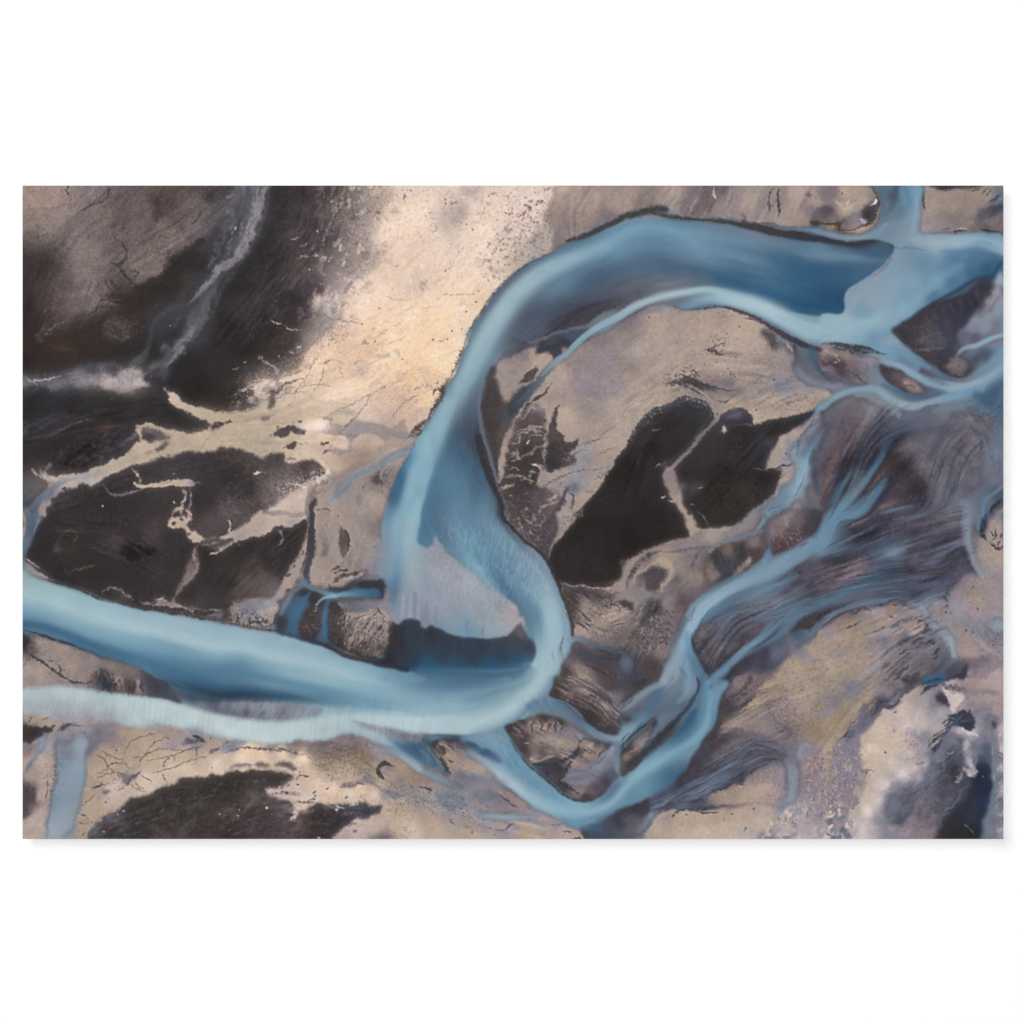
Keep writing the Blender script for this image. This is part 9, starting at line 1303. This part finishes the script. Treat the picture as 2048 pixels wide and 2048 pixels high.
DOT('10: 1655 1060 1750 565 1810 90 1765 100 1840 100 1830 530 1810 645 1710 830 1375 1390 1480 1555 1500 1550 1540 1240', '5a5052', 1.7); S('10: 1355 1590 1400 1560 1440 1555', [2,5,3], '857d7b', .9,.8,3); S('11: 1560 120 1600 90', [10,8], 'b0a39a', 1,.7,4); S('11: 1700 60 1750 80', [8,6], 'a89c93', 1,.7,4); DOT('11: 1753 140', '3f3538', 1.8); S('10: 1780 190 1790 150 1775 130', [2,3,2], '8a5a48', .9,.7,2)
for x_, y_, r_, c_ in ((1050,200,5,'6a6670'), (1040,290,5,'45434f'), (1000,270,3.5,'5a5660'), (960,250,3,'8a8482'), (1160,220,5,'7a7680'), (1120,250,3.5,'4f4c58'), (1140,210,4,'55535f'), (1185,205,3,'4a4852'), (1240,85,4,'6f6a72'), (1210,90,3,'857f84'), (1140,110,3.5,'958f90'), (1235,150,2.5,'857d80'), (850,465,6,'857f82'), (830,480,4,'9a9392'), (910,610,4.5,'6a6468'), (890,625,3,'7a7478'), (920,690,6,'857f82'), (975,530,4,'857f80'), (1010,510,3,'9a9390'), (960,560,2.5,'8a8484'), (1120,560,7,'7a7474'), (1100,590,5,'857f7c'), (1160,510,6,'8a8480'), (1250,520,6,'8f8a86'), (1200,470,6,'8f8a86'), (745,660,2.2,'4f4f48'), (770,610,4,'a39e98'), (720,680,4,'b0a9a0'), (760,780,4,'8a8583'), (690,850,5,'8f8a88'), (730,870,5,'9a9590'), (800,860,4,'a09a95'), (140,460,5,'a59c96'), (710,120,2.5,'8a5f58'), (300,235,3,'7f6a45'), (510,480,2.2,'75604f'), (240,880,3,'6a6058'), (300,620,2,'9a908c'), (920,420,3,'8f9498'), (20,1000,6,'a39890'), (20,1040,8,'a59a92')):
    S('20: %d %d %d %d' % (x_ - 5, y_ + 8, x_ + 5, y_ - 8), r_, c_, .9,.75, r_ * .7)
D('20: 800 240 1250 300 1250 440 1050 420 860 350', '6f5048', 3,.17,.85); D('20: 700 500 1280 450 1280 700 900 900 650 950 600 850', '857d7a', 4,.22,.65, -30,1.5); D('20: 950 450 1300 470 1290 680 1000 760', '7a716c', 3,.22,.6)
DOT('20: 830 320 860 340 890 320 940 320 885 290 840 245 910 160 1070 360 1070 370 1100 420 1200 435 1140 420 1250 410 610 425 440 435 240 225 570 1070 515 1100 530 1170 385 1350 410 1440 435 1270 80 1580 130 1550 265 1540 315 1465 200 1550 655 965', '6a5450', 1.8,.8,1)
S('20: 235 170 245 195', 2,'7a6458', .9,.8,1); S('20: 280 250 320 230 370 195', [2,3,2], '8a7a60', .9,.7,2)
# dark ragged lip between sand and river
S('20: 1280 690 1180 735 1100 780 1000 835 930 880 840 955 760 1040 690 1120 640 1190 590 1270 540 1340 490 1430 440 1540; 21: 420 20 390 110 330 230 290 310', [4,3,3,3,3,3.5,3.5,3.5,3.5,3.5,3.5,3,3,3.5,3.5,4,4], '4f454a 3f353c 3c3338 3f3638 3a3234 35303a', .95,.5,.3)
for i_, (x_, y_) in enumerate(spline(parse('20: 860 930 760 1030 690 1110 640 1180 590 1260 540 1330 490 1420 430 1550; 21: 400 60 370 130 320 250 250 370 190 500 110 640 30 760; 11: 1932 800 1880 860'), False, 5)):
    if y_ + Y0 < 700:
        continue
    L_ = RNG.rand() * 6 + 1
    S(np.array([[x_ + 1, y_ + 1], [x_ - L_, y_ - L_ * .6]]), [1.6,.6], '4a4040', .8,.8,1)
S('21: 300 300 260 370 220 430 190 470 180 540 120 620 90 680 40 750 0 800; 11: 1932 850 1880 880 1830 900', [2,5,7,6,5,5,6,6,7,5,4], '5f5350 4f464a 45404a 4a4652 544a4c 3f3a42', .9,.9,3)
S('21: 130 490 130 450 165 430 195 450 200 480', [1.5,2.5,3,3,1.5], '5a504a', .7,.9,.8); D('21: 40 350 250 350 200 520 60 450', '6a5a4c', 3,.2,.8)
S('11: 1932 790 1880 820 1840 860', [6,5,4], '2c2a30', .9,.9,2.5)
D('21: 1450 250 1700 150 1932 100 1932 450 1650 550 1500 400', '7c7890', 1.6,.2,.5)
IS2 = '20: 1600 1500; 30: 0 1500 400 1260 1000 1280 1400 1460; 31: 1650 0 1700 250 1400 600 900 400 600 250 300 600 0 900; 21: 1500 1400 1350 800 1400 300'
T(IS2,2.2,12,0,1.5,20); D(IS2,'bbae9f', 1.6,.14,.35); D(IS2,'857a75', 1.6,.12,.35)
# ---- ripples on the shallows ------------------------------------------------------------------
def RIP(pts, wl, ang, amp, ar=4, soft=20, clip=None):
    r = pmask(pts, soft, 2)
    (x0, y0, x1, y1), m = r
    th = np.radians(ang); gx = XX[y0:y1, x0:x1]; gy = YY[y0:y1, x0:x1]
    j = 1.2 * NX[y0:y1, x0:x1]
    u = (gx * np.cos(th) + gy * np.sin(th) + j) / wl; v = (-gx * np.sin(th) + gy * np.cos(th)) / (wl * ar)
    n = vn(u * 2, v, sd()) - .5
    n = n * 2 + (vn(u * 2.9, v * 1.5, sd()) - .5)
    if clip is not None:
        n = n * clip[y0:y1, x0:x1]
    C[y0:y1, x0:x1] += (n * m * amp)[..., None]


RIP('21: 330 900 520 1000 700 1350 900 1642 200 1642 300 1200; 22: 200 100 150 200 700 780 960 950 1020 1000 1250 650 1000 320 760 60', 5,8,10,2,14)
RIP('22: 700 100 1100 450 1250 700 1000 900 700 500', 5,12,6,2.5,14)
RIP('22: 250 350 600 700 950 950 950 1080 800 1200 400 1200 150 1000 100 700', 5,2,3.4,3,14, SM)
RIP('03: 700 150 1932 350 1932 600 900 450', 6,8,3,6,8, MKM); RIP('03: 25 160 900 190 900 420 25 320', 5,25,2.5,4,20); RIP('13: 0 250 800 280 900 400 400 430 0 380', 5,30,12,3,8)
RIP('13: 900 280 1932 280 1932 620 900 620', 6,5,5,4,14); RIP('23: 400 550 900 600 1400 1150 1300 1250 700 800', 5, -35,8,2.5,14); RIP('23: 0 600 300 700 300 900 0 850', 5, -30,12,3,8)
RIP('13: 1300 500 1932 650; 23: 0 650; 13: 1932 560', 5,5,14,2,5); RIP('23: 850 350 1100 150 1300 300 1000 400', 5, -30,9,3,10)
# ---- corrections ---------------------------------------------------------------------------------
for g_, w_ in (('00: 700 1300 900 900 1500 500 1900 200', 60), ('00: 100 1300 350 700 800 200', 50), ('10: 100 1500 600 900 900 500 1000 100', 70), ('10: 900 1500 1300 1100 1800 600', 60), ('11: 300 600 900 400 1600 200; 20: 100 1400 600 900', 60), ('20: 300 900 900 300 1300 100', 50), ('11: 100 850 700 850 1200 900', 35), ('01: 400 1500 1100 1250 1900 1100', 45), ('01: 100 900 700 700 1400 650', 40), ('20: 1500 500 1500 300 1600 100', 30), ('30: 200 400 350 200 450 80', 30), ('30: 700 350 800 200 900 80', 30), ('30: 1300 380 1400 200 1500 80', 30), ('31: 200 500 700 150 1300 200', 60), ('31: 1100 650 1500 480 1900 350', 35), ('31: 100 1400 300 900 600 600', 40), ('31: 900 1400 1200 1100 1500 800', 50), ('22: 1500 900 1700 1050 1932 1000', 40), ('32: 150 1300 300 950 500 700', 40), ('41: 200 1300 500 900 900 700', 50), ('41: 1100 1500 1300 1000 1650 700', 60), ('42: 100 500 500 350 900 200 1300 100', 55), ('42: 100 700 500 600 1000 500 1400 350', 45), ('42: 200 1300 600 1150 1100 900', 45), ('42: 500 1600 800 1350 1100 1150', 40), ('43: 100 700 400 350 800 100', 45), ('33: 900 1000 1200 800 1500 650', 45), ('33: 400 1300 700 1150 1100 950', 35), ('33: 1200 300 1500 150 1900 50', 45), ('43: 700 1200 1000 950 1300 700', 50), ('43: 1550 1400 1600 1000 1600 700', 40), ('23: 1450 120 1700 250 1900 450', 35), ('23: 1000 520 1300 700 1600 850', 40), ('23: 100 1150 500 1350 1100 1500', 45), ('03: 900 1400 1300 1250 1800 1150', 50), ('13: 200 1400 600 1300 1300 1350', 50), ('13: 800 700 1200 750 1600 1000', 40), ('32: 1000 1000 1400 850 1800 700', 35), ('12: 1250 200 1300 400 1250 600', 35), ('12: 1250 1300 1400 1150 1500 1050', 30), ('02: 500 200 900 250 1300 500', 50), ('12: 150 750 400 500 700 250', 40)):
    flow(g_, w_)
flow('32: 1932 700 1500 900 1100 1050 850 1300', 40); flow('32: 800 1550 900 1350 1050 1150', 30); flow('41: 700 500 400 900 150 1500', 40); flow('41: 1500 700 1650 900 1700 1200', 40); flow('42: 1550 1250 1650 1350 1773 1400', 30); flow('33: 1400 700 1650 800 1650 1100 1500 1350', 30)
SB = '7f8ca6 5c6a8c 3a3840 8a7d7c 6f7a96 45424e'; SL = '8c8085 443d40 6f6468 a0928c 5f6a88'
BR = '31: 1700 750; 41: 300 560 900 680 1300 650 1500 1000 1450 1642; 42: 1400 500 1300 650 1150 900 500 950 0 1130; 32: 1700 1200 1300 1500 1000 1642 720 1642 700 1150 1200 850 1500 650 1932 450; 41: 100 1500; 31: 1850 1500 1850 1000'
STR(BR, 150,'2f2d36 4a5f88 3a3840 7a86a0 353038 5f7397', 110,5,.42,2); STR('22: 1350 1300 1932 1300; 23: 1932 550 1500 350 1250 180', 45,'332e30 8a7c78 55607c', 60,4,.45,2); STR('33: 900 150 1250 100 1300 400 1500 800 1200 1000 500 1270 300 1250 800 850', 80,'302e38 5f6f95 3c3a46 7f86a0', 80,4.5,.42,2)
b_ = pmask(BR, 20,3); DRIFT(b_, 10,2.6,.75); DRIFT(pmask('33: 900 150 1250 100 1300 400 1500 800 1200 1000 500 1270 300 1250 800 850', 12,3), 10,2.6,.7); DRIFT(pmask('22: 1350 1300 1932 1300; 23: 1932 550 1500 350 1250 180', 8,3), 6,2.6,.6)
STR('41: 0 750 400 600 1000 700 900 1250 400 1642 0 1642', 60, SB, 90,1.5,.34); STR('41: 600 1100 1400 1000 1500 1642 500 1642', 60,'7c7f90 4f4c56 6a7088 8a8a94 3f3c44', 80,2,.4); STR('41: 1350 650 1773 550 1773 1450 1400 1300', 60,'4f6596 8c8284 6a7aa0 3f4f7c', 45,1.6,.5)
STR('42: 100 150 900 50 1400 200 1450 550 900 600 100 550', 110, SB, 90,1.5,.34); STR('42: 0 650 700 620 1300 600 1200 900 400 950 0 1100', 70,'7a8aa8 4a5070 8a93a8 5a6488 3f3f50', 90,2,.4); STR('42: 550 1050 1250 1050 1250 1400 700 1642 550 1500', 90,'4a4c60 a59488 7a7c90 3f3c48 8f8680', 50,1.8,.55); STR('42: 0 1150 500 1050 550 1500 0 1642', 40,'b0a080 858090' + ' 9a8d7a', 50,1.8,.4)
STR('32: 850 1000 1500 850 1932 650 1932 1000 1400 1200 900 1450 750 1350', 110, SB, 80,1.5,.34); STR('32: 1450 250 1700 50 1932 50 1850 300 1550 400', 40,'a08c88 4a4044 6f6064', 40,1.5,.55); STR('32: 850 400 1250 300 1350 500 1000 650', 50,'2f2c30 7a7074 5a5c68', 35,1.6,.6); STR('32: 100 900 500 900 450 1500 150 1550', 80, SL, 40,1.8,.55); STR('32: 0 500 500 300 1200 150 1300 300 600 600 300 1000 0 800', 60, SL, 60,1.6,.4)
STR('23: 1300 50 1932 50 1932 550 1600 450', 110,'8f8080 3a3434 a3948b 5a5256 6a6f88', 60,1.7,.55); STR('23: 850 450 1300 400 1850 700 1500 1100 1000 800', 80,'a5968a 3a3436 7a6e70 85869a', 45,1.6,.5,1.5); STR('22: 1350 750 1932 700 1932 1250 1450 1200', 100,'b0a294 4a4244 857976 332f33', 40,1.6,.55); STR('22: 1400 1350 1932 1300 1932 1642 1400 1600', 50,'8f8180 3a3438 6a6c80', 60,1.8,.5)
STR('33: 850 650 1300 500 1500 800 1200 1000 600 1250 300 1300 300 1200 700 1050', 150,'7a86a8 45424e 5c6a90 8a8088 35343c', 70,1.5,.5); STR('33: 1100 200 1932 50 1932 500 1500 600 1150 450', 70,'b5a68c 7a7084 8f8478', 50,1.8,.4); STR('33: 950 150 1300 50 1250 350 1000 500', 30,'3a3539 7a6c70', 60,2,.5); STR('33: 0 600 350 450 250 750 50 900', 25,'8f7f78 35323a', 50,1.6,.5)
STR('31: 1600 850; 31: 1700 800 1932 700 1932 1642 1400 1642 1500 1350', 70, SB, 70,1.6,.45); STR('31: 950 450 1500 100 1700 300 1900 450 1400 680', 70,'8a7d74 b8aa9c 7c7a84', 50,1.2,.45); STR('30: 100 80 1932 80 1932 350 600 300', 100,'b3a598 6f6468 857a78 a09284', 35,1.8,.4); STR('20: 1350 80 1932 80 1932 350 1400 550', 40,'aa9c90 7f756e', 50,2.2,.35)
STR('00: 25 54 1932 54 1700 600 1100 1050 800 1300 100 1600', 160,'8a7d78 4a3f3f 6a5d5b 332c2b 9a8c86', 40,1.6,.35); STR('10: 500 54 1250 100 900 1300 200 1600 500 600', 110,'5c5153 2a2625 6c6163 494043', 60,1.8,.4); STR('10: 1000 54 1500 54 1300 800 900 1300 900 700', 70,'a39990 5c5454 8a8079', 30,1.6,.5); STR('01: 30 700 1100 650 1300 900 400 1250; 01: 300 1500', 60,'4f494d 262322 3f3a3e', 60,2,.5); STR('01: 400 1450 1900 1100; 11: 800 1200 200 1642', 80,'5a5052 2a2626 463e40', 50,1.8,.45); STR('02: 250 50 1500 300 1500 700 300 700', 110,'544a4c 262221 443c3d', 45,1.7,.5); STR('12: 0 400 800 150 500 750 50 850', 40,'5a504f 2b2727', 60,2,.4)
STR('03: 750 1500 1000 1250 1900 1000; 13: 600 1000 1300 1300 900 1583', 110,'5f5554 2c2726 4a4142', 50,1.8,.5); STR('43: 700 1150 1300 650 1350 1100 1000 1500', 100,'8a8c9c 44445a 6a6c82', 45,1.8,.4); STR('43: 1650 600 1773 600 1773 1583 1620 1583', 30,'7a8098 c5bcb8', 30,1.8,.5); STR('31: 150 1300 500 600 900 600 1500 900 1000 1500', 60,'3f3a38 1e1b1a 35312f', 50,2,.5); STR('12: 1100 950 1600 1000 1600 1350 1200 1350', 60,'b5a799 3a3436 7a6f6e', 30,1.6,.55)
S('30: 1650 1290 1800 1325 1932 1338; 40: 100 1335 220 1310', [5,9,10,9,5], '7fa9be 8ab1c3 8ab3c5', 1,.8,0, flow=True); S('32: 1020 1540 930 1620; 33: 940 60 900 160', [12,18,22,18], '6590b2 6792b3', 1,.75,0, flow=True)
S('30: 1500 1330 1700 1400 1850 1440; 40: 60 1440 250 1430 420 1400 560 1330', [10,24,28,28,26,20,10], '97bccb 92b9c9 8eb5c7 8db4c7 88b0c5', 1,.8,0, flow=True)
S('31: 1690 20 1720 120 1780 220 1880 300; 41: 40 350 150 385', [8,12,14,13,11,6], '4f4c5c 5c607a 62657a 6f7084 7a7b8c', 1,.75,2, flow=True)
S('30: 1850 1600; 31: 1860 60 1870 160 1920 250; 41: 60 290', [8,12,12,8,5], '3f4f74 3a5a85 3c4f78 4c5578', 1,.85,2, flow=True)
S('31: 1700 250 1800 330 1932 390; 41: 200 400', [14,14,12,10], '7f8496 84889a 7f8798', 1,.6,2, flow=True); S('31: 1600 360 1750 400 1932 430', [10,14,12], '8f8c93 8c8c98', 1,.6,3, flow=True)
S('41: 560 150 500 230 450 320', [12,14,12], '8c8790 85838f', 1,.5,2)
S('21: 260 560 170 740 90 920 20 1100; 11: 1880 1250 1830 1450', [20,28,32,30,26,16], '8fb9c8 8cb6c6 8bb4c5 88b2c4', 1,.75,0, RM, flow=True)
S('20: 350 1100 100 1500; 11: 1750 250 1500 500 1350 650', [20,40,55,50,25], 'e6c79c e5c08c e0b67c dab27c', 1,.3,8); S('10: 1900 400 1600 1000 1350 1500', [40,60,30], 'ead6c2', 1,.3,8)
S('10: 330 54 320 220 230 480 60 780; 00: 1880 1000 1750 1250 1600 1500; 01: 1400 100 1200 280', [30,28,26,24,24,22,20,16,14], '6a6870 74717a 6f6d76 76737d 7d7880 75737e', 1,.38,5, flow=True)
S('10: 150 100 120 300 20 560; 00: 1850 800', [10,12,10,6], '6a6468', 1,.5,6); STR('10: 130 54 480 54 400 450 80 900 0 1000 0 600; 00: 1932 900 1600 1600 1400 1642 1700 1150', 60,'9a9098 4a4c58 858089 3a3c46', 40,2.2,.5,2)
S('01: 30 380 300 370 600 330 900 320 1200 290', [12,15,16,18,10], '6f6b75 77727a 827b80 a89c98 8a8286', 1,.5,4, flow=True); STR('01: 25 400 600 250 1250 180 1250 380 700 430', 35,'b0a39c 5a5a68 c3b5a8', 30,1.8,.5,2)
S('22: 0 1560 300 1590 650 1600 900 1570 1030 1500', [16,22,24,22,12], '3f6786 3c6686 3d6787 4a7494', 1,.8,0, flow=True); S('23: 0 70 300 60 600 70 850 40', [14,18,18,10], '55829f 4f7c9b 4d7a99 5f8cab', 1,.6,0, flow=True); S('13: 1600 30 1932 40', [12,16], '6f9db5', 1,.4,0, flow=True)
h_ = blur(np.clip((C[..., 2] - C[..., 0] - 8) / 14,0,1), 4); C *= (1 - .1 * (4 * h_ * (1 - h_)) ** 2 * (1 - MKM) * (1 - SM))[..., None]
w1 = fbm(XX / 4.5, YY / 4.5,601,2,.6); w2 = fbm(XX / 4.5, YY / 4.5,611,2,.6)
wet = np.clip((C[..., 2] - C[..., 0] - 10) / 20,0,1); wet = blur(wet, 2)
k_ = .95 * (1 - .75 * wet)
C = C[np.clip((YY + w2 * k_ + .5).astype(int), 0, PH - 1), np.clip((XX + w1 * k_ + .5).astype(int), 0, PW - 1)]
# ---- overall grain, brushed texture along the currents ------------------------------------------
blue = np.clip((C[..., 2] - C[..., 0] - 4) / 26,0,1)
blue = blur(blue, 1)
lum = C.mean(-1)
land = 1 - blue
FL = blur(FL, 4); cov = np.clip(np.hypot(FL[..., 0], FL[..., 1]) * 1.3,0,1)
wn = RNG.rand(PH, PW).astype(np.float32) - .5
st = lic(blur(wn, .6), 9,1.5)
wn = blur(RNG.rand(PH, PW).astype(np.float32) - .5,2.2)
st2 = lic(wn, 16,2.2)
g1 = fbm(XX / 2.2, YY / 2.2,501,2,.7); g2 = fbm(XX / 6, YY / 6,521,4,.7)
rid = 1 - np.abs(fbm(XX / 16 + .5 * NX, YY / 16 + .5 * NY, 651,4,.65)) * 1.3
amp = np.clip((lum - 15) / 95,.42,1)
patch = np.clip(.5 + .5 * fbm(XX / 70, YY / 70,661,3,.6), .1,1.2)
C += (C - blur(C, 2.2)) * (.55 * land + .12 * blue)[..., None]
rm_ = blur(C, 6) - C
C += rm_ * (.42 * land * np.clip((85 - lum) / 30,0,1) * np.clip(rm_.mean(-1) / 12,0,1))[..., None]
cov = cov * (1 - .75 * np.maximum(SM, MKM))
hgt = fbm(XX / 13 + .6 * NX, YY / 13 + .6 * NY, 671,5,.62) + .8 * cov * st2
emb = np.roll(hgt, 1, (0,1)) - hgt; emb = np.clip(emb / emb.std(), -3,3)
amp2 = np.clip((lum - 5) / 60,.35,1)
br = np.clip((lum - 165) / 40,0,1)
C += (land * (amp * (g1 * 3 + g2 * 3 + rid * 3 * patch + cov * (1 - .6 * br) * (st * 4 * patch + st2 * 4)) - amp2 * emb * (2.6 - 1.0 * br)) + blue * (g1 * 1.0 + cov * (st * 1.3 + st2 * 1.0 * np.clip((170 - lum) / 60,.4,1.6))))[..., None]
C *= (1 + 0.03 * fbm(XX / 60, YY / 60,541,4,.6) * (1 - blue * .6))[..., None]
# inks: the blues are muted, the sands lean to rose
gy = (C @ np.array([.3,.59,.11], np.float32))[..., None]
cool = np.clip((C[..., 2] - C[..., 0]) / 30,0,1)
deep = np.clip((C[..., 2] - C[..., 0] - 40) / 20,0,1) * np.clip((112 - lum) / 25,0,1)
C = gy + (C - gy) * (1 - cool * (.27 + .12 * np.clip((125 - lum) / 70,0,1)) * (1 - deep * .85))[..., None]
och = np.clip((C[..., 0] - C[..., 2] - 36) / 25,0,1) * np.clip((200 - lum) / 25,0,1)
C = gy + (C - gy) * (1 - .6 * och)[..., None]
C[..., 1] -= 4 * och; C[..., 0] += 3 * och
g_ = C.mean(-1, keepdims=True); C = g_ + (C - g_) * (1 - .12 * (1 - cool) * np.clip((170 - lum) / 30,0,1))[..., None]
C += np.clip((lum - 165) / 30,0,1)[..., None] * (1 - cool)[..., None] * np.array([8,6,3.5], np.float32)
u_ = full(pmask('10: 0 54 560 54 480 500 100 1200; 00: 1700 1642; 01: 1300 420 25 500 25 150; 00: 1000 1500 1400 1000', 14,3)) * .45
g_ = C.mean(-1, keepdims=True); C = g_ + (C - g_) * (1 - u_)[..., None]
ro = (1 - cool) * np.clip((lum - 50) / 80,0,1)
C += ro[..., None] * np.array([2, -1.5,1.5], np.float32)
C += full(SHEET)[..., None] * np.array([-4,1,3], np.float32)
C[..., 1] += .2 * np.clip((C[..., 0] + C[..., 2]) / 2 - C[..., 1] - 2,0,20)
lv_ = full(pmask(BR, 24,3))[..., None]; C = C + ((C - 100) * .16 - 7) * lv_
C = C + (C - 112) * (.08 * land * np.clip((lum - 40) / 40,0,1))[..., None] - 1
C += np.clip((66 - lum) / 30,0,1)[..., None] * np.array([7.5,6.5,8], np.float32)
tg_ = .42 * C[..., 0] + .58 * C[..., 2] + 1
C[..., 1] += .55 * np.clip(tg_ - C[..., 1], 0,20) * np.clip((lum - 55) / 30,0,1) * np.clip((C[..., 2] - C[..., 0] - 16) / 16,0,1)
C = np.clip(C, 12,245)

PRINT_LIGHT = 1.325

# ------------------------------------------------------------------ the print on the wall
root = bpy.data.objects.new('wall_print', None)
scn.collection.objects.link(root)
root.location = (PX, 0, CZ + PZ)
root['label'] = 'wide unframed print of a blue braided river between sand and dark flats, on white wall'
root['category'] = 'wall print'
HW, HH = PW * MM / 2, PH * MM / 2
# the printed sheet: a fine grid whose points carry the ink colours painted above
NXG, NYG = 1310,872
img = blur(C, 0.55) if False else C
yi = np.linspace(0, PH - 1, NYG); xi = np.linspace(0, PW - 1, NXG)
k3 = (img[:-1, :-1] + img[1:, :-1] + img[:-1,1:] + img[1:, 1:]) / 4
g = lerp2(k3, np.clip(yi - .5,0, PH - 2), np.clip(xi - .5,0, PW - 2)) / 255.0
lin = np.where(g <= 0.04045, g / 12.92, ((g + 0.055) / 1.055) ** 2.4) / PRINT_LIGHT
rgba = np.ones((NYG * NXG, 4), np.float32); rgba[:, :3] = np.clip(lin, 0.002,0.95).reshape(-1,3)
gx, gz = np.meshgrid(np.linspace(-HW, HW, NXG), np.linspace(HH, -HH, NYG))
co = np.zeros((NYG * NXG, 3), np.float32); co[:, 0] = gx.ravel(); co[:, 1] = -DEEP; co[:, 2] = gz.ravel()
ii = np.arange(NYG * NXG, dtype=np.int32).reshape(NYG, NXG)
q = np.stack([ii[:-1, :-1], ii[1:, :-1], ii[1:, 1:], ii[:-1,1:]], -1).reshape(-1)
nf = len(q) // 4
me = bpy.data.meshes.new('printed_sheet')
me.vertices.add(len(co)); me.vertices.foreach_set('co', co.ravel())
me.loops.add(len(q)); me.loops.foreach_set('vertex_index', q)
me.polygons.add(nf)
me.polygons.foreach_set('loop_start', np.arange(0, nf * 4,4, dtype=np.int32))
at = me.color_attributes.new('ink', 'FLOAT_COLOR', 'POINT')
at.data.foreach_set('color', rgba.ravel())
me.update(calc_edges=True)
pm, pb = principled('ink_on_matte_paper', (0.5,0.5,0.5), 0.8,0.02)
nt = pm.node_tree
an = nt.nodes.new('ShaderNodeAttribute'); an.attribute_name = 'ink'
nt.links.new(an.outputs['Color'], pb.inputs['Base Color'])
nz = nt.nodes.new('ShaderNodeTexNoise'); nz.inputs['Scale'].default_value = 900
bp = nt.nodes.new('ShaderNodeBump'); bp.inputs['Strength'].default_value = 0.05; bp.inputs['Distance'].default_value = 0.0002
nt.links.new(nz.outputs[0], bp.inputs['Height']); nt.links.new(bp.outputs[0], pb.inputs['Normal'])
me.materials.append(pm)
sheet = bpy.data.objects.new('printed_sheet', me)
scn.collection.objects.link(sheet)
sheet.parent = root
# the rigid board behind the sheet and the hanging frame that holds it off the wall
bm_, bb = principled('white_board', (0.8,0.8,0.78), 0.6)
boxmesh('backing_board', -HW, HW, -DEEP + 0.0006, -0.0165, -HH, HH, bm_, root)
fm, fb = principled('aluminium_profile', (0.6,0.6,0.62), 0.35,0.5); fb.inputs['Metallic'].default_value = 1
import bmesh
me2 = bpy.data.meshes.new('hanging_frame'); b2 = bmesh.new()
fx, fz, t = HW - 0.09, HH - 0.09,0.02
for (x0, x1, z0, z1) in ((-fx, fx, fz - t, fz), (-fx, fx, -fz, -fz + t), (-fx, -fx + t, -fz + t, fz - t), (fx - t, fx, -fz + t, fz - t)):
    vs = [b2.verts.new(p) for p in ((x0, -0.0164, z0), (x1, -0.0164, z0), (x1, -0.0164, z1), (x0, -0.0164, z1), (x0, -0.0004, z0), (x1, -0.0004, z0), (x1, -0.0004, z1), (x0, -0.0004, z1))]
    for f in ((0,1,2,3), (7,6,5,4), (0,4,5,1), (1,5,6,2), (2,6,7,3), (3,7,4,0)):
        b2.faces.new([vs[i] for i in f])
b2.to_mesh(me2); b2.free(); me2.materials.append(fm)
fr = bpy.data.objects.new('hanging_frame', me2); scn.collection.objects.link(fr); fr.parent = root
